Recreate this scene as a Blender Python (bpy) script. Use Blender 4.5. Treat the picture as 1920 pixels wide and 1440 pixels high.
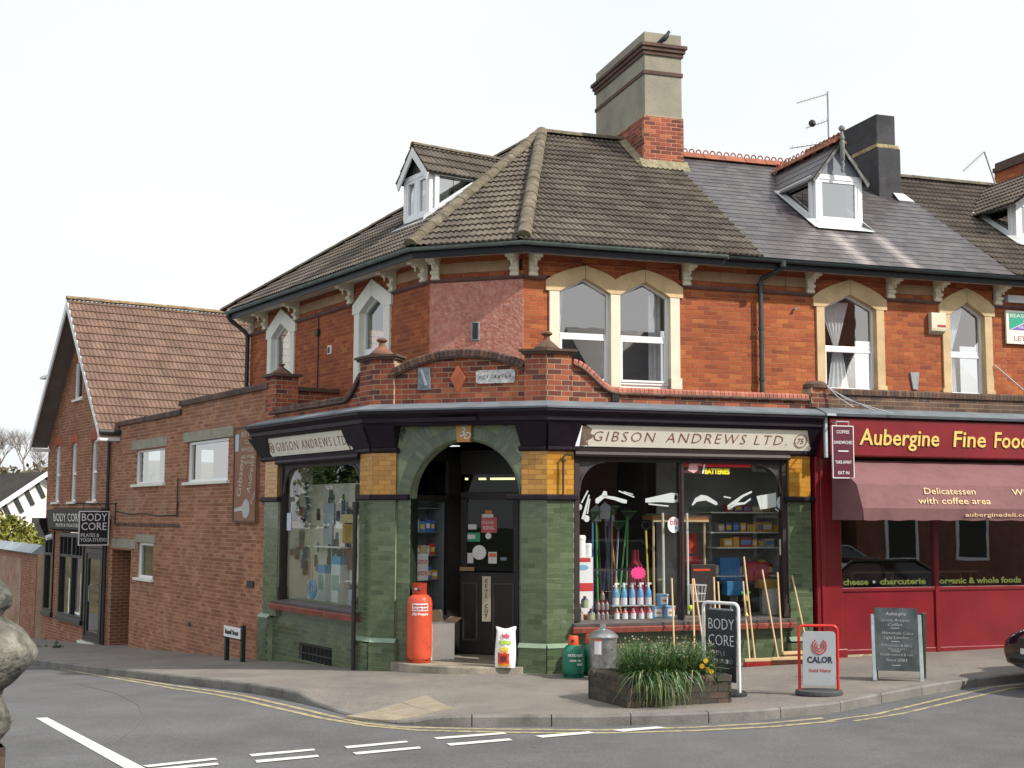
import bpy, bmesh, math, random
from mathutils import Matrix, Vector
from math import radians as R, sin, cos, pi, tan, atan2, sqrt, exp, log
random.seed(7)
sc = bpy.context.scene
for o in list(bpy.data.objects): bpy.data.objects.remove(o)
# ------------------------------------------------------------ camera, sky, sun, exposure
EYE = Vector((0, 0, 2.25))
cam_d = bpy.data.cameras.new('camera'); cam = bpy.data.objects.new('camera', cam_d)
sc.collection.objects.link(cam); sc.camera = cam
cam_d.sensor_width = 36; cam_d.lens = 36*2420/1920; cam_d.clip_end = 2000; cam_d.clip_start = .05
cam.matrix_world = Matrix.Translation(EYE) @ Matrix.Rotation(R(90+5.82), 4, 'X') @ Matrix.Rotation(R(.21), 4, 'Z')
SUN_AZ, SUN_EL = 118, 40
w = bpy.data.worlds.new('World'); sc.world = w; w.use_nodes = True
nt = w.node_tree; nt.nodes.clear()
out = nt.nodes.new('ShaderNodeOutputWorld'); bg = nt.nodes.new('ShaderNodeBackground')
sky = nt.nodes.new('ShaderNodeTexSky'); sky.sky_type = 'NISHITA'; sky.sun_disc = False
sky.sun_elevation = R(SUN_EL); sky.sun_rotation = R(SUN_AZ); sky.dust_density = 3; sky.altitude = 50
tc = nt.nodes.new('ShaderNodeTexCoord'); no = nt.nodes.new('ShaderNodeTexNoise')
mp = nt.nodes.new('ShaderNodeMapping'); mp.inputs['Scale'].default_value = (1.2, 1.2, 3)
no.inputs['Scale'].default_value = 1.3; no.inputs['Detail'].default_value = 4
rp = nt.nodes.new('ShaderNodeValToRGB')
rp.color_ramp.elements[0].position = .38; rp.color_ramp.elements[0].color = (.88, .955, .99, 1)
rp.color_ramp.elements[1].position = .6; rp.color_ramp.elements[1].color = (1, 1, 1, 1)
sc_n = nt.nodes.new('ShaderNodeMix'); sc_n.data_type = 'RGBA'; sc_n.blend_type = 'MULTIPLY'; sc_n.inputs[0].default_value = 1
sc_n.inputs[7].default_value = (9.9, 9.9, 9.9, 1)
mx = nt.nodes.new('ShaderNodeMix'); mx.data_type = 'RGBA'; mx.inputs[0].default_value = .86
nt.links.new(tc.outputs['Generated'], mp.inputs[0]); nt.links.new(mp.outputs[0], no.inputs['Vector'])
nt.links.new(no.outputs['Fac'], rp.inputs[0]); nt.links.new(rp.outputs[0], sc_n.inputs[6])
nt.links.new(sky.outputs[0], mx.inputs[6]); nt.links.new(sc_n.outputs[2], mx.inputs[7])
nt.links.new(mx.outputs[2], bg.inputs[0]); bg.inputs[1].default_value = .1
nt.links.new(bg.outputs[0], out.inputs[0])
sd = bpy.data.lights.new('sun', 'SUN'); sun = bpy.data.objects.new('sun', sd); sc.collection.objects.link(sun)
sd.energy = 4.5; sd.angle = R(1.2); sd.color = (1, .94, .84)
_a, _e = R(SUN_AZ), R(SUN_EL)
sv = Vector((sin(_a)*cos(_e), cos(_a)*cos(_e), sin(_e)))
sun.rotation_euler = sv.to_track_quat('Z', 'Y').to_euler()
sc.view_settings.view_transform = 'Standard'; sc.view_settings.look = 'None'
sc.view_settings.exposure = 0.18; sc.view_settings.gamma = 1
sc.view_settings.use_curve_mapping = False

# ------------------------------------------------------------ frames: x along facade, y inward, z up
def uvec(az): return Vector((sin(R(az)), cos(R(az)), 0))
def frame(x, y, az, z=0):
    u = uvec(az); n = Vector((-u.y, u.x, 0))
    return Matrix(((u.x, n.x, 0, x), (u.y, n.y, 0, y), (0, 0, 1, z), (0, 0, 0, 1)))
AR, AC, AL = 72.3, 107.8, 146.57
FR = frame(.512, 18.81, AR); FC = frame(-2.115, 19.653, AC); FL = frame(-2.115, 19.653, AL)
UR = frame(.173, 20.2, AR); UC = frame(-1.333, 20.684, AC); UL = frame(-1.333, 20.684, AL)
I4 = Matrix.Identity(4)
def Wp(M, s, y, z): return M @ Vector((s, y, z))

# ------------------------------------------------------------ materials
MATS = {}
def mat(name, col, rough=.75, var=.12, vs=2.0, bump=0., bs=40, metal=0., tone=None, dirt=None, coat=0, emit=None, spec=.5, objrand=0.):
    """procedural material; tone = list of colours picked by the per-piece 'tone' attribute; dirt=(colour, scale, amount)"""
    if name in MATS: return MATS[name]
    m = bpy.data.materials.new(name); m.use_nodes = True; MATS[name] = m
    t = m.node_tree; N = t.nodes; L = t.links
    b = N['Principled BSDF']; b.inputs['Roughness'].default_value = rough; b.inputs['Metallic'].default_value = metal
    b.inputs['Specular IOR Level'].default_value = spec
    if coat: b.inputs['Coat Weight'].default_value = coat; b.inputs['Coat Roughness'].default_value = .08
    geo = N.new('ShaderNodeNewGeometry')
    if tone:
        at = N.new('ShaderNodeAttribute'); at.attribute_name = 'tone'
        cr = N.new('ShaderNodeValToRGB'); cr.color_ramp.interpolation = 'LINEAR'
        while len(cr.color_ramp.elements) < len(tone): cr.color_ramp.elements.new(.5)
        for i, c in enumerate(tone):
            cr.color_ramp.elements[i].position = i/(len(tone)-1); cr.color_ramp.elements[i].color = (*c, 1)
        L.new(at.outputs['Fac'], cr.inputs[0]); src = cr.outputs[0]
    else:
        rgb = N.new('ShaderNodeRGB'); rgb.outputs[0].default_value = (*col, 1); src = rgb.outputs[0]
    if var:
        n1 = N.new('ShaderNodeTexNoise'); n1.inputs['Scale'].default_value = vs; n1.inputs['Detail'].default_value = 6
        n1.inputs['Roughness'].default_value = .65
        L.new(geo.outputs['Position'], n1.inputs['Vector'])
        mr = N.new('ShaderNodeMapRange'); mr.inputs[1].default_value = .3; mr.inputs[2].default_value = .7
        mr.inputs[3].default_value = 1-var*1.6; mr.inputs[4].default_value = 1+var*1.6
        L.new(n1.outputs['Fac'], mr.inputs[0])
        vm = N.new('ShaderNodeVectorMath'); vm.operation = 'SCALE'
        L.new(src, vm.inputs[0]); L.new(mr.outputs[0], vm.inputs['Scale']); src = vm.outputs[0]
    if dirt:
        dc, dsc, am = dirt
        n2 = N.new('ShaderNodeTexNoise'); n2.inputs['Scale'].default_value = dsc; n2.inputs['Detail'].default_value = 8
        n2.inputs['Roughness'].default_value = .7
        L.new(geo.outputs['Position'], n2.inputs['Vector'])
        r2 = N.new('ShaderNodeMapRange'); r2.inputs[1].default_value = 1-am-.12; r2.inputs[2].default_value = 1-am+.12
        L.new(n2.outputs['Fac'], r2.inputs[0])
        mm = N.new('ShaderNodeMix'); mm.data_type = 'RGBA'; mm.inputs[7].default_value = (*dc, 1)
        L.new(r2.outputs[0], mm.inputs[0]); L.new(src, mm.inputs[6]); src = mm.outputs[2]
    L.new(src, b.inputs['Base Color'])
    if bump:
        n3 = N.new('ShaderNodeTexNoise'); n3.inputs['Scale'].default_value = bs; n3.inputs['Detail'].default_value = 5
        L.new(geo.outputs['Position'], n3.inputs['Vector'])
        bp = N.new('ShaderNodeBump'); bp.inputs['Strength'].default_value = bump; bp.inputs['Distance'].default_value = .02
        L.new(n3.outputs['Fac'], bp.inputs['Height']); L.new(bp.outputs[0], b.inputs['Normal'])
    if emit:
        b.inputs['Emission Color'].default_value = (*emit[0], 1); b.inputs['Emission Strength'].default_value = emit[1]
    return m
def glass(name, refl, tint=(.9, .95, .95), rough=.01, wob=.0):
    if name in MATS: return MATS[name]
    m = bpy.data.materials.new(name); m.use_nodes = True; MATS[name] = m
    t = m.node_tree; N = t.nodes; L = t.links; N.clear()
    o = N.new('ShaderNodeOutputMaterial'); mxs = N.new('ShaderNodeMixShader')
    tr = N.new('ShaderNodeBsdfTransparent'); tr.inputs[0].default_value = (*tint, 1)
    gl = N.new('ShaderNodeBsdfGlossy'); gl.inputs['Roughness'].default_value = rough
    lw = N.new('ShaderNodeLayerWeight'); lw.inputs[0].default_value = .5
    pw = N.new('ShaderNodeMath'); pw.operation = 'POWER'; pw.inputs[1].default_value = 5
    L.new(lw.outputs['Facing'], pw.inputs[0])
    mr = N.new('ShaderNodeMapRange'); mr.inputs[1].default_value = 0; mr.inputs[2].default_value = 1
    mr.inputs[3].default_value = refl; mr.inputs[4].default_value = 1
    L.new(pw.outputs[0], mr.inputs[0]); L.new(mr.outputs[0], mxs.inputs[0])
    L.new(tr.outputs[0], mxs.inputs[1]); L.new(gl.outputs[0], mxs.inputs[2]); L.new(mxs.outputs[0], o.inputs[0])
    if wob:
        g = N.new('ShaderNodeNewGeometry'); n = N.new('ShaderNodeTexNoise'); n.inputs['Scale'].default_value = 1.3
        L.new(g.outputs['Position'], n.inputs['Vector'])
        bp = N.new('ShaderNodeBump'); bp.inputs['Strength'].default_value = wob; bp.inputs['Distance'].default_value = .02
        L.new(n.outputs['Fac'], bp.inputs['Height']); L.new(bp.outputs[0], gl.inputs['Normal']); L.new(bp.outputs[0], lw.inputs['Normal'])
    return m
# colours (linear)
m_brick = mat('facing_brick', None, .85, .16, 1.1, .25, 60, tone=[(.2,.045,.018),(.27,.062,.021),(.32,.078,.025),(.36,.1,.03),(.41,.13,.04)], dirt=((.16,.05,.035), .9, .22))
m_mortar = mat('red_mortar', (.42,.2,.1), .95, .15, 3)
m_pbrick = mat('parapet_brick', None, .85, .16, 1.6, .3, 60, tone=[(.085,.03,.025),(.15,.04,.028),(.27,.065,.035),(.33,.085,.04),(.4,.13,.06)], dirt=((.06,.05,.04), 1.6, .27))
m_pmortar = mat('pale_mortar', (.42,.32,.21), .95, .12, 5)
m_ybrick = mat('yard_brick', None, .9, .13, .8, .25, 60, tone=[(.22,.085,.045),(.265,.108,.058),(.3,.125,.068),(.335,.148,.082),(.38,.19,.11)], dirt=((.32,.19,.13), .55, .34))
m_ymortar = mat('yard_mortar', (.48,.34,.24), .95, .12, 2)
m_dkbrick = mat('dark_coping', None, .9, .2, 3, .4, 30, tone=[(.06,.04,.035),(.1,.06,.045),(.15,.08,.055)], dirt=((.16,.15,.1), 3, .3))
m_rcoping = mat('red_coping', None, .8, .15, 3, .2, 40, tone=[(.3,.1,.07),(.38,.13,.09),(.44,.17,.12)], dirt=((.12,.09,.06), 4, .3))
m_gtile = mat('green_glaze', None, .22, .08, 2.5, .06, 12, tone=[(.055,.08,.042),(.078,.108,.058),(.088,.122,.066),(.1,.138,.075),(.125,.162,.095)], coat=.3, dirt=((.055,.07,.045), 2.2, .24))
m_gjoint = mat('green_joint', (.24,.28,.18), .8, .2, 4)
m_ytile = mat('yellow_glaze', None, .25, .08, 2.5, .05, 12, tone=[(.38,.17,.022),(.5,.24,.035),(.55,.28,.05)], coat=.3)
m_yjoint = mat('yellow_joint', (.3,.17,.05), .8, .1, 4)
m_tileA = mat('concrete_tile', None, .9, .2, 1.3, .4, 45, tone=[(.08,.065,.053),(.1,.081,.066),(.118,.097,.078),(.14,.118,.096)], dirt=((.3,.28,.22), 13, .27))
m_tileG = mat('brown_tile', None, .9, .15, 2.5, .3, 45, tone=[(.15,.09,.066),(.17,.104,.077),(.19,.12,.09)], dirt=((.23,.16,.11), 5, .3))
m_slate = mat('slate', None, .42, .15, 3, .15, 30, tone=[(.06,.05,.056),(.078,.066,.072),(.1,.088,.092),(.085,.08,.082)], dirt=((.15,.13,.125), 1.2, .3))
m_hip = mat('hip_tile', None, .95, .25, 5, .5, 30, tone=[(.12,.1,.07),(.145,.122,.085)], dirt=((.33,.32,.26), 7, .33))
m_under = mat('roof_underlay', (.03,.027,.025), .95, .1)
m_ridge = mat('terracotta', (.3,.1,.055), .85, .25, 4, .2, 30)
m_stone = mat('bath_stone', (.6,.44,.25), .85, .14, 2, .2, 40, dirt=((.36,.23,.11), 3, .3))
m_cream = mat('cream_paint', (.72,.68,.54), .6, .06, 3, .05, 30, dirt=((.5,.45,.3), 5, .2))
m_creamL = mat('white_stone_paint', (.74,.74,.66), .6, .05, 3, .05, 30, dirt=((.5,.5,.4), 4, .22))
m_pvc = mat('white_pvc', (.82,.83,.85), .3, .02, 2)
m_black = mat('black_paint', (.012,.012,.018), .45, .15, 5, spec=.3)
m_gut = mat('gutter_green', (.03,.045,.05), .4, .15, 5)
m_gutg = mat('gutter_grey', (.16,.2,.19), .5, .2, 8)
m_purple = mat('dark_cornice', (.014,.008,.016), .5, .25, 4, .1, 20, dirt=((.3,.2,.16), 4, .17), spec=.25)
m_brown = mat('brown_timber', (.024,.013,.012), .6, .2, 6, .1, 20)
m_lead = mat('lead', (.15,.175,.2), .6, .15, 3, .15, 15, dirt=((.12,.12,.12), 4, .28))
m_sand = mat('frieze_stone', (.36,.23,.13), .85, .12, 3, .1, 30)
m_course = mat('string_course', (.13,.065,.055), .85, .2, 4, .3, 30)
m_pink = mat('pink_render', (.47,.18,.135), .95, .12, 3, .8, 22, dirt=((.64,.34,.28), 13, .45))
m_iron = mat('iron', (.025,.025,.025), .6, .2, 8)
m_grey = mat('grey_metal', (.3,.33,.35), .5, .15, 8)
m_render = mat('grey_render', (.3,.275,.215), .95, .12, 1.2, .3, 40, dirt=((.19,.195,.165), 1.5, .38))
m_drender = mat('dark_render', (.05,.05,.055), .95, .25, 2, .4, 30, dirt=((.1,.1,.1), 3, .3))
m_red = mat('deli_red', (.19,.008,.014), .38, .14, 1.5, .05, 8, coat=.2, dirt=((.12,.012,.014), 3, .27))
m_dred = mat('deli_dark_red', (.09,.006,.012), .5, .1, 2)
m_awn = mat('awning_cloth', (.2,.092,.1), .9, .14, 2, .25, 12, dirt=((.14,.058,.065), 2, .35))
m_signc = mat('sign_cream', (.74,.7,.6), .55, .05, 3, dirt=((.42,.34,.24), 6, .16))
m_signtx = mat('sign_brown_letters', (.2,.06,.025), .6, .05)
m_gold = mat('gold_letters', (.75,.52,.14), .5, .05)
m_white = mat('white_plain', (.78,.78,.78), .5, .03)
m_yg = mat('lime_letters', (.42,.5,.12), .5, .03)
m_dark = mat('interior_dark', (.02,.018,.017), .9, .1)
m_inter = mat('interior_wall', (.26,.25,.22), .9, .1)
m_wood = mat('pale_wood', (.55,.38,.2), .6, .1, 8)
m_curt = mat('net_curtain', (.85,.86,.88), .9, .05, 8)
m_g_up = glass('window_glass', .36, (.92,.94,.95), wob=.05)
m_g_shop = glass('shop_glass', .07, (.97,.98,.98), wob=.04)
m_g_deli = glass('deli_glass', .24, (.6,.65,.65), wob=.03)
m_g_lt = glass('pale_glass', .55, (.7,.78,.8), wob=.04)

# mineral run-off streaks on the slates under the deli dormer (a mark of its own shape: two bands running down the slope)
def streaks(m):
    t=m.node_tree;N=t.nodes;L=t.links;b=N['Principled BSDF'];src=b.inputs['Base Color'].links[0].from_socket
    g=N.new('ShaderNodeNewGeometry');u=uvec(AR);P=UR.translation;n=Vector((-u.y,u.x,0))
    def dot(v):
        d=N.new('ShaderNodeVectorMath');d.operation='DOT_PRODUCT';s_=N.new('ShaderNodeVectorMath');s_.operation='SUBTRACT';s_.inputs[1].default_value=P
        L.new(g.outputs['Position'],s_.inputs[0]);L.new(s_.outputs[0],d.inputs[0]);d.inputs[1].default_value=v;return d.outputs['Value']
    def math_(op,a,b_=None,c=None):
        k=N.new('ShaderNodeMath');k.operation=op
        for i,x in enumerate((a,b_,c)):
            if x is None: continue
            if isinstance(x,(int,float)): k.inputs[i].default_value=x
            else: L.new(x,k.inputs[i])
        return k.outputs[0]
    no_=N.new('ShaderNodeTexNoise');no_.inputs['Scale'].default_value=5;L.new(g.outputs['Position'],no_.inputs['Vector'])
    s0=math_('ADD',dot(u),math_('MULTIPLY',no_.outputs['Fac'],.16));s1=dot(n);tot=0
    for c in (6.02,6.95):
        k=math_('SUBTRACT',1,math_('DIVIDE',math_('ABSOLUTE',math_('SUBTRACT',s0,c+.08)),.22));k=math_('MAXIMUM',k,0);tot=k if tot==0 else math_('ADD',tot,k)
    low=N.new('ShaderNodeMapRange');low.inputs[1].default_value=.85;low.inputs[2].default_value=.6;low.inputs[3].default_value=0;low.inputs[4].default_value=.8;L.new(s1,low.inputs[0])
    f=math_('MULTIPLY',tot,low.outputs[0]);mm=N.new('ShaderNodeMix');mm.data_type='RGBA';mm.inputs[7].default_value=(.36,.32,.31,1)
    L.new(f,mm.inputs[0]);L.new(src,mm.inputs[6]);L.new(mm.outputs[2],b.inputs['Base Color'])
streaks(m_slate)
# ------------------------------------------------------------ mesh builder
WM = {}      # world matrices of every object made here
def wmat(o): return WM.get(o.name, I4)
class MB:
    def __init__(s, M=I4): s.v=[]; s.f=[]; s.t=[]; s.m=[]; s.M=M; s.mi=0
    def add(s, vs, fs, tone=.5):
        b=len(s.v); s.v += [s.M @ Vector(v) for v in vs]
        for f in fs: s.f.append([b+i for i in f]); s.t.append(tone); s.m.append(s.mi)
        return s
    def box(s, x0,x1,y0,y1,z0,z1, tone=.5, back=True):
        v=[(x0,y0,z0),(x1,y0,z0),(x1,y1,z0),(x0,y1,z0),(x0,y0,z1),(x1,y0,z1),(x1,y1,z1),(x0,y1,z1)]
        f=[(0,1,5,4),(1,2,6,5),(3,0,4,7),(4,5,6,7),(3,2,1,0)]
        if back: f.append((2,3,7,6))
        return s.add(v,f,tone)
    def prism(s, poly, y0, y1, tone=.5):
        """poly in (x,z), extruded along y"""
        n=len(poly); a=sum(poly[i][0]*poly[(i+1)%n][1]-poly[(i+1)%n][0]*poly[i][1] for i in range(n))
        if a<0: poly=poly[::-1]
        v=[(x,y0,z) for x,z in poly]+[(x,y1,z) for x,z in poly]
        f=[tuple(range(n)), tuple(range(2*n-1,n-1,-1))]+[(i,i+n,(i+1)%n+n,(i+1)%n) for i in range(n)]
        return s.add(v,f,tone)
    def prismx(s, poly, x0, x1, tone=.5):
        """profile poly in (y,z), extruded along x"""
        n=len(poly); v=[(x0,y,z) for y,z in poly]+[(x1,y,z) for y,z in poly]
        f=[tuple(range(n)), tuple(range(2*n-1,n-1,-1))]+[(i,i+n,(i+1)%n+n,(i+1)%n) for i in range(n)]
        return s.add(v,f,tone)
    def prismz(s, poly, z0, z1, tone=.5):
        n=len(poly); v=[(x,y,z0) for x,y in poly]+[(x,y,z1) for x,y in poly]
        f=[tuple(range(n-1,-1,-1)), tuple(range(n,2*n))]+[(i,(i+1)%n,(i+1)%n+n,i+n) for i in range(n)]
        return s.add(v,f,tone)
    def tube(s, pts, r, n=8, r2=None, tone=.5, cap=True):
        pts=[Vector(p) for p in pts]; rings=[]; k=len(pts); v=[]; f=[]
        up=None
        for i,p in enumerate(pts):
            d=(pts[min(i+1,k-1)]-pts[max(i-1,0)]).normalized()
            if up is None: up = Vector((0,0,1)) if abs(d.z)<.9 else Vector((1,0,0))
            a=d.cross(up).normalized(); b=a.cross(d).normalized(); up=b
            rr=r[i] if isinstance(r,(list,tuple)) else (r if r2 is None else r+(r2-r)*i/(k-1))
            for j in range(n):
                an=2*pi*j/n; v.append(p+a*cos(an)*rr+b*sin(an)*rr)
        for i in range(k-1):
            for j in range(n):
                f.append((i*n+j,i*n+(j+1)%n,(i+1)*n+(j+1)%n,(i+1)*n+j))
        if cap: f.append(tuple(range(n-1,-1,-1))); f.append(tuple(range((k-1)*n,k*n)))
        return s.add(v,f,tone)
    def lathe(s, prof, c=(0,0,0), n=24, tone=.5, sq=None):
        v=[];f=[];k=len(prof)
        for r,z in prof:
            for j in range(n):
                an=2*pi*j/n
                if sq: # square-ish section
                    an=pi/4+2*pi*j/4; v.append((c[0]+cos(an)*r*1.414,c[1]+sin(an)*r*1.414,c[2]+z))
                else: v.append((c[0]+cos(an)*r,c[1]+sin(an)*r,c[2]+z))
        for i in range(k-1):
            for j in range(n): f.append((i*n+j,i*n+(j+1)%n,(i+1)*n+(j+1)%n,(i+1)*n+j))
        f.append(tuple(range(n-1,-1,-1))); f.append(tuple(range((k-1)*n,k*n)))
        return s.add(v,f,tone)
    def quad(s,a,b,c,d,tone=.5): return s.add([a,b,c,d],[(0,1,2,3)],tone)
    def sphere(s,c,r,n=12,k=8,tone=.5):
        return s.lathe([(max(.001,r*sin(pi*i/k)),-r*cos(pi*i/k)) for i in range(k+1)],c,n,tone)
    def mesh(s,name,mats,inv=None):
        me=bpy.data.meshes.new(name); vs=[tuple(inv@v) for v in s.v] if inv is not None else [tuple(v) for v in s.v]
        me.from_pydata(vs,[],s.f)
        if not isinstance(mats,(list,tuple)): mats=[mats]
        for m in mats: me.materials.append(m)
        a=me.attributes.new('tone','FLOAT','FACE'); a.data.foreach_set('value',s.t)
        if len(mats)>1: me.polygons.foreach_set('material_index',s.m)
        me.update(); return me
    def build(s,name,mats,parent=None,smooth=False,bevel=0,kind=None,label=None,cut=None):
        inv = wmat(parent).inverted() if parent else None
        me=s.mesh(name,mats,inv); o=bpy.data.objects.new(name,me); sc.collection.objects.link(o)
        if parent: o.parent=parent; WM[o.name]=wmat(parent)
        if smooth: smoothen(me, 40 if smooth is True else smooth)
        if bevel:
            b=o.modifiers.new('bevel','BEVEL'); b.width=bevel; b.segments=2; b.limit_method='ANGLE'
        if kind: o['kind']=kind
        if label: o['label']=label
        return o
def smoothen(me, ang=40):
    me.polygons.foreach_set('use_smooth',[True]*len(me.polygons))
    bm=bmesh.new(); bm.from_mesh(me)
    for e in bm.edges:
        if len(e.link_faces)==2 and e.calc_face_angle(0)>R(ang): e.smooth=False
    bm.to_mesh(me); bm.free()
def tag(o,label,cat,group=None):
    o['label']=label; o['category']=cat
    if group: o['group']=group
    return o
def struct(o): o['kind']='structure'; return o
def thing(name,label,cat,M=I4,group=None):
    o=bpy.data.objects.new(name,None); o.empty_display_size=.2; sc.collection.objects.link(o)
    o.matrix_world=M; WM[o.name]=M.copy(); tag(o,label,cat,group); return o
def link_piece(name,me,parent,M):
    o=bpy.data.objects.new(name,me); sc.collection.objects.link(o); o.parent=parent
    o.matrix_local=wmat(parent).inverted()@M; WM[o.name]=M.copy(); return o
def copy_tree(o, M, label=None, group=None):
    base=WM[o.name].inverted()
    r=o.copy(); sc.collection.objects.link(r); r.matrix_world=M; WM[r.name]=M.copy()
    if label: r['label']=label
    if group: r['group']=group
    def rec(a,b):
        for c in a.children:
            d=c.copy(); sc.collection.objects.link(d); d.parent=b; rec(c,d)
    rec(o,r); return r
USED={}
class Pieces:
    """collects alike pieces; the biggest in view become objects of their own, the rest one joined part"""
    def __init__(s,name,root,parent,mats,variants,limit=300):
        s.name,s.root,s.parent,s.mats,s.limit=name,root,parent,mats,limit
        s.var=[v.mesh(name,mats) for v in variants]; s.src=variants; s.L=[]; s.cut=MB()
    def put(s,M,v=None): s.L.append((M,random.randrange(len(s.var)) if v is None else v))
    def done(s):
        k=(s.root.name,s.name); s.L.sort(key=lambda a:(a[0].translation-EYE).length)
        room=max(0,s.limit-USED.get(k,0)); USED[k]=USED.get(k,0)+min(room,len(s.L))
        for M,v in s.L[:room]: link_piece(s.name,s.var[v],s.parent,M)
        mb=s.cut; mb.M=I4
        for M,v in s.L[room:]:
            q=s.src[v]; b=len(mb.v); mb.v+=[M@p for p in q.v]
            for f in q.f: mb.f.append([b+i for i in f])
            mb.t+=q.t; mb.m+=q.m
        if mb.f:
            par = s.root
            mb.build(s.name+'_field' if False else s.name+'work',s.mats,par,kind='stuff')
def brick_variants(L,H,D,n=10):
    r=[]
    for i in range(n):
        c=.004
        m=MB(); m.box(0,L,0,D,0,H,tone=(i+.5)/n,back=False); r.append(m)
    return r
class Brickwork:
    def __init__(s,name,root,wall_name,mats,L=.215,H=.065,J=.01,D=.03,T=.3,limit=300,weights=None,proud=.004):
        s.name,s.root,s.mb,s.mm=name,root,mats[0],mats[1]
        s.L,s.H,s.J,s.D,s.T,s.proud=L,H,J,D,T,proud
        s.walls=[]; s.n=10; s.wallname=wall_name; s.limit=limit
        s.tiles=[]; s.cut=MB(); s.weights=weights or [1]*10
    def face(s,M,s0,s1,z0,z1,holes=None,d=0,T=None,half=0.,phase=0,tone=None,mort=True):
        """bricks on plane y=-d of frame M"""
        T=T or s.T; P=s.H+s.J; k=0; z=z0; s.wall=MB(M); s.walls.append(s.wall); s.cut.M=M
        while z<z1-.005:
            h=min(s.H,z1-z-.002); zm=z+h/2
            iv=[(s0,s1)]
            if holes:
                for a,b in holes(zm):
                    nv=[]
                    for p,q in iv:
                        if b<=p or a>=q: nv.append((p,q)); continue
                        if a>p: nv.append((p,a))
                        if b<q: nv.append((b,q))
                    iv=nv
            for p,q in iv:
                if q-p<.01: continue
                if mort: s.wall.box(p,q,-d+s.proud,-d+T,z,min(z+P,z1))
                x=s0-s.L+(0 if (k+phase)%2 else (s.L+s.J)/2)
                while x<q:
                    a,b=max(x,p),min(x+s.L,q)
                    if b-a>.02:
                        tn=random.choices(range(s.n),s.weights)[0] if tone is None else tone
                        jit=random.uniform(-.0015,.0015)
                        if b-a>s.L-.001 and h>s.H-.001:
                            s.tiles.append((M@Matrix.Translation((a,-d+jit,z)),tn))
                        else:
                            s.cut.box(a,b,-d+jit,-d+s.D,z,z+h,tone=(tn+.5)/s.n,back=False)
                    x+=s.L+s.J
            z+=P; k+=1
    def done(s):
        ws=[q.build(s.wallname,s.mm,s.root) for q in s.walls if q.f]; wall=ws[0]
        p=Pieces(s.name,s.root,wall,s.mb,brick_variants(s.L,s.H,s.D,s.n),s.limit)
        for M,v in s.tiles: p.put(M,v)
        p.cut=s.cut; p.done(); return wall
def text(st,size,M,x,z,matr,parent,name='lettering',align='LEFT',sp=1,shear=0,ext=.002,xs=1,d=0.0,rot=0,bold=0,label=None,width=None):
    """flat raised lettering on plane y=-d of frame M"""
    c=bpy.data.curves.new(name,'FONT'); c.body=st; c.size=size; c.align_x=align; c.space_character=sp; c.shear=shear
    c.extrude=ext; c.resolution_u=2; c.offset=bold
    o=bpy.data.objects.new(name,c); me=bpy.data.meshes.new_from_object(o); bpy.data.objects.remove(o)
    B=Matrix(((xs,0,0,0),(0,0,-1,0),(0,1,0,0),(0,0,0,1)))
    if width:
        xsv=[v.co.x for v in me.vertices]; k=width/max(1e-6,(max(xsv)-min(xsv)))
        B=Matrix(((k,0,0,0),(0,0,-1,0),(0,1,0,0),(0,0,0,1)))
    T=M@Matrix.Translation((x,-d,z))@Matrix.Rotation(rot,4,'Y')@B
    me.transform(wmat(parent).inverted()@T)
    me.materials.clear(); me.materials.append(matr)
    q=bpy.data.objects.new(name,me); sc.collection.objects.link(q); q.parent=parent; WM[q.name]=wmat(parent)
    if label: q['label']=label
    return q
# ------------------------------------------------------------ ground
def softp(t,k): return t if t/k>30 else log(1+exp(t/k))*k
def gh(x,y):
    t=-((x+2.115)*.551-(y-19.653)*.8345)
    return -.056*softp(t+1.2,.5)+.022*max(0,min(x,9)-1.0)+.0*y
def fine_asphalt(name,col,dirt,dsc,am,sp):
    m=mat(name,col,.88,.10,1.2,.35,160,dirt=(dirt,dsc,am)); return m
m_road=fine_asphalt('road_asphalt',(.12,.12,.125),(.078,.078,.08),.28,.42,1)
m_pave=fine_asphalt('pavement_tarmac',(.21,.187,.166),(.14,.13,.122),.7,.42,1)
m_kerb=mat('kerb_granite',(.2,.19,.175),.85,.15,6,.35,50,dirt=((.08,.075,.07),3,.42))
m_wline=mat('white_paint_line',(.68,.68,.64),.7,.05,4,.2,80,dirt=((.15,.15,.15),14,.30))
m_yline=mat('yellow_paint_line',(.43,.36,.2),.7,.08,4,.2,80,dirt=((.12,.12,.115),9,.44))
m_slab=mat('buff_slab',(.29,.25,.185),.85,.12,5,.2,50,dirt=((.25,.2,.15),4,.4))
for m in (m_road,m_pave):   # aggregate speckle
    t=m.node_tree;N=t.nodes;L=t.links;b=N['Principled BSDF'];src=b.inputs['Base Color'].links[0].from_socket
    v=N.new('ShaderNodeTexNoise');v.inputs['Scale'].default_value=55;v.inputs['Detail'].default_value=3
    g=N.new('ShaderNodeNewGeometry');L.new(g.outputs['Position'],v.inputs['Vector'])
    mr=N.new('ShaderNodeMapRange');mr.inputs[1].default_value=.3;mr.inputs[2].default_value=.7;mr.inputs[3].default_value=.72;mr.inputs[4].default_value=1.28
    L.new(v.outputs['Fac'],mr.inputs[0]);vm=N.new('ShaderNodeVectorMath');vm.operation='SCALE'
    L.new(src,vm.inputs[0]);L.new(mr.outputs[0],vm.inputs['Scale']);L.new(vm.outputs[0],b.inputs['Base Color'])
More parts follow.
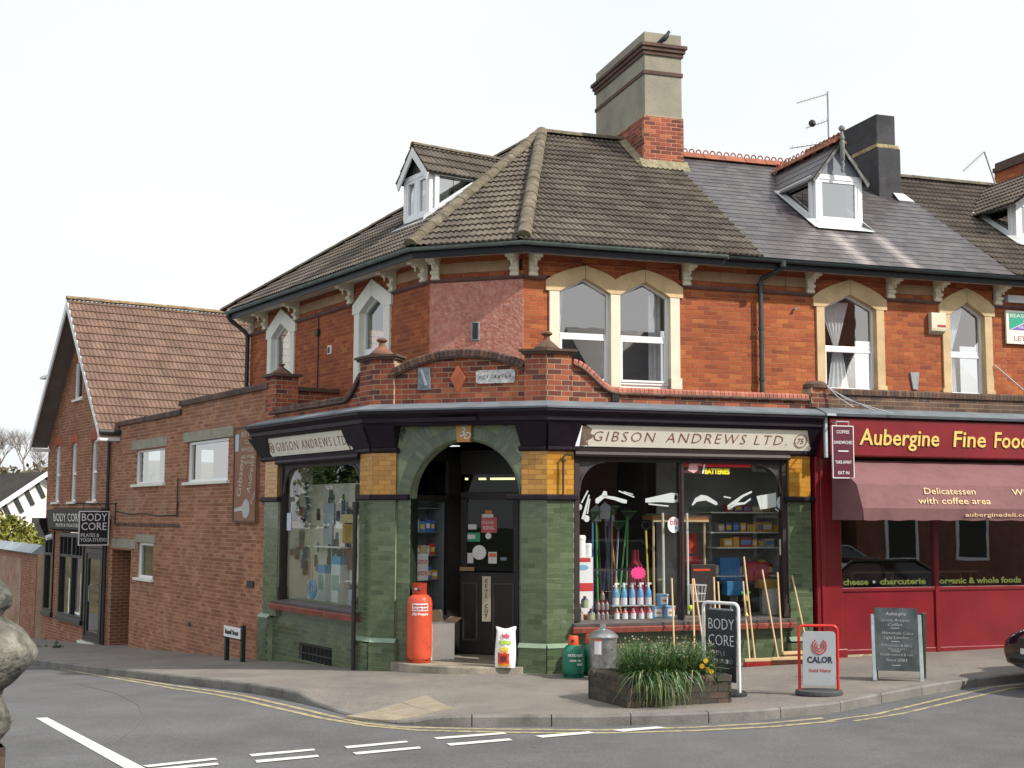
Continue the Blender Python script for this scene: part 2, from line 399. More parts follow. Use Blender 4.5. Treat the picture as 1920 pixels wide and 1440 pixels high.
def grid(name,x0,x1,y0,y1,nx,ny,off,m):
    mb=MB();v=[];f=[]
    for j in range(ny+1):
        for i in range(nx+1):
            x=x0+(x1-x0)*i/nx;y=y0+(y1-y0)*j/ny;v.append((x,y,gh(x,y)+off))
    for j in range(ny):
        for i in range(nx): a=j*(nx+1)+i;f.append((a,a+1,a+nx+2,a+nx+1))
    mb.add(v,f);return mb.build(name,m)
road=struct(grid('road',-45,45,-12,78,150,150,-.12,m_road))
mbg=MB();mbg.quad((-900,-900,-9),(900,-900,-9),(900,900,-9),(-900,900,-9))
ground=struct(mbg.build('ground',mat('far_grass',(.06,.08,.035),.95,.2,.02)))
K=[(-20.5,41.1),(-17,36.2),(-12.6,30.1),(-8.4,24.25),(-5.3,20.1),(-3.15,17.35),(-2.6,16.62),(-2.05,15.8),(-1.6,15.23),(-1.2,14.96),(-.72,14.85),(.08,14.88),(1.0,14.91),(1.98,14.96),(2.93,15.15),(3.82,15.55),(4.46,16.15),(5.31,16.88),(6.12,17.5),(6.86,17.9),(9,18.66),(14,20.3),(24,23.5)]
K=[Vector(k) for k in K]
# resample kerb line every ~0.3 m
def resample(P,st):
    o=[P[0]];acc=0
    for a,b in zip(P,P[1:]):
        L=(b-a).length;n=max(1,round(L/st))
        for i in range(1,n+1): o.append(a.lerp(b,i/n))
    return o
KR=resample(K,.3)
def drop(p):   # kerb lowered to the road at the corner
    return -.095*max(0,1-abs((p.x+1.75)/.95)**3) if p.y<17.5 else 0
def side_normal(P,i):
    d=(P[min(i+1,len(P)-1)]-P[max(i-1,0)]).normalized();return Vector((-d.y,d.x)) # towards the buildings
pv=MB();rows=[]
for i,p in enumerate(KR):
    n=side_normal(KR,i);n=(n+Vector((0,.0001))).normalized();row=[]
    for j,w_ in enumerate((.125,.5,1,1.6,2.4,3.4,4.6,6,8)):
        q=p+n*w_;dz=drop(p)*max(0,1-(w_-.1)/1.1);row.append((q.x,q.y,gh(q.x,q.y)+dz))
    rows.append(row)
v=[c for r in rows for c in r];nc=9
pv.add(v,[(i*nc+j,(i+1)*nc+j,(i+1)*nc+j+1,i*nc+j+1) for i in range(len(rows)-1) for j in range(nc-1)])
pavement=struct(pv.build('pavement',m_pave))
# kerb stones: each its own piece, 0.9 m long
KS=resample(K,.05);dist=[0]
for a,b in zip(KS,KS[1:]): dist.append(dist[-1]+(b-a).length)
def kat(s):
    for i in range(len(dist)-1):
        if dist[i+1]>=s: 
            t=(s-dist[i])/(dist[i+1]-dist[i]);return KS[i].lerp(KS[i+1],t),side_normal(KS,i)
    return KS[-1],side_normal(KS,len(KS)-1)
s0=0;tot=dist[-1]
while s0<tot-.1:
    s1=min(s0+.9,tot);mb=MB();v=[];f=[];n=5
    for i in range(n):
        p,nn=kat(s0+.006+(s1-s0-.012)*i/(n-1));dz=drop(p)
        a=p;b=p+nn*.125;za=gh(a.x,a.y);zb=gh(b.x,b.y)
        v+=[(a.x,a.y,za-.2),(a.x,a.y,za+dz-.018),(a.x+nn.x*.018,a.y+nn.y*.018,za+dz+.003),(b.x,b.y,zb+dz+.003),(b.x,b.y,zb-.2)]
    for i in range(n-1):
        for j in range(4): f.append((i*5+j,(i+1)*5+j,(i+1)*5+j+1,i*5+j+1))
    f.append((4,3,2,1,0));f.append(tuple(range((n-1)*5,n*5)))
    f=[t[::-1] for t in f]
    mb.add(v,f);mb.build('kerb_stone',m_kerb,pavement);s0=s1
# buff slabs at the dropped kerb
A_,B_,C_,D_=Vector((-1.93,15.36)),Vector((-1.05,16.5)),Vector((-.66,15.42)),Vector((-1.34,15.08))
def bil(a,b,c,d,u,v_): return (a.lerp(b,u)).lerp(d.lerp(c,u),v_)
for i in range(3):
    for j in range(2):
        mb=MB();e=.012;P4=[bil(A_,B_,C_,D_,(i+e)/3,(j+e)/2),bil(A_,B_,C_,D_,(i+1-e)/3,(j+e)/2),bil(A_,B_,C_,D_,(i+1-e)/3,(j+1-e)/2),bil(A_,B_,C_,D_,(i+e)/3,(j+1-e)/2)]
        def pz(p):
            k=min(KR,key=lambda q:(q-p).length);return gh(p.x,p.y)+drop(k)*max(0,1-((k-p).length-.1)/1.1)
        v=[(p.x,p.y,pz(p)-.02) for p in P4]+[(p.x,p.y,pz(p)+.008) for p in P4]
        mb.add(v,[(4,5,6,7),(0,1,5,4),(1,2,6,5),(2,3,7,6),(3,0,4,7)]);mb.build('paving_slab',m_slab,pavement)
def stripe(pts,name,m,off=-.116,wd=None):
    """painted line: polygon corner list, or a centreline with a width"""
    mb=MB()
    if wd:
        P=resample([Vector(p) for p in pts],.25);v=[]
        for i,p in enumerate(P):
            n=side_normal(P,i)*wd/2;v+=[(p.x-n.x,p.y-n.y,gh(p.x-n.x,p.y-n.y)+off),(p.x+n.x,p.y+n.y,gh(p.x+n.x,p.y+n.y)+off)]
        mb.add(v,[(2*i,2*i+2,2*i+3,2*i+1) for i in range(len(P)-1)])
    else:
        mb.add([(x,y,gh(x,y)+off) for x,y in pts],[tuple(range(len(pts)))])
    o=mb.build(name,m,road);return o
Y1=[(-13.9,32.8),(-9.36,26.02),(-4.93,19.31),(-3.03,16.74),(-2.29,15.8),(-1.72,15.11),(-1.25,14.82),(-.52,14.72),(.17,14.68),(1.08,14.66),(2.0,14.72),(2.9,14.9),(3.6,15.2)]
Y2=[(-13.75,32.2),(-9.17,25.5),(-4.78,18.75),(-2.98,16.35),(-2.24,15.45),(-1.6,14.88),(-1.02,14.6),(.07,14.47),(1.29,14.46),(1.99,14.5),(2.9,14.66),(3.7,14.98)]
stripe(Y1,'yellow_line',m_yline,wd=.085);stripe(Y2,'yellow_line',m_yline,wd=.085)
stripe([(3.6,15.0),(4.29,15.42),(5.26,16.38),(6.41,17.5),(8,18.2)],'yellow_line',m_yline,wd=.06)
stripe([(3.9,14.95),(4.6,15.43),(5.5,16.3),(6.6,17.35),(8.2,18.0)],'yellow_line',m_yline,wd=.06)
for q in ([(-5.55,15.4),(-5.42,15.42),(-3.3,12.2),(-3.5,12.2)],[(-3.48,12.5),(-2.89,12.9),(-2.84,12.82),(-3.4,12.42)],[(-3.36,12.36),(-2.81,12.66),(-2.77,12.56),(-3.3,12.24)],
          [(-2.59,13.10),(-2.0,13.42),(-1.97,13.33),(-2.54,12.98)],[(-2.47,12.79),(-1.91,13.08),(-1.88,12.98),(-2.43,12.66)],
          [(-1.71,13.56),(-1.10,13.90),(-1.07,13.81),(-1.66,13.44)],[(-1.58,13.22),(-.94,13.56),(-.91,13.46),(-1.53,13.1)],
          [(-.82,14.11),(-.08,14.46),(-.04,14.36),(-.78,14.0)],[(-.67,13.74),(-.02,14.07),(.02,13.96),(-.62,13.62)],
          [(.26,14.24),(.86,14.54),(.92,14.43),(.34,14.12)],[(1.12,14.62),(1.64,14.8),(1.74,14.7),(1.24,14.5)]):
    stripe(q,'white_line',m_wline,off=-.112)
stripe([(-6.61,20.14),(-5.46,18.23),(-4.65,16.5),(-4.37,15.65),(-4.17,14.53),(-4.13,13.5)],'crack_seal',mat('pale_scar',(.15,.15,.15),.9,.2,20,dirt=((.1,.1,.1),12,.5)),wd=.022)

# ------------------------------------------------------------ shared shapes
def strip_poly(mb,pts,w_,y0,y1,closed=True,tone=.5):
    """frame bars of width w_ inside the polygon pts (x,z) counterclockwise"""
    n=len(pts);P=[Vector(p) for p in pts];ins=[]
    for i in range(n):
        a,b,c=P[i-1],P[i],P[(i+1)%n];d1=(b-a).normalized();d2=(c-b).normalized()
        n1=Vector((-d1.y,d1.x));n2=Vector((-d2.y,d2.x));m=(n1+n2).normalized();k=w_/max(.3,m.dot(n1));ins.append(b+m*k)
    for i in range(n):
        j=(i+1)%n;mb.prism([tuple(P[i]),tuple(P[j]),tuple(ins[j]),tuple(ins[i])],y0,y1,tone)
    return [tuple(p) for p in ins]
def curtain(mb,M,x0,x1,z0,z1,y,amp=.02,waves=8,fn=None,nx=40,nz=8):
    mb.M=M;v=[];f=[]
    for j in range(nz+1):
        t=j/nz;z=z0+(z1-z0)*t
        a,b=(x0,x1) if fn is None else fn(t)
        for i in range(nx+1):
            u=i/nx;v.append((a+(b-a)*u,y+amp*sin(u*waves*2*pi)*(.6+.4*sin(t*3)),z))
    for j in range(nz):
        for i in range(nx): q=j*(nx+1)+i;f.append((q,q+1,q+nx+2,q+nx+1))
    mb.add(v,f)
def gothic(root,M,ops,zs,spring,apexin,tr,painted,kn=.06,jw=.17,outer_ap=.24,style='point',curt=None,foot=True,glassm=None):
    """pointed sash windows in a stone surround. ops: list of (x0,x1) openings; returns hole function"""
    L0=ops[0][0]-jw;L1=ops[-1][1]+jw
    win=MB(M)
    mst=m_cream if painted=='cream' else (m_creamL if painted=='white' else m_stone)
    mhd=m_creamL if painted=='white' else m_stone
    win.box(L0,L1,.10,.13,zs-.1,zs+.0,.5);wobj=win.build('window',m_pvc,root)
    y0,y1=-.035,.14
    # jambs
    js=[(L0,ops[0][0])]+[(ops[i][1],ops[i+1][0]) for i in range(len(ops)-1)]+[(ops[-1][1],L1)]
    for i,(a,b) in enumerate(js):
        mb=MB(M);mb.box(a,b,y0,y1,zs-.06,spring)
        if foot and i in (0,len(js)-1):
            e=-.03 if i==0 else .03
            mb.box(min(a,a+e) if i==0 else a,b if i==0 else b+e,y0-.006,y1-.01,zs-.06,zs+.12)
        mb.build('jamb_stone',mst,wobj,bevel=.004)
    # heads
    for i,(a,b) in enumerate(ops):
        c=(a+b)/2;la=(js[i][0]-kn) if i==0 else (js[i][0]+js[i][1])/2;rb=(js[i+1][1]+kn) if i==len(ops)-1 else (js[i+1][0]+js[i+1][1])/2
        za=apexin+outer_ap;kz=spring+.18
        valley=kz+.07
        for sgn in (0,1):
            mb=MB(M)
            if sgn==0:
                e=la;zl=kz if i==0 else valley
                arch=[(a,spring),(a+(c-a)*.33,spring+(apexin-spring)*.36),(c-.003,apexin)]
                top=[(c-.003,za),(c-.003+(e-c)*.25,za+(zl-za)*.17),(c-.003+(e-c)*.55,za+(zl-za)*.42),(c-.003+(e-c)*.8,za+(zl-za)*.70),(e+.01,zl)]
                if painted=='white': top=[(c-.003,za),(e+.01,zl)]
                poly=[(e,spring)]+arch+top+([(e,zl-.01)])
            else:
                e=rb;zl=kz if i==len(ops)-1 else valley
                arch=[(c+.003,apexin),(b-(b-c)*.33,spring+(apexin-spring)*.36),(b,spring)]
                poly=arch+[(e,spring),(e,zl-.01),(e-.01,zl)]+([] if painted=='white' else [(c+(e-c)*.8,za+(zl-za)*.70),(c+(e-c)*.55,za+(zl-za)*.42),(c+(e-c)*.25,za+(zl-za)*.17)])+[(c+.003,za)]
            mb.prism(poly,y0-.008,y1-.004);mb.build('head_stone',mhd,wobj,bevel=.004)
    for i,(a,b) in enumerate(ops):
        c=(a+b)/2
        outer=[(a+.0,zs),(b,zs),(b,spring+.01),(c,apexin+.01),(a,spring+.01)]
        fr=MB(M);ins=strip_poly(fr,outer,.04,.075,.13)
        fr.box(a+.05,b-.05,.07,.128,tr,tr+.07);
        lo=[(a+.04,zs+.04),(b-.04,zs+.04),(b-.04,tr-.001),(a+.04,tr-.001)];strip_poly(fr,lo,.035,.06,.119)
        fo=fr.build('frame',m_pvc,wobj,bevel=.003)
        g=MB(M);g.add([(x,.1,z) for x,z in [(a+.05,tr+.05),(b-.05,tr+.05),(b-.05,spring-.0),(c,apexin-.06),(a+.05,spring-.0)]],[(0,1,2,3,4)])
        g.build('pane',glassm or m_g_up,wobj)
        g=MB(M);g.quad((a+.07,.095,zs+.07),(b-.07,.095,zs+.07),(b-.07,.095,tr-.03),(a+.07,.095,tr-.03));g.build('pane',glassm or m_g_up,wobj)
    if curt:
        for fnc in curt:
            cb=MB();fnc(cb,M);cb.build('curtain',m_curt,wobj,smooth=180)
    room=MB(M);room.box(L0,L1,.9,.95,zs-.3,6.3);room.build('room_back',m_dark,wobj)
    def hole(z):
        if z<zs-.06 or z>apexin+outer_ap: return []
        r=[]
        if z<spring: return [(L0+.004,L1-.004)]
        for i,(a,b) in enumerate(ops):
            c=(a+b)/2;la=(js[i][0]-kn);rb=(js[i+1][1]+kn);za=apexin+outer_ap;kz=spring+.18
            if z<kz: r.append((la+.004,rb-.004))
            else:
                t=(z-kz)/(za-kz);r.append((la+(c-la)*t+.01,rb-(rb-c)*t-.01))
        return r
    return hole
# ------------------------------------------------------------ corner shop building
def outn(az): u=uvec(az); return Vector((u.y,-u.x,0))
def offp(P,a1,a2,d):
    n1,n2=outn(a1),outn(a2); det=n1.x*n2.y-n1.y*n2.x
    return Vector((P.x+(d*n2.y-d*n1.y)/det, P.y+(n1.x*d-n2.x*d)/det, 0))
def cpath(kind,d,sl,sr):
    if kind=='U': a,b,c=UL,UC,UR
    else: a,b,c=FL,FC,FR
    p0=b.translation; p1=c.translation
    r=[]
    if sl is not None: r.append(Wp(a,sl,-d,0))
    r+=[offp(p0,AL,AC,d),offp(p1,AC,AR,d)]
    if sr is not None: r.append(Wp(c,sr,-d,0))
    return r
def sweep(mb,kind,prof,sl,sr,tone=.5):
    cols=[]
    for d,z in prof: cols.append([Vector((p.x,p.y,z)) for p in cpath(kind,d,sl,sr)])
    k=len(cols[0]);n=len(prof);v=[c[i] for i in range(k) for c in cols]
    a=sum(prof[i][0]*prof[(i+1)%n][1]-prof[(i+1)%n][0]*prof[i][1] for i in range(n))
    f=[(i*n+j,(i+1)*n+j,(i+1)*n+(j+1)%n,i*n+(j+1)%n) for i in range(k-1) for j in range(n)]
    f+=[tuple(range(n-1,-1,-1)),tuple(range((k-1)*n,k*n))]
    if a>0: f=[t[::-1] for t in f]
    mb.M=I4; return mb.add(v,f,tone)
STUFF={'brick':'brickwork','roof_tile':'roof_tiling','slate':'slating','glazed_tile':'glazed_tilework','yellow_tile':'yellow_tilework','yard_brick':'brickwork'}
def _done(s):
    k=(s.root.name,s.name); s.L.sort(key=lambda a:(a[0].translation-EYE).length)
    room=max(0,s.limit-USED.get(k,0)); USED[k]=USED.get(k,0)+min(room,len(s.L))
    for M,v in s.L[:room]: link_piece(s.name,s.var[v],s.parent,M)
    mb=s.cut; mb.M=I4
    for M,v in s.L[room:]:
        q=s.src[v]; b=len(mb.v); mb.v+=[M@p for p in q.v]
        for f in q.f: mb.f.append([b+i for i in f])
        mb.t+=q.t; mb.m+=q.m
    if mb.f: mb.build(STUFF.get(s.name,s.name+'_work'),s.mats,s.root,kind='stuff')
Pieces.done=_done

def tile_variants(w_,g,kind,n=6):
    r=[]
    for i in range(n):
        m=MB();v=[];f=[];tn=(i+.5)/n
        if kind=='slate':
            m.add([(0,0,.012),(w_,0,.012),(w_,g*1.2,.004),(0,g*1.2,.004),(0,0,.001),(w_,0,.001)],[(0,1,2,3),(4,5,1,0),(1,5,2),(0,3,4)],tn)
        else:
            N=9
            prof=[]
            for k in range(N+1):
                x=w_*k/N;ph=(x/w_*2)%1
                h=[.0,.026,.017][k%3]
                prof.append((x,h))
            for x,h in prof: v.append((x,0,h+.034))
            for x,h in prof: v.append((x,g*1.12,h+.002))
            for x,h in prof: v.append((x,0,h*.8+.002))
            q=N+1
            for k in range(N): f.append((k,k+1,q+k+1,q+k)); f.append((2*q+k,2*q+k+1,k+1,k))
            m.add(v,f,tn)
        r.append(m)
    return r
class Roofer:
    def __init__(s,root,roof,name,matr,kind,w_,g,limit=300):
        s.w,s.g,s.kind=w_,g,kind
        s.p=Pieces(name,root,roof,[matr],tile_variants(w_-.004,g,kind),limit)
    def plane(s,O,U,V,poly,x0=0,stag=None,skip=None):
        """O eave origin, U along the eave, V up the slope, poly convex (x,y) ccw in that plane"""
        Nn=U.cross(V); F=Matrix(((U.x,V.x,Nn.x,O.x),(U.y,V.y,Nn.y,O.y),(U.z,V.z,Nn.z,O.z),(0,0,0,1)))
        def inside(x,y):
            n=len(poly)
            return all((poly[(i+1)%n][0]-poly[i][0])*(y-poly[i][1])-(poly[(i+1)%n][1]-poly[i][1])*(x-poly[i][0])>-1e-6 for i in range(n))
        xs=[p[0] for p in poly];ys=[p[1] for p in poly];part=MB()
        y=min(ys);k=0
        if stag is None: stag=.5 if s.kind=='slate' else 0
        while y<max(ys):
            x=min(xs)-s.w*2+x0+(s.w*stag if k%2 else 0)
            while x<max(xs)+s.w:
                c=[inside(x,y),inside(x+s.w,y),inside(x+s.w,y+s.g),inside(x,y+s.g)]
                if skip and skip(x+s.w/2,y+s.g/2): x+=s.w;continue
                if all(c): s.p.put(F@Matrix.Translation((x,y,0))@Matrix.Rotation(random.uniform(-.014,.014),4,'Z'))
                elif any(c) or inside(x+s.w*.5,y+s.g*.5):
                    q=random.choice(s.p.src);b=len(part.v);part.v+=[Vector((x,y,0))+p for p in q.v]
                    for f in q.f: part.f.append([b+i for i in f])
                    part.t+=q.t;part.m+=q.m
                x+=s.w
            y+=s.g;k+=1
        # clip the cut tiles to the edges of the plane
        me=part.mesh('cut',[]);bm=bmesh.new();bm.from_mesh(me);bpy.data.meshes.remove(me)
        n=len(poly)
        for i in range(n):
            a=Vector((*poly[i],0));b=Vector((*poly[(i+1)%n],0));d=b-a
            bmesh.ops.bisect_plane(bm,geom=bm.verts[:]+bm.edges[:]+bm.faces[:],plane_co=a,plane_no=Vector((d.y,-d.x,0)),clear_outer=True)
        lay=bm.faces.layers.float.get('tone');c=s.p.cut;b=len(c.v);bm.verts.index_update()
        c.v+=[F@v.co for v in bm.verts]
        for f in bm.faces: c.f.append([b+v.index for v in f.verts]);c.t.append(f[lay]);c.m.append(0)
        bm.free();return F
    def done(s): s.p.done()
def cap_mesh(L_,r,matr,name,tone=.5,n=7,flat=False):
    m=MB();v=[];f=[]
    for x,rr in ((0,r),(L_,r*.93)):
        for i in range(n+1):
            a=pi*i/n;v.append((x,cos(a)*rr,sin(a)*rr*(.85)))
    for i in range(n): f.append((i,i+1,n+1+i+1,n+1+i))
    f.append(tuple(range(n,-1,-1)));f.append(tuple(range(n+1,2*n+2)))
    m.add(v,f,tone);return m.mesh(name,[matr])
def caps(root,roof,name,matr,A,B,L_=.4,r=.115,lift=.0,var=2):
    """half-round tiles laid along the line A-B"""
    ms=[cap_mesh(L_+.03,r,matr,name,tone=(i+.5)/var) for i in range(var)]
    d=B-A;n=max(1,round(d.length/L_));d=d.normalized();s=Vector((0,0,1)).cross(d).normalized();u=d.cross(s)
    for i in range(n):
        O=A+d*((B-A).length*i/n)+u*lift+u*random.uniform(0,.008)
        link_piece(name,random.choice(ms),roof,Matrix(((d.x,s.x,u.x,O.x),(d.y,s.y,u.y,O.y),(d.z,s.z,u.z,O.z),(0,0,0,1))))
shop=thing('corner_shop_building','red brick corner building with green tiled hardware shopfront, arched corner doorway and hipped tile roof','shop building',Matrix.Translation((.5,19.6,0)))
# --- upper windows
def c_double(cb,M):
    curtain(cb,M,.62,.80,4.4,5.9,.3,.015,3,lambda t:(.62,.66+.12*t))
    curtain(cb,M,2.28,2.50,4.4,5.9,.3,.015,3)
hR=gothic(shop,UR,[(.60,1.48),(1.645,2.53)],4.37,5.82,6.05,5.10,'cream',outer_ap=.21,curt=[c_double])
def c_l(x0,x1):
    return lambda cb,M: curtain(cb,M,x0,x1,4.4,5.95,.25,.03,5)
hL1=gothic(shop,UL,[(-2.48,-1.53)],4.37,5.82,6.07,5.10,'white',jw=.2,outer_ap=.3,curt=[c_l(-2.1,-1.55)])
hL2=gothic(shop,UL,[(-6.43,-5.50)],4.37,5.82,6.07,5.10,'white',jw=.2,outer_ap=.3,curt=[c_l(-6.05,-5.5)])
# --- upper walls
XB=4.16
bw=Brickwork('brick',shop,'upper_wall',(m_brick,m_mortar),weights=[1,1.5,3,4,4,4,3,2,1,1],T=.3)
bw.face(UR,0,XB,4.0,5.985,lambda z:hR(z))
bw.face(UR,0,XB,6.06,6.13,lambda z:hR(z));bw.face(UR,0,XB,6.31,6.42,lambda z:hR(z))
bw.face(UR,0,.42,6.135,6.305,lambda z:hR(z));bw.face(UR,.42,2.71,6.135,6.305,lambda z:hR(z))
bw.face(UC,0,1.583,4.0,4.70);bw.face(UC,0,1.583,6.06,6.13);bw.face(UC,0,1.583,6.31,6.42)
hLL=lambda z:hL1(z)+hL2(z)
bw.weights=[2,3,4,4,3,2,1,1,.5,.5]
bw.face(UL,-7.62,0,4.0,5.985,hLL);bw.face(UL,-7.62,0,6.06,6.13,hLL);bw.face(UL,-7.62,0,6.31,6.42,hLL)
for a,b in ((-7.62,-6.66),(-5.28,-2.72),(-1.28,0)): 
    if a!=-5.28 : pass
bw.face(UL,-6.66,-5.28,6.135,6.305,hLL);bw.face(UL,-2.72,-1.28,6.135,6.305,hLL)
bw.done()
mb=MB(UC);mb.box(.0,1.583,-.012,.28,4.70,5.985)
pink=mb.build('pink_panel',m_pink,shop)
# air vents and holes
mb=MB(UC);mb.box(.72,.86,-.03,.0,5.03,5.33);mb.build('vent_slot',m_grey,shop);mb=MB(UC);mb.box(.745,.835,-.036,-.028,5.05,5.31);mb.build('vent_opening',m_iron,shop)
# frieze stone panels between brackets, string course
fz=[(UR,2.75,XB),(UC,.12,1.46),(UL,-7.62,-6.7),(UL,-5.2,-2.8),(UL,-1.2,-.1),]
for M,a,b in fz:
    n=max(1,round((b-a)/.9))
    for i in range(n):
        x0=a+(b-a)*i/n;mb=MB(M);mb.box(x0+.003,a+(b-a)*(i+1)/n-.003,-.012,.25,6.135,6.305);mb.build('frieze_panel',m_sand,shop)
def course(M,a,b,root):
    mb=MB(M);mb.prismx([(.2,5.985),(-.012,5.985),(-.035,6.01),(-.035,6.055),(.2,6.058)],a,b);return mb.build('string_course',m_course,root)
for M,a,b in ((UR,0,.38),(UR,2.74,XB),(UC,0,1.583),(UL,-7.62,-6.7),(UL,-5.28,-2.74),(UL,-1.26,0)): course(M,a,b,shop)
# --- eaves: soffit, fascia, gutter
m_soff=mat('soffit_paint',(.68,.63,.52),.7,.1,4)
mb=MB();sweep(mb,'U',[(.0,6.40),(.40,6.345),(.40,6.37),(.0,6.43)],-7.7,XB);mb.build('soffit',m_soff,shop)
mb=MB();sweep(mb,'U',[(.40,6.33),(.425,6.33),(.425,6.47),(.40,6.47)],-7.75,XB);mb.build('fascia_board',m_black,shop)
def gutter(root,kind,sl,sr,m,zb=6.43,d0=.43,nm='gutter'):
    r=.055;pr=[(d0+r+r*cos(pi+pi*i/6),zb+.06+r*sin(pi+pi*i/6)) for i in range(7)]
    pr+=[(d0+r+(r-.008)*cos(2*pi-pi*i/6),zb+.06+(r-.008)*sin(2*pi-pi*i/6)) for i in range(7)]
    mb=MB();sweep(mb,kind,pr,sl,sr);return mb.build(nm,m,root,smooth=60)
gutter(shop,'U',-7.8,3.35,m_gutg)
def along(M,prof,a,b,mb=None):
    mb=mb or MB(M);mb.M=M;mb.prismx([(-d,z) for d,z in prof],a,b);return mb
r=.055;gp=[(.43+r+r*cos(pi+pi*i/6),6.475+r*sin(pi+pi*i/6)) for i in range(7)]+[(.43+r+(r-.008)*cos(2*pi-pi*i/6),6.475+(r-.008)*sin(2*pi-pi*i/6)) for i in range(7)]
along(UR,gp,3.36,XB).build('gutter',m_gut,shop,smooth=60)
# --- eaves brackets (carved timber consoles)
def bracket_mesh():
    m=MB();w_=.06
    out=[(0,0),(0,-.30),(-.05,-.33),(-.085,-.30),(-.07,-.27),(-.10,-.23),(-.10,-.19),(-.07,-.16),(-.075,-.12),(-.11,-.085),(-.17,-.07),(-.2,-.10),(-.235,-.085),(-.24,-.05),(-.27,-.07),(-.31,-.055),(-.33,-.02),(-.33,0)]
    m.prismx([(y,z) for y,z in out],-w_,w_)
    m.prismx([(0,.0),(-.36,.0),(-.36,.03),(0,.03)],-w_-.015,w_+.015)
    for y,z,r in ((-.3,-.035,.03),(-.085,-.21,.03),(-.06,-.3,.028)):
        m.tube([(-w_-.012,y,z),(w_+.012,y,z)],r,8)
    m.lathe([(.004,-.11),(.02,-.09),(.012,-.07),(.022,-.04),(.022,0)],(0,-.2,-.06),8)
    return m.mesh('eaves_bracket',[m_cream])
bmesh_=bracket_mesh()
def brackets(root,lst):
    for M,s in lst: link_piece('eaves_bracket',bmesh_,root,M@Matrix.Translation((s,0,6.36)))
brackets(shop,[(UR,.15),(UR,2.82),(UC,1.45),(UC,.11),(UL,-.15),(UL,-1.22),(UL,-2.82),(UL,-5.2),(UL,-6.74),(UL,-7.5)])
# --- roof
tanR=(9.531-6.52)/(3.694+.45);tanL=(9.531-6.52)/(3.504+.45)
APEX=Vector((.546,24.197,9.531))
e0=offp(UC.translation,AL,AC,.47);e1=offp(UR.translation,AC,AR,.47);e0.z=e1.z=6.50
eL=Wp(UL,-8.05,-.47,6.50);eR=Wp(UR,XB-.15,-.47,6.50);rdg=Wp(UR,XB-.15,3.694,9.531)
def plane_axes(O,Pe,top):
    U=(Pe-O).normalized();N=U.cross(top-O).normalized();V=N.cross(U).normalized();return U,V
def to2(O,U,V,P): d=P-O;return (d.dot(U),d.dot(V))
mb=MB()
bkR=Wp(UR,XB-.15,7.9,6.4);bkA=Wp(UR,1.57,7.9,6.4);bkL=Wp(UL,-8.05,6.5,6.4)
mb.add([e0,e1,APEX],[(0,1,2)]);mb.add([e1,eR,rdg,APEX],[(0,1,2,3)]);mb.add([eL,e0,APEX],[(0,1,2)])
mb.add([rdg,bkR,bkA,APEX],[(0,1,2,3)]);mb.add([APEX,bkA,bkL,eL],[(0,1,2,3)])
roofA=mb.build('roof',m_under,shop)
rf=Roofer(shop,roofA,'roof_tile',m_tileA,'roman',.30,.25)
DRM_A=(-2.72,-1.38,.8)
U_,V_=plane_axes(e1,eR,rdg);rf.plane(e1,U_,V_,[to2(e1,U_,V_,p) for p in (e1,eR,rdg,APEX)])
U_,V_=plane_axes(e0,e1,APEX);rf.plane(e0,U_,V_,[to2(e0,U_,V_,p) for p in (e0,e1,APEX)])
U_,V_=plane_axes(eL,e0,APEX);rf.plane(eL,U_,V_,[to2(eL,U_,V_,p) for p in (eL,e0,APEX)])
rf.done()
upz=Vector((0,0,.05))
caps(shop,roofA,'hip_tile',m_hip,e1+upz+Vector((0,.03,.02)),APEX+upz,.36,.12)
caps(shop,roofA,'hip_tile',m_hip,e0+upz,APEX+upz,.36,.12)
caps(shop,roofA,'hip_tile',m_hip,eL+upz,APEX+Vector((-.05,0,.0)),.4,.085)
caps(shop,roofA,'ridge_tile',m_hip,APEX+upz*.6,rdg+upz*.6,.42,.11)
# --- chimney on the corner building
M=UR
def collar(mb,s0,s1,t0,t1,z0,z1,e): mb.M=M;mb.box(s0-e,s1+e,t0-e,t1+e,z0,z1)
cs0,cs1,ct0,ct1=3.29,4.06,2.68,5.2
mb=MB(M);mb.box(cs0,cs1,ct0,ct1,9.80,11.43);ch=mb.build('chimney',m_render,shop,bevel=.008)
mb=MB();collar(mb,cs0,cs1,ct0,ct1,10.60,10.675,.022);collar(mb,cs0,cs1,ct0,ct1,10.98,11.055,.03);collar(mb,cs0,cs1,ct0,ct1,11.057,11.13,.06);collar(mb,cs0,cs1,ct0,ct1,11.132,11.2,.09)
mb.build('corbel_band',m_dkbrick,ch,bevel=.006)
cb=Brickwork('brick',shop,'chimney_base',(m_pbrick,mat('pink_mortar',(.45,.22,.14),.95,.2,8)),weights=[1,3,3,3,3,2,2,2,1,1],T=.1,H=.06,J=.018,L=.2)
MS=M@Matrix.Translation((cs0,ct0,0))@Matrix.Rotation(-pi/2,4,'Z')   # left side: x runs back to front
cb.limit=0 or 300
cb.face(M@Matrix.Translation((0,ct0,0)),cs0-.02,cs1+.02,8.6,9.78,d=.02)
side=M@Matrix(((0,-1,0,cs0-.0),( -1,0,0,ct1),(0,0,1,0),(0,0,0,1)))
side=M@Matrix(((0,1,0,cs0),(-1,0,0,ct1),(0,0,1,0),(0,0,0,1)))
cb.face(side,0,ct1-ct0+.0,8.6,9.78,lambda z:[],d=.02)
cb.done()
mb=MB(M);mb.box(cs0-.015,cs1+.015,ct0-.015,ct1,9.775,9.802);mb.build('mortar_line',m_pmortar,ch)
mb=MB(M)
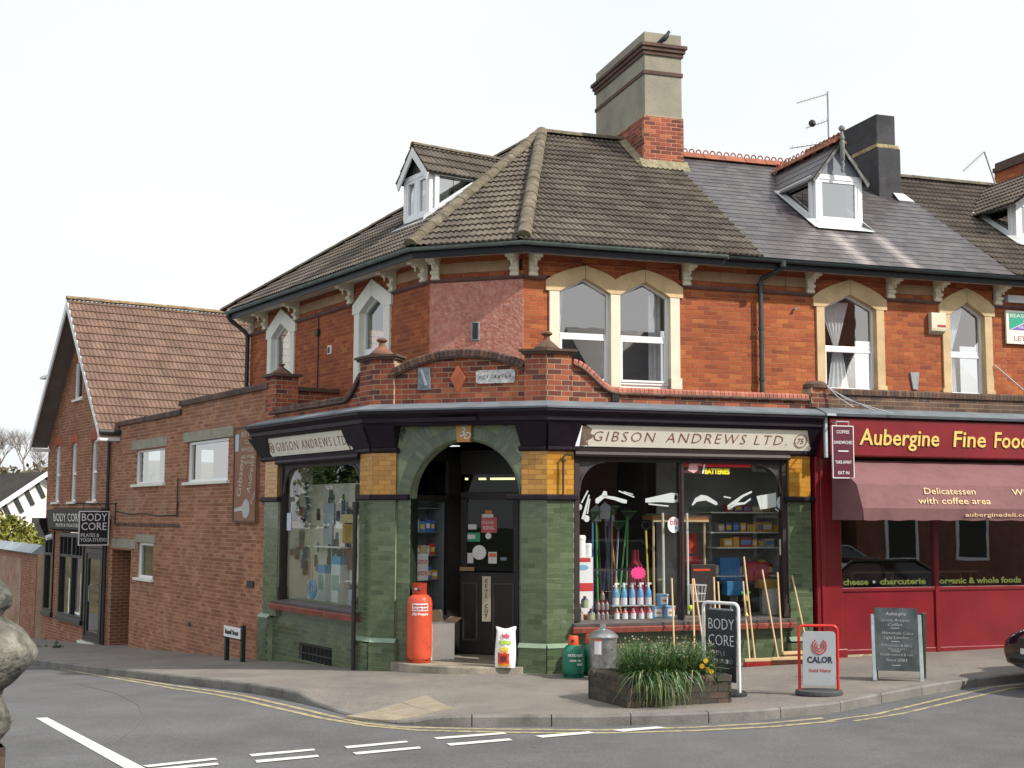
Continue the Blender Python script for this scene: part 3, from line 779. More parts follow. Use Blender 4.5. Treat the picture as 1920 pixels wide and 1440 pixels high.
for x0,x1,t in ((cs0-.12,cs1+.1,ct0-.14),):
    zz=6.52+(t+.45)*tanR;mb.add([(x0,t,zz+.05),(x1,t,zz+.05),(x1,ct0-.01,zz+.26),(x0,ct0-.01,zz+.26)],[(0,1,2,3)])
mb.prism([(cs0-.16,8.6),(cs0-.0,8.6),(cs0-.0,8.65),(cs0-.16,8.62)],2.6,2.61)
zz=lambda t:6.52+(t+.45)*tanR
mb.add([(cs0-.15,ct0-.1,zz(ct0-.1)+.05),(cs0-.02,ct0-.1,zz(ct0-.1)+.13),(cs0-.02,3.7,zz(3.7)+.13),(cs0-.15,3.7,zz(3.7)+.05)],[(0,1,2,3)])
mb.build('flaunching',mat('lichen_mortar',(.25,.22,.14),.95,.25,8,.4,30,dirt=((.3,.19,.05),4,.22)),ch)
# --- dormers
def dormer(root,M,s0,s1,t0,tanr,zeave,zap,of,os_,style,roofer=None,panes=2):
    zr=lambda t:6.52+(t+.45)*tanr
    tb=(zeave-6.52)/tanr-.45;ta=(zap-6.52)/tanr-.45;c=(s0+s1)/2;zb=zr(t0)+.03
    mb=MB(M);fw=.09
    # front frame
    outer=[(s0,zb),(s1,zb),(s1,zeave),(s0,zeave)]
    body=MB(M)
    body.box(s0+.03,s1-.03,t0+.5,t0+.52,zb+.2,zeave-.02)
    d=body.build('dormer',m_dark,root)
    fr=MB(M);ins=strip_poly(fr,outer,fw,t0,t0+.09)
    if panes==2: fr.box(c-.04,c+.04,t0+.005,t0+.08,zb+fw,zeave-fw)
    cells=[(s0+fw,c-.04),(c+.04,s1-fw)] if panes==2 else [(s0+fw,s1-fw)]
    for a,b in cells: strip_poly(fr,[(a,zb+fw),(b,zb+fw),(b,zeave-fw),(a,zeave-fw)],.055,t0+.012,t0+.07)
    # side frames (triangles) both sides
    for x in (s0,s1):
        F2=M@Matrix(((0,-1,0,x+(0 if x==s0 else 0)),(1,0,0,0),(0,0,1,0),(0,0,0,1)))
        fr.M=F2;y0,y1=(.0,.05) if x==s0 else (-.05,.0)
        tri=[(t0+.09,zr(t0+.09)+.02),(tb,zeave-.02),(t0+.09,zeave-.02)]
        strip_poly(fr,tri,.085,y0,y1)
    fr.build('frame',m_pvc,d,bevel=.004)
    g=MB(M)
    for a,b in cells: g.quad((a,t0+.045,zb+fw),(b,t0+.045,zb+fw),(b,t0+.045,zeave-fw),(a,t0+.045,zeave-fw))
    for x in (s0+.03,s1-.03): g.add([(x,t0+.1,zr(t0+.1)+.06),(x,tb-.05,zeave-.05),(x,t0+.1,zeave-.05)],[(0,1,2)])
    g.build('pane',m_g_lt,d)
    if style=='tile':
        bl=MB(M);bl.add([(s1-.1,t0+.12,zr(t0+.1)+.1),(s1-.1,tb-.1,zeave-.06),(s1-.1,t0+.12,zeave-.06)],[(0,1,2),(2,1,0)]);bl.build('blind_and_sky_sheet',mat('sky_reflection_sheet',(.55,.6,.6),.9,.03),d)  # added pale sheet, imitates the sky reflected in the side glass
    cu=MB()
    # gable panel and barge boards
    gp_=MB(M);gp_.prism([(s0+.0,zeave),(s1-.0,zeave),(c,zap-.1)],t0+.02,t0+.05);gp_.build('gable_panel',m_iron if style=='tile' else mat('lead_grey_panel',(.2,.22,.26),.6,.1),d)
    k=(zap-zeave)/((s1-s0)/2);e=os_
    bg_=MB(M);h=.15 if style=='tile' else .07
    L=[(s0-e,zeave-e*k-.01),(c,zap-.02),(c,zap-.02-h*1.25),(s0-e+h*.35,zeave-e*k-.02-h*.7)]
    bg_.prism(L,t0-of,t0-of+.03);bg_.prism([(2*c-x,z) for x,z in L],t0-of,t0-of+.03)
    bg_.build('barge_board',m_white if style=='tile' else mat('weathered_board',(.12,.12,.12),.8,.25,8,dirt=((.35,.33,.3),6,.4)),d)
    # roof slopes
    rs=MB(M)
    A=(c,t0-of,zap);B=(c,ta,zap);el=(s0-e,t0-of,zeave-e*k);tl=(s0-e,tb-e*k/tanr,zeave-e*k)
    er=(s1+e,t0-of,zeave-e*k);tr=(s1+e,tb-e*k/tanr,zeave-e*k)
    rs.add([el,A,B,tl],[(0,1,2,3),(3,2,1,0)]);rs.add([A,er,tr,B],[(0,1,2,3),(3,2,1,0)])
    ro=rs.build('dormer_roof',m_under,d)
    for q,(P,Q,Rr,S) in enumerate(((el,A,B,tl),(er,A,B,tr))):
        P,Q,Rr,S=[M@Vector(p) for p in (P,Q,Rr,S)]
        U=(S-P).normalized() if q==1 else (P-S).normalized();O=P if q==1 else S
        N=U.cross(Q-O);V=N.cross(U).normalized()
        if N.z<0: U=-U;O=S if q==1 else P;N=U.cross(Q-O);V=N.cross(U).normalized()
        pts=[to2(O,U,V,p) for p in (P,S,Rr,Q)]
        ar=sum(pts[i][0]*pts[(i+1)%4][1]-pts[(i+1)%4][0]*pts[i][1] for i in range(4))
        if ar<0: pts=pts[::-1]
        roofer.plane(O,U,V,pts)
    # lead flashing apron
    ap=MB(M);ap.add([(s0-.1,t0-.22,zr(t0-.22)+.05),(s1+.12,t0-.22,zr(t0-.22)+.05),(s1+.05,t0+.0,zb+.01),(s0-.05,t0+.0,zb+.01)],[(0,1,2,3)])
    for x,sg in ((s0,-1),(s1,1)):
        ap.add([(x+sg*.13,t0-.2,zr(t0-.2)+.05),(x+sg*.0,t0-.1,zr(t0-.1)+.12),(x,tb-.2,zr(tb-.2)+.1),(x+sg*.13,tb-.1,zr(tb-.1)+.05)],[(0,1,2,3),(3,2,1,0)])
    ap.build('lead_apron',mat('bright_lead',(.55,.57,.58),.5,.15,5),d)
    return d,(M@Vector(A),M@Vector(B)),zb
m_tileB=m_tileA
rfd=Roofer(shop,roofA,'roof_tile',m_tileA,'roman',.30,.25)
dA,rl,_=dormer(shop,UL,-2.45,-1.50,.82,tanL,8.38,8.88,.1,.10,'tile',rfd)
rfd.done()
caps(shop,roofA,'ridge_tile',m_hip,rl[0]+Vector((0,0,.02)),rl[1]+Vector((0,0,.02)),.4,.07)
# curtains inside dormer
cu=MB();curtain(cu,UL,-2.4,-2.15,7.6,8.3,1.0,.02,4);curtain(cu,UL,-1.9,-1.6,7.6,8.3,1.0,.02,4);cu.build('curtain',m_curt,dA,smooth=180)

# --- downpipe left end
mb=MB(UL);mb.tube([(-7.75,-.47,6.43),(-7.74,-.40,6.32),(-7.62,-.12,6.08),(-7.55,-.09,5.98),(-7.55,-.09,4.3)],.045,10)
mb.build('downpipe',m_iron,shop,smooth=60)
mb=MB(UL);mb.box(-4.235,-4.215,-.02,0,4.6,5.98);mb.box(-4.29,-4.16,-.06,0,5.62,5.74);mb.build('old_cable',m_iron,shop)
mb=MB(UL);mb.box(-3.80,-3.64,-.02,0,5.22,5.38);mb.build('air_vent',m_creamL,shop);mb=MB(UL);mb.box(-3.78,-3.69,-.024,-.018,5.24,5.35);mb.build('air_vent',m_iron,shop)
# ------------------------------------------------------------ green tiled shopfront of the corner building
gt=Brickwork('glazed_tile',shop,'tiled_wall',(m_gtile,m_gjoint),L=.2,H=.068,J=.005,D=.02,T=.12,proud=.003,weights=[1,2,3,4,4,4,4,3,1,1])
yt=Brickwork('yellow_tile',shop,'yellow_tiled_wall',(m_ytile,m_yjoint),L=.2,H=.068,J=.005,D=.02,T=.12,proud=.003,limit=120)
CW=2.759
# piers: R side
def g0(s): return -.35
gt.face(FR,0,.42,.40,2.48);gt.face(FR,0,.45,-.25,.36,d=.05);gt.face(FR,3.96,4.34,.36,2.48);gt.face(FR,3.93,4.38,-.1,.33,d=.05)
gt.face(FR,.45,3.93,-.1,.57,d=-.06)
yt.face(FR,0,.42,2.56,3.19);yt.face(FR,3.97,4.34,2.56,3.19)
# C side
gt.face(FC,0,.385,.40,2.48);gt.face(FC,CW-.385,CW,.40,2.48);gt.face(FC,0,.41,-.3,.36,d=.05);gt.face(FC,CW-.41,CW,-.25,.36,d=.05)
yt.face(FC,0,.385,2.56,3.19);yt.face(FC,CW-.385,CW,2.56,3.19)
# L side
gt.face(FL,-.42,0,.36,2.48);gt.face(FL,-.45,0,-.35,.33,d=.05);gt.face(FL,-4.16,-3.55,.50,2.48);gt.face(FL,-4.24,-3.82,-.45,.46,d=.05)
gt.face(FL,-3.9,-.42,-.45,.62,lambda z:[(-2.68,-1.42)] if -.19<z<.12 else [],d=-.06)
yt.face(FL,-.42,0,2.56,3.19);yt.face(FL,-4.16,-3.62,2.56,3.19)
# arch: recessed wall with radial tiles
ac,ar,az=1.47,.86,2.5
def arch_hole(z):
    if z<az: return [(ac-ar,ac+ar)]
    if z<az+ar: h=sqrt(ar*ar-(z-az)**2);return [(ac-h,ac+h)]
    return []
gt.face(FC,.385,ac-ar+.0,.0,2.5,d=-.05);gt.face(FC,ac+ar,CW-.385,.0,2.5,d=-.05)
mb=MB(FC);n=28
for i in range(n):
    a0,a1=pi*i/n,pi*(i+1)/n
    p=[(ac+cos(a)*ar,az+sin(a)*ar) for a in (a0,a1)]
    def ext(a):
        c_,s_=cos(a),sin(a);k=1e9
        if c_>1e-6:k=min(k,(CW-.385-ac)/c_)
        if c_<-1e-6:k=min(k,(.385-ac)/c_)
        if s_>1e-6:k=min(k,(3.6-az)/s_)
        return (ac+c_*k,az+s_*k)
    mb.prism([p[0],ext(a0),ext(a1),p[1]],.057,.3)
mb.build('arch_wall',m_gjoint,shop)
vs=[]
for i in range(10):
    m=MB();m.box(0,.195,0,.02,-.032,.032,tone=(i+.5)/10,back=False);vs.append(m)
pa=Pieces('glazed_tile',shop,shop,[m_gtile],vs,300)
for k in range(5):
    r0=ar+.005+.2*k;st=.07/(ar+.2);na=int(pi/st)
    for i in range(na+1):
        a=pi*(i+.5*(k%2))/na
        if a>pi: continue
        c_,s_=cos(a),sin(a);x1,z1=ac+c_*(r0+.19),az+s_*(r0+.19)
        if x1<.385 or x1>CW-.385 or z1>3.59: continue
        w0=2*(r0+.1)*sin(st*.5)/.064*.5*2*.46
        Mx=FC@Matrix.Translation((ac+c_*r0,.05,az+s_*r0))@Matrix.Rotation(-a,4,'Y')@Matrix.Diagonal((1,1,max(.8,w0/.064*.064*1.0+.02*k) if False else 1+.12*k,1))
        pa.put(Mx)
pa.done()
# cut tile infill of the spandrels (corner pieces beyond the rings)
gt.done();yt.done()
# arch reveal
mb=MB(FC)
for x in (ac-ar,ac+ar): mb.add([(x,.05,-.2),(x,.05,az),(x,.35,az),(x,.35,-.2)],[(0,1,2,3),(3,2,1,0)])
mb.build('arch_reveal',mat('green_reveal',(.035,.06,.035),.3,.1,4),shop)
# moulded arch rim
mb=MB(FC);mb.tube([(ac+cos(pi*i/24)*(ar+.012),.052,az+sin(pi*i/24)*(ar+.012)) for i in range(25)],.016,6);mb.build('arch_rim',m_gtile,shop,smooth=True)
# keystone with monogram
mb=MB(FC);mb.prism([(ac-.105,3.335),(ac+.105,3.335),(ac+.125,3.595),(ac-.125,3.595)],-.02,.1);ks=mb.build('keystone',m_ytile,shop,bevel=.006)
text('3',.2,FC,ac-.07,3.42,m_white,ks,'monogram',d=.022,shear=.2);text('D',.15,FC,ac+.0,3.38,m_white,ks,'monogram',d=.024,shear=.3)
# plinth caps, ledges, capitals
m_pcap=mat('pale_green_cap',(.22,.3,.22),.35,.1,4)
for M,a,b in ((FR,0,.46),(FR,3.92,4.39),(FC,-.0,.42),(FC,CW-.42,CW),(FL,-.46,0)):
    h=.36;along(M,[(.0,h),(.065,h),(.0,h+.06)],a,b).build('plinth_cap',m_pcap,shop)
along(FL,[(.0,.46),(.065,.46),(.0,.52)],-4.25,-3.8).build('plinth_cap',m_pcap,shop)
pro=[(-.06,2.475),(.03,2.475),(.055,2.49),(.055,2.535),(.03,2.56),(-.06,2.56)]
for M,a,b in ((FR,-.015,.47),(FR,3.9,4.4),(FC,-.03,.6),(FC,CW-.6,CW+.015),(FL,-.47,.03),(FL,-4.25,-3.5)):
    along(M,pro,a,b).build('pier_ledge',m_purple,shop)
for M,a,b in ((FR,-.0,.48),(FR,3.93,4.4),(FC,-.0,.42),(FC,CW-.42,CW),(FL,-.48,.0),(FL,-4.28,-3.55)):
    along(M,[(-.06,3.19),(.03,3.19),(.06,3.215),(.06,3.26),(-.06,3.26)],a,b).build('capital_band',m_purple,shop)
# console blocks (flaring dark blocks between the fascia boards)
def console(M,a,b,fa=0,fb=0):
    mb=MB(M);d0,d1=.05,.22
    v=[(a,-d0,3.26),(b,-d0,3.26),(b,.1,3.26),(a,.1,3.26),(a-fa,-d1,3.60),(b+fb,-d1,3.60),(b+fb,.1,3.60),(a-fa,.1,3.60)]
    mb.add(v,[(0,1,5,4),(1,2,6,5),(3,0,4,7),(4,5,6,7),(3,2,1,0),(2,3,7,6)]);mb.build('console_block',m_purple,shop,bevel=.006)
console(FR,.0,.42,.055,.06);console(FR,4.32,4.42,.12,.02)
console(FC,.0,.385,.055,.05);console(FC,CW-.385,CW,.05,.055)
console(FL,-.70,0,.0,.055);console(FL,-4.26,-3.78,.22,.12)
# cornice and lead
cor=[(-.1,3.58),(.2,3.58),(.22,3.62),(.25,3.63),(.25,3.69),(.33,3.76),(.33,3.815),(-.1,3.83)]
mb=MB();sweep(mb,'S',cor,-4.32,4.42);mb.build('cornice',m_purple,shop)
mb=MB();sweep(mb,'S',[(-.02,3.8),(.345,3.8),(.35,3.825),(.06,3.925),(-.02,3.93)],-4.2,4.44);mb.build('lead_flashing',m_lead,shop)
# dentil drops under the cornice over the arch
mb=MB(FC);mb.box(ac-.3,ac+.3,-.3,-.1,3.63,3.69);mb.build('cornice_block',m_purple,shop)
# fascia boards with lettering
def board(M,x0,x1,xl0,xl1,nm,lab=None):
    mb=MB(M);d0,d1=.06,.17
    v=[(x0,-d0,3.265),(x1,-d0,3.265),(xl1,-d1,3.575),(xl0,-d1,3.575)]
    v+=[(a,b+.03,c) for a,b,c in v]
    mb.add(v,[(0,1,2,3),(7,6,5,4),(0,4,5,1),(1,5,6,2),(2,6,7,3),(3,7,4,0)]);return mb.build(nm,m_signc,shop)
def tilt(M,x): # frame whose y plane lies on the tilted board
    a=atan2(.11,.31);return M@Matrix.Translation((x,-.06,3.265))@Matrix.Rotation(a,4,'X')
b1=board(FR,.62,4.30,.56,4.42,'fascia_board');b2=board(FL,-3.72,-.55,-4.02,-.70,'fascia_board')
T1=tilt(FR,0);T2=tilt(FL,0)
for st,x,wd in (('GIBSON',.66,.98),('ANDREWS',1.84,1.33),('LTD.',3.30,.56)):
    text(st,.225,T1,x,.085,m_signtx,b1,'lettering',shear=.14,sp=1.25,d=.003,bold=-.004,width=wd)
for st,x,wd in (('GIBSON',-3.46,.93),('ANDREWS',-2.38,1.15),('LTD',-1.14,.42)):
    text(st,.225,T2,x,.085,m_signtx,b2,'lettering',shear=.14,sp=1.25,d=.003,bold=-.004,width=wd)
def ring(M,x,z,r,parent,m):
    mb=MB(M);mb.tube([(x+r*cos(2*pi*i/20),-.004,z+r*sin(2*pi*i/20)) for i in range(21)],.006,4,cap=False);mb.build('number_ring',m,parent)
ring(T1,4.12,.16,.105,b1,m_signtx);text('75',.12,T1,4.05,.115,m_signtx,b1,'lettering',d=.003,shear=.15)
ring(T2,-3.62,.16,.085,b2,m_signtx);text('75',.1,T2,-3.67,.12,m_signtx,b2,'lettering',d=.003)
# ragged wood where paint has come off at the board ends
for T,x,s_ in ((T1,.53,1),(T2,-.63,-.45)):
    mb=MB(T);random.seed(3);z=.02
    mb.prism([(x,.0),(x+.09*s_,.02),(x+.05*s_,.08),(x+.13*s_,.13),(x+.18*s_,.17),(x+.1*s_,.2),(x+.12*s_,.26),(x+.04*s_,.31),(x-.03*s_,.31),(x-.04*s_,.0)],-.004,.02);mb.build('weathered_end',mat('weathered_wood',(.22,.15,.12),.9,.3,12,.3,40),b1 if T is T1 else b2)
along(FR,[(-.1,3.12),(.045,3.12),(.06,3.15),(.045,3.19),(.06,3.25),(-.1,3.25)],.43,3.97).build('board_frame',m_brown,shop)
along(FL,[(-.1,3.12),(.045,3.12),(.06,3.15),(.045,3.19),(.06,3.25),(-.1,3.25)],-3.62,-.43).build('board_frame',m_purple,shop)
# window timberwork
def shopwindow(M,x0,x1,mull,zs,nm,mt,sillm,zb,gm=None):
    win=MB(M);win.box(x0,x1,.06,.16,3.05,3.12);wo=win.build(nm,mt,shop)
    fr=MB(M)
    for a,b in [(x0,x0+.085),(x1-.085,x1)]: fr=MB(M);fr.box(a,b,.04,.17,zs,3.12); fr.box(a-.01,b+.01,.02,.18,zs,zs+.2);fr.build('window_post',mt,wo,bevel=.006)
    for c in mull:
        fr=MB(M);fr.box(c-.035,c+.035,.05,.16,zs,3.05);fr.tube([(c,.05,zs),(c,.05,3.05)],.02,8);fr.build('mullion',mt,wo)
    for s_,xe in ((1,x0+.085),(-1,x1-.085)):   # carved arched corner spandrels
        rr=.42;n=10;arc=[(xe+s_*(rr-rr*cos(pi/2*i/n)),3.05-rr*1.05+rr*1.05*sin(pi/2*i/n)) for i in range(n+1)]
        sp=MB(M);sp.prism(arc+[(xe,3.05)],.08,.11)
        sp.tube([(x,.075,z) for x,z in arc],.02,6)
        random.seed(5)
        for q in range(14):
            u=random.random();v_=random.random()
            if (1-u)**2+(1-v_)**2>1.1:
                cx,cz=xe+s_*rr*u,3.05-rr*1.05*(1-v_)
                sp.tube([(cx+.03*cos(t*.9)*(1-t/9),.075,cz+.03*sin(t*.9)*(1-t/9)) for t in range(7)],.006,4)
        sp.build('carved_spandrel',mat('carved_timber',(.055,.045,.05),.5,.3,14),wo)
    xs=[x0+.08]+mull+[x1-.08]
    for a,b in zip(xs,xs[1:]):
        g=MB(M);g.quad((a,.12,zs),(b,.12,zs),(b,.12,3.06),(a,.12,3.06));g.build('pane',gm or m_g_shop,wo)
    si=MB(M);si.prismx([(-.06,zs-.07),(-.07,zs-.03),(.2,zs+.01),(.2,zs-.07)],x0-.04,x1+.04);si.build('timber_sill',mat('grey_sill',(.1,.085,.085),.6,.2,5,.1,30),wo)
    si=MB(M);si.prismx([(-.0,zb),(-.09,zb+.01),(-.1,zs-.09),(-.08,zs-.073),(.1,zs-.073),(.1,zb)],x0-.06,x1+.06);si.build('brick_sill',sillm,wo)
    return wo
m_rsill=mat('red_sill',(.2,.045,.03),.6,.25,5,.2,30,dirt=((.3,.2,.15),7,.3))
winR=shopwindow(FR,.44,3.95,[2.17],.72,'shop_window',m_brown,m_rsill,.555)
winL=shopwindow(FL,-3.58,-.42,[],.80,'shop_window',m_brown,m_rsill,.62,glass('shop_glass_shaded',.17,(.9,.93,.92),wob=.05))
# vent grille
mb=MB(FL);mb.box(-2.68,-1.42,.11,.14,-.2,.12);gr=mb.build('vent_grille',m_dark,shop)
mb=MB(FL)
for i in range(9): x=-2.6+i*.145;mb.tube([(x,.08,-.19),(x,.08,.11)],.014,6)
for z in (-.19,-.03,.11): mb.box(-2.68,-1.42,.07,.09,z-.012,z+.012)
mb.build('grille_bar',m_iron,gr)
# floors, ceilings, back walls inside
mb=MB(FR);mb.box(.3,4.33,.18,1.5,.66,.715);mb.build('display_floor',mat('display_floor',(.22,.2,.18),.8,.2,3),shop)
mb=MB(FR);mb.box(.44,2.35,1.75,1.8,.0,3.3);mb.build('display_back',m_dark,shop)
mb=MB(FR);mb.box(2.35,4.3,1.35,1.4,.0,3.3);mb.box(4.26,4.3,.2,1.4,.7,3.2);mb.build('display_back',mat('shop_wall_grey',(.3,.31,.29),.9,.15,2),shop)
mb=MB(FL);mb.box(-3.62,-.3,.18,1.0,.74,.795);mb.build('display_floor',mat('display_floor2',(.3,.27,.25),.8,.1,3),shop)
mb=MB(FL);mb.box(-3.55,-.5,.62,.65,.7,2.78);mb.box(-3.6,-3.56,.2,.65,.7,3.2);pb=mb.build('peg_board',mat('peg_board',(.68,.64,.54),.85,.12,2.5),shop)
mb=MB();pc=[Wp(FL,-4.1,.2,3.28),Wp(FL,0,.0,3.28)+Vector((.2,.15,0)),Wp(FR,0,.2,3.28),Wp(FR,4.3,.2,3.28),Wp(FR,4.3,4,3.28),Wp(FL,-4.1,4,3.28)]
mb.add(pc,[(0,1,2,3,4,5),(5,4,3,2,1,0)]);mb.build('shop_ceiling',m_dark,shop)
mb=MB();pc=[Wp(FL,-4.15,.05,3.9),Wp(FL,0,.05,3.9),Wp(FR,0,.05,3.9),Wp(FR,4.33,.05,3.9),Wp(FR,4.33,2,3.9),Wp(FL,-4.15,2,3.9)]
mb.add(pc,[(0,1,2,3,4,5),(5,4,3,2,1,0)]);mb.build('flat_roof',m_lead,shop)
# shop interior shell behind the displays
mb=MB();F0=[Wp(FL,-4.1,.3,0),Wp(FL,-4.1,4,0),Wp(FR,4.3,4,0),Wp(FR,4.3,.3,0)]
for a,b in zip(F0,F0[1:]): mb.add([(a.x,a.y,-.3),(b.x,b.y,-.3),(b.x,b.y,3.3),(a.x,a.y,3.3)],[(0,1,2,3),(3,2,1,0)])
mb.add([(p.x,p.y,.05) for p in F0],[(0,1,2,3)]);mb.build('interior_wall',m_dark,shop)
# porch: step, side windows, door
st=MB(FC);n=14;arc=[(.36+ (2.42-.36)*i/n, .0-.34*sin(pi*i/n)-.06) for i in range(n+1)]
st.prismz([(.36,1.35),*[(x,y) for x,y in arc],(2.42,1.35)],-.3,.085)
stp=st.build('door_step',mat('worn_step_stone',(.3,.26,.21),.85,.2,3,.3,40,dirt=((.1,.1,.07),2.5,.4)),shop,bevel=.012)
door=MB(FC);door.box(.95,1.93,1.32,1.37,.09,2.6);dob=None
d_=MB(FC);d_.box(.93,1.95,1.30,1.36,.09,1.36);d_.box(.93,1.06,1.3,1.36,1.36,2.55);d_.box(1.83,1.95,1.3,1.36,1.36,2.55);d_.box(.93,1.95,1.3,1.36,2.5,2.62);d_.box(.93,1.95,1.3,1.36,2.9,3.38)
m_door=mat('door_black_brown',(.012,.009,.008),.5,.2,5)
dob=d_.build('shop_door',m_door,shop,bevel=.006)
mb=MB(FC)
for a,b in ((1.0,1.25),(1.5,1.85)):
    for z0,z1 in ((.3,1.2),): strip_poly(mb,[(a,z0),(b,z0),(b,z1),(a,z1)],.025,1.285,1.3)
mb.build('door_panel',mat('door_moulding',(.05,.04,.035),.4,.1),dob)
g=MB(FC);g.quad((1.06,1.32,1.38),(1.83,1.32,1.38),(1.83,1.32,2.5),(1.06,1.32,2.5));g.quad((.95,1.32,2.62),(1.93,1.32,2.62),(1.93,1.32,2.9),(.95,1.32,2.9));g.build('door_pane',glass('door_glass',.035,(.8,.85,.85)),dob)
mb=MB(FC);mb.box(.96,1.2,1.26,1.31,1.38,1.44);mb.build('letter_shelf',mat('cardboard',(.35,.22,.12),.85,.1),dob)
mb=MB(FC);mb.box(1.33,1.47,1.285,1.3,.60,1.30);kc=mb.build('key_sign',mat('cream_sign',(.6,.55,.38),.6,.05),dob)
for i,ch in enumerate('KEYS CUT'): text(ch,.085,FC,1.375,1.2-i*.078,m_black,kc,'lettering',d=-1.283)
# posters on the glass
def poster(M,x0,x1,z0,z1,y,col,parent,nm='poster',m=None):
    mb=MB(M);mb.box(x0,x1,y,y+.004,z0,z1);return mb.build(nm,m or mat('print_%02d%02d%02d'%tuple(int(c*99) for c in col),col,.6,.05),parent)
W_=(.7,.7,.68)
p=poster(FC,1.30,1.56,1.98,2.22,1.31,(.55,.12,.12),dob);text('PLEASE',.06,FC,1.32,2.12,m_white,p,'lettering',d=-1.308);text('RING',.08,FC,1.33,2.03,m_white,p,'lettering',d=-1.308)
poster(FC,1.36,1.48,2.23,2.33,1.31,(.6,.2,.05),dob);poster(FC,1.31,1.5,2.22,2.27,1.308,W_,dob)
poster(FC,1.08,1.22,2.03,2.11,1.31,W_,dob);q=poster(FC,1.07,1.28,1.84,1.98,1.31,(.05,.35,.18),dob);poster(FC,1.07,1.2,1.88,1.95,1.308,W_,q)
poster(FC,1.07,1.17,1.5,1.66,1.31,W_,dob);q=poster(FC,1.42,1.56,1.5,1.68,1.31,W_,dob);poster(FC,1.43,1.55,1.6,1.66,1.308,(.7,.2,.05),q);poster(FC,1.62,1.72,1.55,1.6,1.31,(.2,.25,.3),dob)
mb=MB(FC);mb.prism([(1.27+.115*cos(2*pi*i/20),1.67+.115*sin(2*pi*i/20)) for i in range(20)],1.306,1.31);mb.build('poster',m_white,dob)
mb=MB(FC);mb.prism([(1.42+.05*cos(2*pi*i/16),1.93+.05*sin(2*pi*i/16)) for i in range(16)],1.306,1.31);mb.build('poster',m_white,dob)
# strip light inside the shop seen through the transom
m_strip=mat('strip_light',(.8,.8,.6),.5,0,emit=((1,.9,.42),1.6))
for M_,a_,b_,y_,z_ in ((FC,.87,1.3,3.0,2.86),(FC,.66,.78,3.0,2.86),(FC,.41,.45,3.0,2.86)):
    mb=MB(M_);mb.box(a_,b_,y_,y_+.05,z_,z_+.035);mb.build('strip_light',m_strip,shop)
# porch side partitions
def part_frame(x0,y0,x1,y1):
    a=FC@Vector((x0,y0,0));b=FC@Vector((x1,y1,0));u=(b-a);L=u.length;u.normalize();n=Vector((-u.y,u.x,0))
    return Matrix(((u.x,n.x,0,a.x),(u.y,n.y,0,a.y),(0,0,1,0),(0,0,0,1))),L
PL,LL=part_frame(.50,.34,.93,1.3);PR,LR=part_frame(1.95,1.3,2.34,.34)
for P_,L_ in ((PL,LL),(PR,LR)):
    mb=MB(P_);mb.box(0,L_,-.03,.03,.09,.7);mb.box(0,.06,-.03,.03,.7,3.25);mb.box(L_-.28,L_,-.03,.03,.7,3.25) if P_ is PL else mb.box(L_-.06,L_,-.03,.03,.7,3.25);mb.box(0,L_,-.03,.03,2.46,2.56);mb.box(0,L_,-.03,.03,3.1,3.25)
    po=mb.build('porch_window',m_door,shop);g=MB(P_);g.quad((.06,0,.7),(L_-.06,0,.7),(L_-.06,0,3.1),(.06,0,3.1));g.build('pane',m_g_shop,po)
# goods behind the porch glass on shelves
mb=MB(PL);
for z in (1.25,1.62,1.98,2.35): mb.box(.05,L_-.3 if False else LL-.3,.08,.35,z,z+.015)
mb.box(.0,LL,.38,.4,.1,2.5);mb.box(LL-.33,LL-.29,.04,.38,.1,2.5);sh=mb.build('display_shelf',mat('pale_shelf',(.16,.18,.19),.7,.1),shop)
# ceiling of the porch
mb=MB(FC);mb.box(.3,2.5,.30,1.4,3.38,3.42);mb.build('porch_ceiling',m_dark,shop)
# parapet: dwarf brick walls, piers, gablet
pb_=Brickwork('parapet_brick',shop,'parapet_wall',(m_pbrick,m_pmortar),T=.2,limit=300,L=.205,H=.066,J=.013,weights=[1.5,2,2,2,3,3,3,2,2,1])
STUFF['parapet_brick']='parapet_brickwork'
def hcopR(s):  # underside of coping on the R front
    if s<.40: return 4.6
    if s>1.10: return 4.075
    t=(s-.40)/.70;return 4.075+.405*(1+cos(pi*t))/2*(1-.15*t)
def hcopL(s):
    s=-s
    if s<.45: return 4.6
    if s>1.0: return 4.05
    t=(s-.45)/.55;return 4.05+.36*(1-t)**1.6
gcx,gr_=1.415,2.35;gcz=4.63-gr_
def hgab(s): return gcz+sqrt(max(0,gr_**2-(s-gcx)**2))
def under(fn,a,b,rev=False):
    def h(z):
        n=120;r=[];st=None
        for i in range(n+1):
            x=a+(b-a)*i/n;out_=fn(x)<z
            if out_ and st is None: st=x
            if not out_ and st is not None: r.append((st,x));st=None
        if st is not None: r.append((st,b))
        return r
    return h
pb_.face(FR,.40,4.36,3.925,4.50,under(hcopR,.40,4.36),d=-.02)
pb_.face(FL,-4.0,-.45,3.925,4.45,under(hcopL,-4.0,-.45),d=-.02)
pb_.face(FC,.33,2.43,3.925,4.68,under(hgab,.33,2.43),d=-.03)
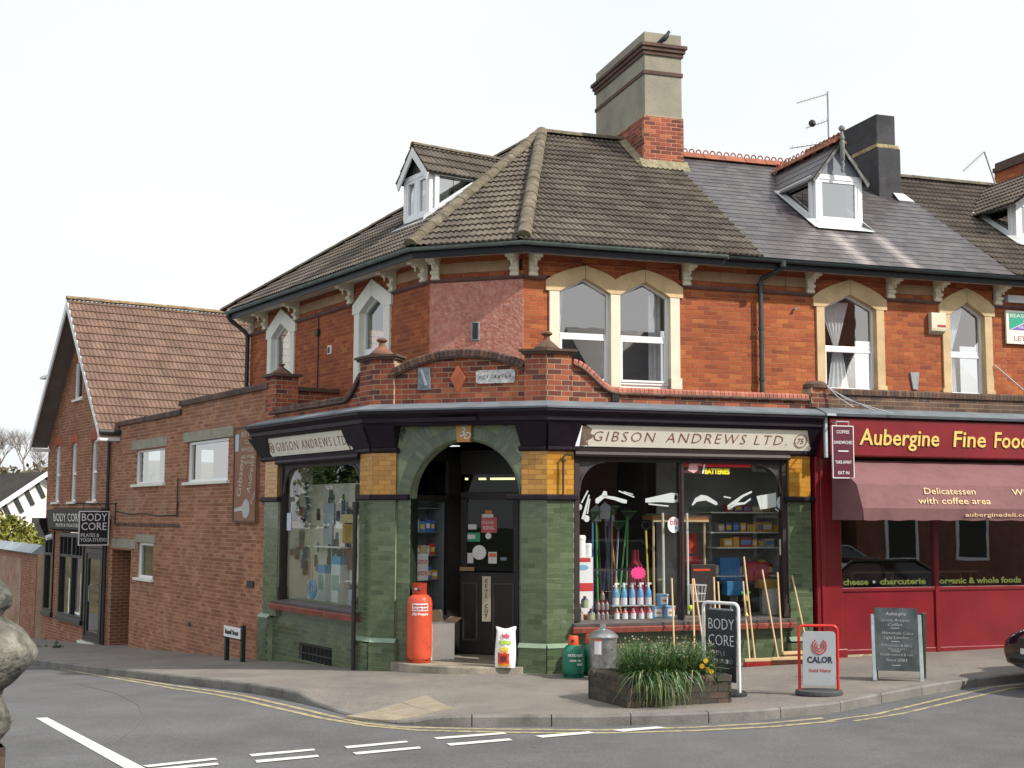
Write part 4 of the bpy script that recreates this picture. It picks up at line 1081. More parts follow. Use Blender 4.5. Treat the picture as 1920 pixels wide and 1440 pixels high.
# corner piers (faces on both fronts)
for M,a,b in ((FR,0,.38),(FC,CW-.34,CW),(FC,0,.34),(FL,-.45,0)): pb_.face(M,a,b,3.925,4.62,d=.015,T=.1)
mb=MB()
for P_,nm in ((FR.translation,'R'),(FC.translation,'L')):
    pass
pb_.face(FL,-4.16,-3.72,3.925,4.70,d=.03,T=.42)
sideL=FL@Matrix(((0,-1,0,-3.72),(1,0,0,0),(0,0,1,0),(0,0,0,1)))   # right side of the end pier, faces right
rt=FL@Matrix(((0,-1,0,-3.715),(1,0,0,-.03),(0,0,1,0),(0,0,0,1)))
pb_.face(rt,0,.44,4.0,4.70,T=.01);pb_.face(rt,.45,1.5,4.0,4.46,T=.2,d=-.05)
pb_.done()
mb=MB(rt);mb.box(.45,1.5,-.0,.25,4.46,4.53);mb.build('return_coping',m_dkbrick,shop)
# solid fill inside corner piers
def pier_fill(P,a1,a2,z0,z1,i0,o,m,nm,dd):
    pass
def poly_pier(O1,sl,O2,sr,corner,d,z0,z1,m,nm,inn=.32,bev=0,tp=None,tpz=0):
    a=Wp(O1,sl,-d,0);c=corner(d);b=Wp(O2,sr,-d,0);a2=Wp(O1,sl,inn,0);b2=Wp(O2,sr,inn,0)
    mb=MB();P=[(p.x,p.y) for p in (a,c,b,b2,a2)];mb.prismz(P,z0,z1);return mb.build(nm,m,shop,bevel=bev)
cR=lambda d:offp(FR.translation,AC,AR,d);cL=lambda d:offp(FC.translation,AL,AC,d)
for (O1,sl,O2,sr,cc,fx) in ((FC,CW-.33,FR,.37,cR,None),(FL,-.43,FC,.33,cL,None)):
    poly_pier(O1,sl,O2,sr,cc,-.005,4.0,4.62,m_pmortar,'pier_core')
    def ext_(x,e): return x+(-e if x<1 and O1 is FL and x<0 or O1 is FC else -e)
    poly_pier(O1,sl-.05,O2,sr+.05,cc,.06,4.62,4.655,m_dkbrick,'pier_cap');poly_pier(O1,sl-.08,O2,sr+.08,cc,.09,4.655,4.69,m_dkbrick,'pier_cap')
    c=cc(-.16);m=mat('finial_terracotta',(.2,.08,.05),.85,.3,5,.3,30,dirt=((.06,.055,.045),4,.45))
    mb=MB();mb.lathe([(.19,0),(.19,.03),(.16,.06),(.09,.12),(.055,.15),(.045,.19),(.045,.21),(.085,.235),(.085,.255),(.05,.28),(.0,.285)],(c.x,c.y,4.69),20);mb.build('pier_finial',m,shop,smooth=35)
mb=MB(FL);mb.box(-4.22,-3.66,-.09,.46,4.70,4.75);mb.build('pier_cap',m_dkbrick,shop)
mb=MB(FL);mb.lathe([(.2,0),(.18,.03),(.06,.12),(.035,.14),(.035,.16),(.06,.175),(.06,.19),(.0,.2)],(-3.94,.18,4.75),20);mb.build('pier_finial',MATS['finial_terracotta'],shop,smooth=35)
# coping bricks
def cop_variants(w_,h,dep,n=4):
    r=[]
    for i in range(n):
        m=MB();pr=[(0,0),(0,h-.03),(.012,h-.01),(.035,h),(dep-.03,h),(dep,h-.03),(dep,0)]
        m.prismx([(y,z) for y,z in pr],0,w_,tone=(i+.5)/n);r.append(m)
    return r
def coping(M,fn,a,b,y0,matr,nm,w_=.07,h=.085,dep=.26):
    ms=[v.mesh(nm,[matr]) for v in cop_variants(w_-.008,h,dep)]
    x=a
    while x<b-.02:
        z=fn(x);x2=x+.01;sl=(fn(min(x+.05,b))-fn(max(x-.0,a)))/.05
        if abs(sl)>2.2: sl=2.2*(1 if sl>0 else -1)
        ang=math.atan(sl);link_piece(nm,random.choice(ms),shop,M@Matrix.Translation((x,y0,z))@Matrix.Rotation(-ang,4,'Y'))
        x+=w_*cos(ang)
coping(FR,hcopR,.405,4.36,-.03,m_rcoping,'coping_brick')
coping(FC,hgab,.36,2.40,-.04,m_dkbrick,'coping_brick',h=.11)
coping(FL,hcopL,-3.98,-.47,-.03,m_dkbrick,'coping_brick')
def moulding(M,fn,a,b,d,nm='coping_moulding',n=60):
    mb=MB(M);mb.tube([(a+(b-a)*i/n,-d,fn(a+(b-a)*i/n)-.012) for i in range(n+1)],.024,6);mb.build(nm,m_dkbrick,shop,smooth=60)
moulding(FR,hcopR,.42,4.36,.02);moulding(FL,hcopL,-3.98,-.47,.02);moulding(FC,hgab,.35,2.42,.01)
# end pier by the deli
pe=Brickwork('parapet_brick',shop,'parapet_wall',(m_pbrick,m_pmortar),T=.3,L=.205,H=.066,J=.013,weights=[3,3,3,2,2,2,1,1,1,1])
pe.face(FR,4.36,4.66,3.95,4.26,d=.06);pe.done()
mb=MB(FR);mb.lathe([(.2,0),(.19,.06),(.12,.11),(.0,.13)],(4.51,.08,4.26),16);mb.build('pier_dome',m_dkbrick,shop,smooth=35)
# plaques on the gablet
mb=MB(FC);mb.box(.73,.92,-.015,.03,4.13,4.47);pq=mb.build('metal_plate',mat('plate_blue_grey',(.16,.2,.24),.5,.3,12),shop);mb=MB(FC);mb.prism([(.77,4.43),(.80,4.44),(.88,4.2),(.85,4.19)],-.03,-.015);mb.build('lever',m_grey,pq)
mb=MB(FC);mb.prism([(1.37,4.09),(1.49,4.29),(1.37,4.49),(1.25,4.29)],-.02,.03);mb.build('diamond_tile',mat('diamond_terracotta',(.38,.1,.04),.7,.15,6),shop)
mb=MB(FC);
pts=[]
for cx,cz,a0 in ((2.22,4.36,0),(1.70,4.36,90),(1.70,4.25,180),(2.22,4.25,270)):
    for k in range(4): a=R(a0+30*k);pts.append((cx+.045*cos(a),cz+.045*sin(a)))
mb.prism(pts,.0,.03);np_=mb.build('street_nameplate',mat('nameplate_alloy',(.5,.5,.5),.5,.3,15,.4,30),shop)
mb=MB(FC);random.seed(11);mpl=mat('plate_letters',(.13,.13,.12),.6,.3,20)
for i in range(9):   # worn raised characters, no longer legible
    x=1.71+i*.058
    for q in range(3):
        x0,z0=x+random.uniform(0,.035),4.27+random.uniform(0,.07);mb.tube([(x0,-.004,z0),(x+random.uniform(0,.035),-.004,4.27+random.uniform(0,.07))],.005,4)
mb.build('worn_lettering',mpl,np_)
mb=MB(FR);mb.box(1.02,1.13,-.03,.05,3.94,4.06);mb.build('parapet_spout',m_dark,shop)
# lantern bracket and pipes on the right pier
mb=MB(FR);mb.tube([(.23,-.06,2.56),(.23,-.06,3.1),(.27,-.06,3.14),(.36,-.08,3.13)],.016,8);mb.build('pier_pipe',m_iron,shop)
# downpipe at the left window
mb=MB(FL);mb.tube([(-.36,-.1,2.36),(-.36,-.1,-.2)],.035,10);mb.tube([(-.36,-.1,2.36),(-.36,-.1,2.45)],.05,10)
for z in (2.3,1.6,.9,.3): mb.tube([(-.36,-.1,z),(-.36,-.1,z+.05)],.045,10)
mb.build('downpipe',m_iron,shop,smooth=60)
# telephone bracket etc. on R window: hanging chain
# ------------------------------------------------------------ deli building (slate roof, red shopfront)
deli=thing('deli_building','red brick terraced building with slate roof, dormer and dark red delicatessen shopfront with lettering','shop building',FR@Matrix.Translation((6.5,0,0)))
XC=9.12
def cur2(cb,M):
    curtain(cb,M,5.5,6.0,5.2,5.95,.2,.012,5,lambda t:(5.74-.04-.26*t,5.80+.22*t) )
    curtain(cb,M,5.6,6.1,4.42,5.15,.2,.012,4,lambda t:(5.58+.12*t,6.0-.12*t))
def cur3(cb,M):
    curtain(cb,M,7.9,8.3,5.2,5.95,.2,.012,5,lambda t:(8.06-.1*t,8.12+.25*t))
    curtain(cb,M,8.0,8.3,4.42,5.15,.2,.012,4,lambda t:(8.0+.05*t,8.2-.03*t))
h2=gothic(deli,UR,[(5.41,6.43)],4.37,5.82,6.06,5.10,'stone',jw=.155,outer_ap=.26,curt=[cur2])
h3=gothic(deli,UR,[(7.93,8.66)],4.37,5.82,6.05,5.10,'stone',jw=.155,outer_ap=.26,curt=[cur3])
hh=lambda z:h2(z)+h3(z)
bw=Brickwork('brick',deli,'upper_wall',(m_brick,m_mortar),weights=[.5,1,2,3,4,5,4,3,2,1])
bw.face(UR,XB,XC,4.0,5.985,hh);bw.face(UR,XB,XC,6.06,6.13,hh);bw.face(UR,XB,XC,6.31,6.42,hh)
bw.face(UR,5.2,6.64,6.135,6.305,hh);bw.face(UR,7.72,8.86,6.135,6.305,hh);bw.done()
for a,b in ((XB,5.2),(6.64,7.72)):
    n=max(1,round((b-a)/.6))
    for i in range(n):
        x0=a+(b-a)*i/n;mb=MB(UR);mb.box(x0+.003,a+(b-a)*(i+1)/n-.003,-.012,.25,6.135,6.305);mb.build('frieze_panel',m_sand,deli)
for a,b in ((XB,5.22),(6.62,7.75),(8.85,XC)): course(UR,a,b,deli)
along(UR,[(0,6.40),(.40,6.345),(.40,6.37),(0,6.43)],XB,XC).build('soffit',m_soff,deli)
along(UR,[(.4,6.33),(.425,6.33),(.425,6.47),(.4,6.47)],XB,XC).build('fascia_board',m_black,deli)
along(UR,gp,XB,XC).build('gutter',m_gut,deli,smooth=60)
brackets(deli,[(UR,5.13),(UR,6.72),(UR,7.68),(UR,8.95)])
mb=MB(UR);mb.tube([(4.36,-.49,6.44),(4.36,-.47,6.34),(4.18,-.1,6.22),(4.16,-.09,6.12),(4.16,-.09,4.2)],.04,10);mb.tube([(4.36,-.49,6.36),(4.36,-.49,6.46)],.055,10)
for z in (6.1,5.35,4.5): mb.tube([(4.16,-.09,z),(4.16,-.09,z+.05)],.052,10)
mb.build('downpipe',m_gut,deli,smooth=60)
# roof
zB=9.36;tB=3.694;tanB=(zB-6.50)/(tB+.47)
def gable_roof(root,M,a,b,zr,tr_,kind,matr,nm,w_,g,back=True,ez=6.50,ed=.47):
    mb=MB(M);mb.add([(a,-ed,ez),(b,-ed,ez),(b,tr_,zr),(a,tr_,zr),(a,tr_*2+.5,ez),(b,tr_*2+.5,ez)],[(0,1,2,3),(3,2,5,4)])
    ro=mb.build('roof',m_under,root);rf=Roofer(root,ro,nm,matr,kind,w_,g)
    O,E_,T_=Wp(M,a,-ed,ez),Wp(M,b,-ed,ez),Wp(M,a,tr_,zr);U,V=plane_axes(O,E_,T_);L=(T_-O).length
    rf.plane(O,U,V,[(0,0),((b-a),0),((b-a),L),(0,L)]);return ro,rf
roB,rfB=gable_roof(deli,UR,XB-.15,XC,zB,tB,'slate',m_slate,'slate',.25,.2)
dB,rl,zb=dormer(deli,UR,5.89,6.86,.97,tanB,8.45,9.08,.09,.1,'slate',rfB,panes=1)
rfB.done()
def crested(root,par,A,B,L_=.45):
    d=B-A;n=max(1,round(d.length/L_));d.normalize();s=Vector((0,0,1)).cross(d).normalized();u=d.cross(s)
    m=MB();m.prismx([(-.14,-.09),(-.01,.04),(.01,.04),(.14,-.09),(.12,-.1),(0,.0),(-.12,-.1)],.003,L_-.003)
    for k in range(3):
        c=L_*(k+.5)/3;m.tube([(c+.055*cos(pi*i/6),0,.035+.075*sin(pi*i/6)) for i in range(7)],.014,4)
    me=m.mesh('crested_ridge_tile',[m_ridge])
    for i in range(n):
        O=A+d*((B-A).length*i/n);link_piece('crested_ridge_tile',me,par,Matrix(((d.x,s.x,u.x,O.x),(d.y,s.y,u.y,O.y),(d.z,s.z,u.z,O.z),(0,0,0,1))))
crested(deli,roB,Wp(UR,XB-.1,tB,zB+.07),Wp(UR,8.2,tB,zB+.07))
crested(deli,roB,rl[0]+Vector((0,0,.05)),rl[1]+Vector((0,0,.05)))
# finial post on the dormer gable
c=(5.89+6.86)/2;mb=MB(UR@Matrix.Translation((c,.97-.14,8.47)));mb.lathe([(.02,0),(.04,.06),(.025,.1),(.045,.14),(.025,.2),(.03,.22),(.045,.24),(.045,.52),(.055,.56),(.03,.6),(.05,.64),(.028,.7),(.022,.76),(.0,.76)],(0,0,0),10);mb.sphere((0,0,.82),.06);mb.build('finial_post',mat('finial_grey',(.2,.21,.2),.7,.25,10),dB,smooth=50)
# chimney of the deli
mb=MB(UR);mb.box(8.28,8.80,2.55,5.4,8.3,9.60);cb_=mb.build('chimney',m_drender,deli,bevel=.015)
mb=MB(UR);mb.box(8.30,8.74,2.62,5.35,9.68,10.30);mb.build('upper_stack',m_drender,cb_,bevel=.02)
mb=MB(UR);mb.box(8.27,8.79,2.58,5.38,9.60,9.68);mb.build('broken_render_band',mat('buff_band',(.34,.28,.16),.95,.3,8,.6,20,dirt=((.1,.1,.09),4,.3)),cb_,bevel=.01)
mb=MB(UR);zq=lambda t:6.5+(t+.47)*tanB
mb.add([(8.62,2.38,zq(2.38)+.04),(8.98,2.38,zq(2.38)+.04),(8.84,2.54,zq(2.54)+.12),(8.6,2.54,zq(2.54)+.12)],[(0,1,2,3)]);mb.build('lead_apron',MATS['bright_lead'],cb_)
# pale runoff stains below the dormer are mineral deposits on the slates
# burglar alarm, wall plate, hook
mb=MB(UR);mb.prismx([(0,5.44),(-.09,5.50),(-.1,5.55),(-.1,5.82),(0,5.83)],7.50,7.80);al=mb.build('alarm_box',mat('alarm_cream',(.7,.66,.5),.5,.05),deli,bevel=.01)
mb=MB(UR);mb.box(7.62,7.79,-.105,-.1,5.57,5.61);mb.build('alarm_stripe',mat('alarm_red',(.4,.05,.05),.5,0),al)
mb=MB(UR);mb.prism([(7.09,4.76),(7.27,4.76),(7.23,4.46),(7.14,4.46)],-.03,0);mb.build('wall_plate',m_grey,deli)
mb=MB(UR);mb.tube([(4.83,-.0,5.75),(4.83,-.06,5.74),(4.88,-.07,5.77)],.015,6);mb.build('wall_hook',m_grey,deli)
# --- deli ground floor
def zg(x): return .12
db=Brickwork('brick',deli,'parapet_wall',(m_dkbrick,m_pmortar),T=.2,weights=[1]*10)
db.face(FR,4.66,11,3.95,4.17,d=-.0);db.done()
cv=[v.mesh('coping_brick',[m_dkbrick]) for v in cop_variants(.066,.10,.26)]
x=4.66
while x<9.5: link_piece('coping_brick',random.choice(cv),deli,FR@Matrix.Translation((x,-.03,4.17)));x+=.072
along(FR,[(-.02,3.8),(.33,3.80),(.35,3.84),(.05,3.95),(-.02,3.96)],4.44,12).build('lead_flashing',m_lead,deli)
along(FR,[(-.1,3.18),(.25,3.18),(.28,3.20),(.28,3.76),(.25,3.785),(-.1,3.79)],4.54,12).build('fascia_box',m_red,deli,bevel=.006)
fb=deli.children
mb=MB(FR);mb.box(4.44,4.535,-.22,.1,3.18,3.8);mb.build('fascia_side',m_dred,deli)
mb=MB(FR);mb.box(4.46,4.50,-.27,-.22,3.16,3.83);mb.box(4.44,4.6,-.37,.05,3.8,3.835);mb.build('fascia_trim',mat('blue_grey_trim',(.4,.48,.52),.5,.15,10),deli)
fbo=[o for o in deli.children if o.name.startswith('fascia_box')][0]
m_shadow=mat('letter_edge',(.03,.02,.01),.6,0)
for st,x,wd in (('Aubergine',5.05,1.46),('Fine',6.74,.62),('Foods',7.52,.80)):
    text(st,.36,FR,x,3.37,m_gold,fbo,'lettering',d=.29,shear=.12,ext=.006,width=wd,bold=.004)
    text(st,.36,FR,x+.014,3.358,m_shadow,fbo,'lettering',d=.283,shear=.12,ext=.003,width=wd,bold=.008)
# pilaster, stall riser, window
mb=MB(FR);mb.box(4.40,4.84,-.05,.1,-.0,3.18);mb.build('pilaster',m_red,deli,bevel=.008)
mb=MB(FR);mb.box(4.47,4.53,-.075,-.05,.15,3.18);mb.box(4.40,4.9,-.07,-.05,.0,.22);mb.build('pilaster_moulding',m_red,deli,bevel=.01)
for a,b in ((4.84,6.53),(6.60,8.9),(8.97,12)):
    mb=MB(FR);mb.box(a,b,-.02,.05,.14,1.09);mb.build('stall_panel',m_red,deli)
mb=MB(FR)
for x in (6.53,8.9): mb.box(x,x+.075,-.05,.05,.14,3.1)
mb.box(4.84,12,-.04,.06,1.09,1.15);mb.box(4.84,12,-.035,.05,.13,.2);mb.build('window_frame',m_red,deli,bevel=.006)
mb=MB(FR);mb.box(4.84,12,-.03,.1,.0,.13);mb.build('footing_strip',mat('footing',(.4,.34,.22),.9,.3,8,dirt=((.1,.08,.06),6,.4)),deli)
mb=MB(FR)
for a,b in ((4.84,6.53),(6.605,8.9),(8.975,12)): mb.quad((a,.0,1.15),(b,.0,1.15),(b,.0,3.1),(a,.0,3.1))
pn=mb.build('pane',m_g_deli,deli)
for st,x,wd in (('cheese',4.88,.45),('charcuterie',5.54,.84),('organic & whole foods',6.64,1.56)):
    text(st,.13,FR,x,1.195,m_yg,pn,'window_lettering',d=.004,width=wd,bold=.004)
mb=MB(FR);mb.prism([(5.435+.025*cos(i*pi/5),1.235+.025*sin(i*pi/5)) for i in range(10)],-.005,-.003);mb.build('dot',m_white,pn)
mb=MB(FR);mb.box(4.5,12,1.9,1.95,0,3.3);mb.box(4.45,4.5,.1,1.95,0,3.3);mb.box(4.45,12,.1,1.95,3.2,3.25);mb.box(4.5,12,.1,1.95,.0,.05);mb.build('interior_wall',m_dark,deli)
tb=MB(FR);tb.box(5.3,7.7,.45,.85,1.34,1.375)
for x in (5.35,6.1,6.9,7.6): tb.box(x,x+.035,.5,.535,.05,1.34);tb.box(x,x+.035,.76,.795,.05,1.34)
tbo=tb.build('counter_table',mat('counter_wood',(.35,.2,.12),.5,.1),None);tag(tbo,'long wooden counter table behind the red delicatessen window glass','table')
# awning
aw=thing('shop_awning','faded mauve canvas awning over the red delicatessen window with yellow lettering','awning',FR@Matrix.Translation((4.7,-.1,3.1)))
mb=MB(FR);A0=[(.12,3.13),(.45,2.95),(.80,2.74),(.95,2.38),(.93,2.20)]
def awn(x0,x1,n=60):
    v=[];f=[]
    for i in range(n+1):
        x=x0+(x1-x0)*i/n
        for j,(d,z) in enumerate(A0):
            w_=.006*sin(x*9+j)+(.02*exp(-((x-x0)/.25)**2)*sin(x*31+j*2));v.append((x,-d-w_,z+(.006*sin(x*14) if j==4 else 0)))
    for i in range(n):
        for j in range(4): a=i*5+j;f.append((a+1,a+6,a+5,a))
    return v,f
v,f=awn(4.66,12,120);mb.add(v,f)
mb.build('awning_sheet',m_awn,aw,smooth=25)
mb=MB(FR);mb.prismx([(-d,z) for d,z in A0]+[(-.1,2.2)],4.655,4.66);mb.build('awning_end',m_awn,aw)
mb=MB(FR);mb.tube([(4.66,-.90,2.37),(12,-.90,2.37)],.018,8);mb.tube([(4.7,-.1,2.5),(4.7,-.9,2.36)],.015,6);mb.build('awning_bar',m_grey,aw)
an=atan2(.15,.36);TA=FR@Matrix.Translation((0,-.955,2.38))@Matrix.Rotation(-an,4,'X')
m_awl=mat('awning_letters',(.75,.55,.3),.8,.1,10)
for st,x,z,wd,sz in (('Delicatessen',5.78,.235,.93,.15),('with coffee area',5.64,.075,1.3,.15),('Wines',7.4,.23,.5,.15)): text(st,sz,TA,x,z,m_awl,aw,'lettering',d=.006,shear=.1,width=wd)
text('auberginedeli.co.uk',.085,FR,6.45,2.26,m_awl,aw,'lettering',d=.955,width=1.35)
# projecting coffee sign
ps=thing('projecting_sign','narrow maroon hanging sign reading coffee sandwiches take away eat in','sign',FR@Matrix.Translation((4.55,-.62,3.7)))
PM=FR@Matrix.Translation((4.36,-.62,2.83))
mb=MB(PM);mb.box(0,.375,0,.02,0,.8);bp=mb.build('sign_board',mat('maroon',(.1,.012,.025),.4,.05),ps)
mb=MB(PM);strip_poly(mb,[(0,0),(.375,0),(.375,.8),(0,.8)],.012,-.004,.024);mb.box(.1,.28,-.004,0,.405,.42);mb.build('sign_border',m_white,ps)
for st,z,wd in (('COFFEE',.68,.22),('SANDWICHES',.52,.32),('TAKE AWAY',.22,.28),('EAT IN',.06,.19)): text(st,.07,PM,.1875,z,m_white,bp,'lettering',align='CENTER',d=.003,width=wd)
mb=MB(PM);mb.tube([(.08,.01,.8),(.08,.01,.86)],.008,6);mb.tube([(.3,.01,.8),(.3,.01,.86)],.008,6);mb.tube([(.08,.01,.86),(.3,.01,.86)],.01,6);mb.tube([(.2,.01,.86),(.22,.36,.87)],.012,6);mb.build('hanger',m_grey,ps)

# ------------------------------------------------------------ third house of the terrace
nb=thing('end_terrace_building','third terraced house at right with brown tiled roof and weathered dormer','building',UR@Matrix.Translation((11,0,0)))
b3=Brickwork('brick',nb,'upper_wall',(m_brick,m_mortar),weights=[.5,1,2,3,4,5,4,3,2,1]);b3.face(UR,XC,12.5,4.0,5.985);b3.face(UR,XC,12.5,6.06,6.1);b3.face(UR,XC,12.5,6.24,6.42);b3.done()
course(UR,XC,12.5,nb);mb=MB(UR);mb.box(XC+.05,12.5,-.05,.2,6.10,6.235);mb.build('white_band',m_white,nb)
along(UR,[(0,6.40),(.40,6.345),(.40,6.37),(0,6.43)],XC,14).build('soffit',m_soff,nb);along(UR,[(.4,6.33),(.425,6.33),(.425,6.47),(.4,6.47)],XC,14).build('fascia_board',m_black,nb);along(UR,gp,XC,14).build('gutter',m_gut,nb,smooth=60)
roC,rfC=gable_roof(nb,UR,XC-.1,14.5,9.33,tB,'roman',m_tileA,'roof_tile',.3,.25)
dC,rl,_=dormer(nb,UR,10.22,12.6,.95,tanB,8.32,9.15,.3,.25,'slate',rfC,panes=2);rfC.done()
caps(nb,roC,'ridge_tile',m_hip,Wp(UR,XC-.1,tB,9.36),Wp(UR,14,tB,9.36),.42,.1)
cc=Brickwork('brick',nb,'chimney_stack',(m_brick,m_mortar),T=.1,limit=300,weights=[2,3,3,3,2,1,1,1,1,1])
cx0,cx1,ct=13.15,14.4,3.0
cc.face(UR@Matrix.Translation((0,ct,0)),cx0,cx1,8.8,10.15);cc.face(UR@Matrix(((0,1,0,cx0),(-1,0,0,5.2),(0,0,1,0),(0,0,0,1))),0,2.2,8.8,10.15);cc.done()
mb=MB(UR);mb.box(cx0-.05,cx1,ct-.05,5.2,10.15,10.25);mb.box(cx0+.02,cx1,ct+.0,5.2,10.25,10.38);mb.build('chimney_cap',m_dkbrick,nb)
# estate agent board
ea=thing('letting_board','white green and purple letting board fixed to the brick wall at far right','sign',UR@Matrix.Translation((9.5,-.05,5.6)))
BM=UR@Matrix.Translation((9.10,-.06,5.35));mb=MB(BM);mb.box(0,.8,0,.04,0,.6);eb=mb.build('board_panel',mat('board_white',(.8,.8,.72),.5,.03),ea)
mb=MB(BM);mb.prism([(.06,.56),(.74,.56),(.74,.55),(.06,.25)],-.004,0);mb.build('green_field',mat('board_green',(.02,.35,.22),.5,0),eb)
mb=MB(BM);mb.prism([(.09,.25),(.74,.25),(.74,.53)],-.004,0);mb.build('purple_field',mat('board_purple',(.2,.1,.5),.5,0),eb)
text('BEASLEY',.1,BM,.07,.475,m_white,eb,'lettering',d=.006,width=.5);text('PARTNERS',.09,BM,.25,.275,m_white,eb,'lettering',d=.006,width=.45);text('LET BY',.12,BM,.14,.06,mat('letter_pink',(.6,.15,.2),.5,0),eb,'lettering',d=.003,width=.5);text('&',.08,BM,.36,.4,m_white,eb,'lettering',d=.006)

# ------------------------------------------------------------ yard wall / flat roofed brick extension
ext=thing('brick_extension','long flat roofed red brick side extension with two landscape windows and a covered passage','building',FL@Matrix.Translation((-9,0,-.6)))
yb=Brickwork('yard_brick',ext,'wall_core',(m_ybrick,m_ymortar),T=.3,L=.215,H=.065,J=.01,weights=[1]*10)
def topfn(s): return 4.50 if s>-8.77 else 4.32
def hE(z):
    r=[]
    if 2.88<z<3.72: r.append((-8.27,-5.98))
    if 2.90<z<3.70: r.append((-11.72,-9.68))
    if .83<z<1.62: r.append((-11.35,-10.25))
    if z<1.46: r.append((-13.7,-11.82))
    if z>4.32: r.append((-14,-8.77))
    return r
yb.face(FL,-13.3,-4.17,-.82,4.50,hE,d=0);
yb.face(FL@Matrix.Translation((0,2.5,0)),-13.7,-11.8,-.9,1.5,T=.1,tone=1)
yb.done()
def covers(M,a,b,z,nm,root,matr=m_dkbrick,h=.12,dd=.05,T=.35,w_=.225):
    ms=[v.mesh(nm,[matr]) for v in cop_variants(w_-.006,h,T+dd*2)]
    x=a
    while x<b-.05: link_piece(nm,random.choice(ms),root,M@Matrix.Translation((x,-dd,z)));x+=w_
covers(FL,-13.4,-8.77,4.32,'coping_stone',ext);covers(FL,-8.77,-4.18,4.50,'coping_stone',ext)
m_conc=mat('concrete_lintel',(.3,.28,.22),.9,.12,5,.2,30)
def flatwin(root,M,a,b,z0,z1,gm,lin=None,sill=True,split=None,nm='window',y=.07):
    mb=MB(M);mb.box(a,b,y+.03,y+.06,z0-.02,z0+.01);wo=mb.build(nm,m_pvc,root)
    mb=MB(M);strip_poly(mb,[(a,z0),(b,z0),(b,z1),(a,z1)],.055,y-.02,y+.05)
    if split: mb.box(a+.06,b-.06,y-.03,y+.04,split-.03,split+.03)
    mb.build('frame',m_pvc,wo,bevel=.004)
    g=MB(M);g.quad((a+.05,y+.02,z0+.05),(b-.05,y+.02,z0+.05),(b-.05,y+.02,z1-.05),(a+.05,y+.02,z1-.05));g.build('pane',gm,wo)
    if sill: mb=MB(M);mb.box(a-.1,b+.1,-.07,y+.0,z0-.06,z0-.002);mb.build('sill',m_creamL,wo,bevel=.006)
    if lin: mb=MB(M);mb.box(lin[0],lin[1],-.012,.2,lin[2],lin[3]);mb.build('lintel',m_conc,wo)
    mb=MB(M);mb.box(a-.1,b+.1,.6,.62,z0-.3,z1+.3);mb.build('room_back',m_dark,wo);return wo
flatwin(ext,FL,-8.27,-5.98,2.90,3.72,m_g_lt,(-8.52,-5.74,3.73,3.93))
flatwin(ext,FL,-11.72,-9.68,2.92,3.70,m_g_lt,(-12.0,-9.55,3.71,3.92))
flatwin(ext,FL,-11.35,-10.25,.85,1.62,glass('green_pane',.3,(.2,.45,.38)),(-11.48,-10.14,1.63,1.80))
mb=MB(FL);mb.box(-13.32,-11.5,-.012,.2,1.47,1.68);mb.build('passage_lintel',m_conc,ext)
mb=MB(FL);mb.box(-13.3,-4.2,.3,5,4.2,4.25);mb.box(-13.3,-4.2,2.6,2.65,-.5,4.2);mb.build('flat_roof',m_lead,ext)
mb=MB(FL);mb.box(-4.84,-4.55,-.03,.0,.95,1.06);mb.build('air_vent',m_iron,ext);mb=MB(FL);mb.box(-7.92,-7.78,-.012,.0,.02,.1);mb.build('air_vent',m_iron,ext)
mb=MB(FL)
pts=[(-13.05,-.02,2.33),(-12,-.02,2.25),(-11,-.02,2.27),(-9.9,-.02,2.22),(-8.75,-.02,2.24),(-8.7,-.02,2.5)];mb.tube(pts,.013,5);mb.tube([(-8.72,-.03,2.2),(-8.72,-.03,3.0)],.014,5)
mb.build('wall_cable',m_iron,ext)
mb=MB(FL)
for i in range(40): x=-13+i*.11;mb.box(x,x+.1,-.012,.0,1.98,2.05,tone=random.random())
mb.build('faded_lettering_band',m_dkbrick,ext)
# key cutting board on the wall
kb=thing('key_sign_board','tall brown painted sign board with key drawing high on the side brick wall','sign',FL@Matrix.Translation((-4.95,-.05,3)))
mb=MB(FL);mb.box(-5.55,-4.42,-.05,.0,2.10,3.88);kp=mb.build('sign_panel',mat('brown_sign_paint',(.25,.115,.065),.7,.1,2,dirt=((.32,.2,.14),2,.3)),kb)
mb=MB(FL);strip_poly(mb,[(-5.55,2.10),(-4.42,2.10),(-4.42,3.88),(-5.55,3.88)],.04,-.065,-.05);mb.build('sign_border',mat('brown_border',(.12,.06,.04),.7,.1),kb)
m_sgl=mat('faded_white_print',(.5,.44,.38),.8,.12,12)
for st,x,z,wd,sz in (('KEYS',-5.2,3.68,.5,.14),('CUT',-5.05,3.54,.3,.12),('WHILE',-5.2,3.40,.6,.12),('YOU WAIT',-5.2,3.27,.62,.1),('HERE',-5.1,3.17,.4,.09)): text(st,sz,FL,x,z,m_sgl,kp,'lettering',d=.053,width=wd)
text('Gibson',.3,FL,-5.18,2.55,m_sgl,kp,'lettering',d=.053,rot=-R(80),width=.75);text('Andrews',.24,FL,-4.72,2.62,m_sgl,kp,'lettering',d=.053,rot=-R(75),width=.7);text('Locks',.14,FL,-4.66,2.42,m_sgl,kp,'lettering',d=.053,rot=-R(45))
mb=MB(FL);mb.prism([(-5.46,2.36),(-5.46,2.30),(-5.1,2.32),(-5.0,2.20),(-4.88,2.18),(-4.76,2.24),(-4.72,2.34),(-4.76,2.46),(-4.88,2.54),(-5.0,2.5),(-5.1,2.40)],-.056,-.05);mb.build('key_drawing',mat('key_grey',(.42,.44,.42),.7,.05),kp)
mb=MB(FL);mb.box(-5.5,-5.33,-.054,-.05,3.42,3.74);mb.build('pale_sticker',mat('sticker_blue',(.4,.5,.6),.6,.1),kp)

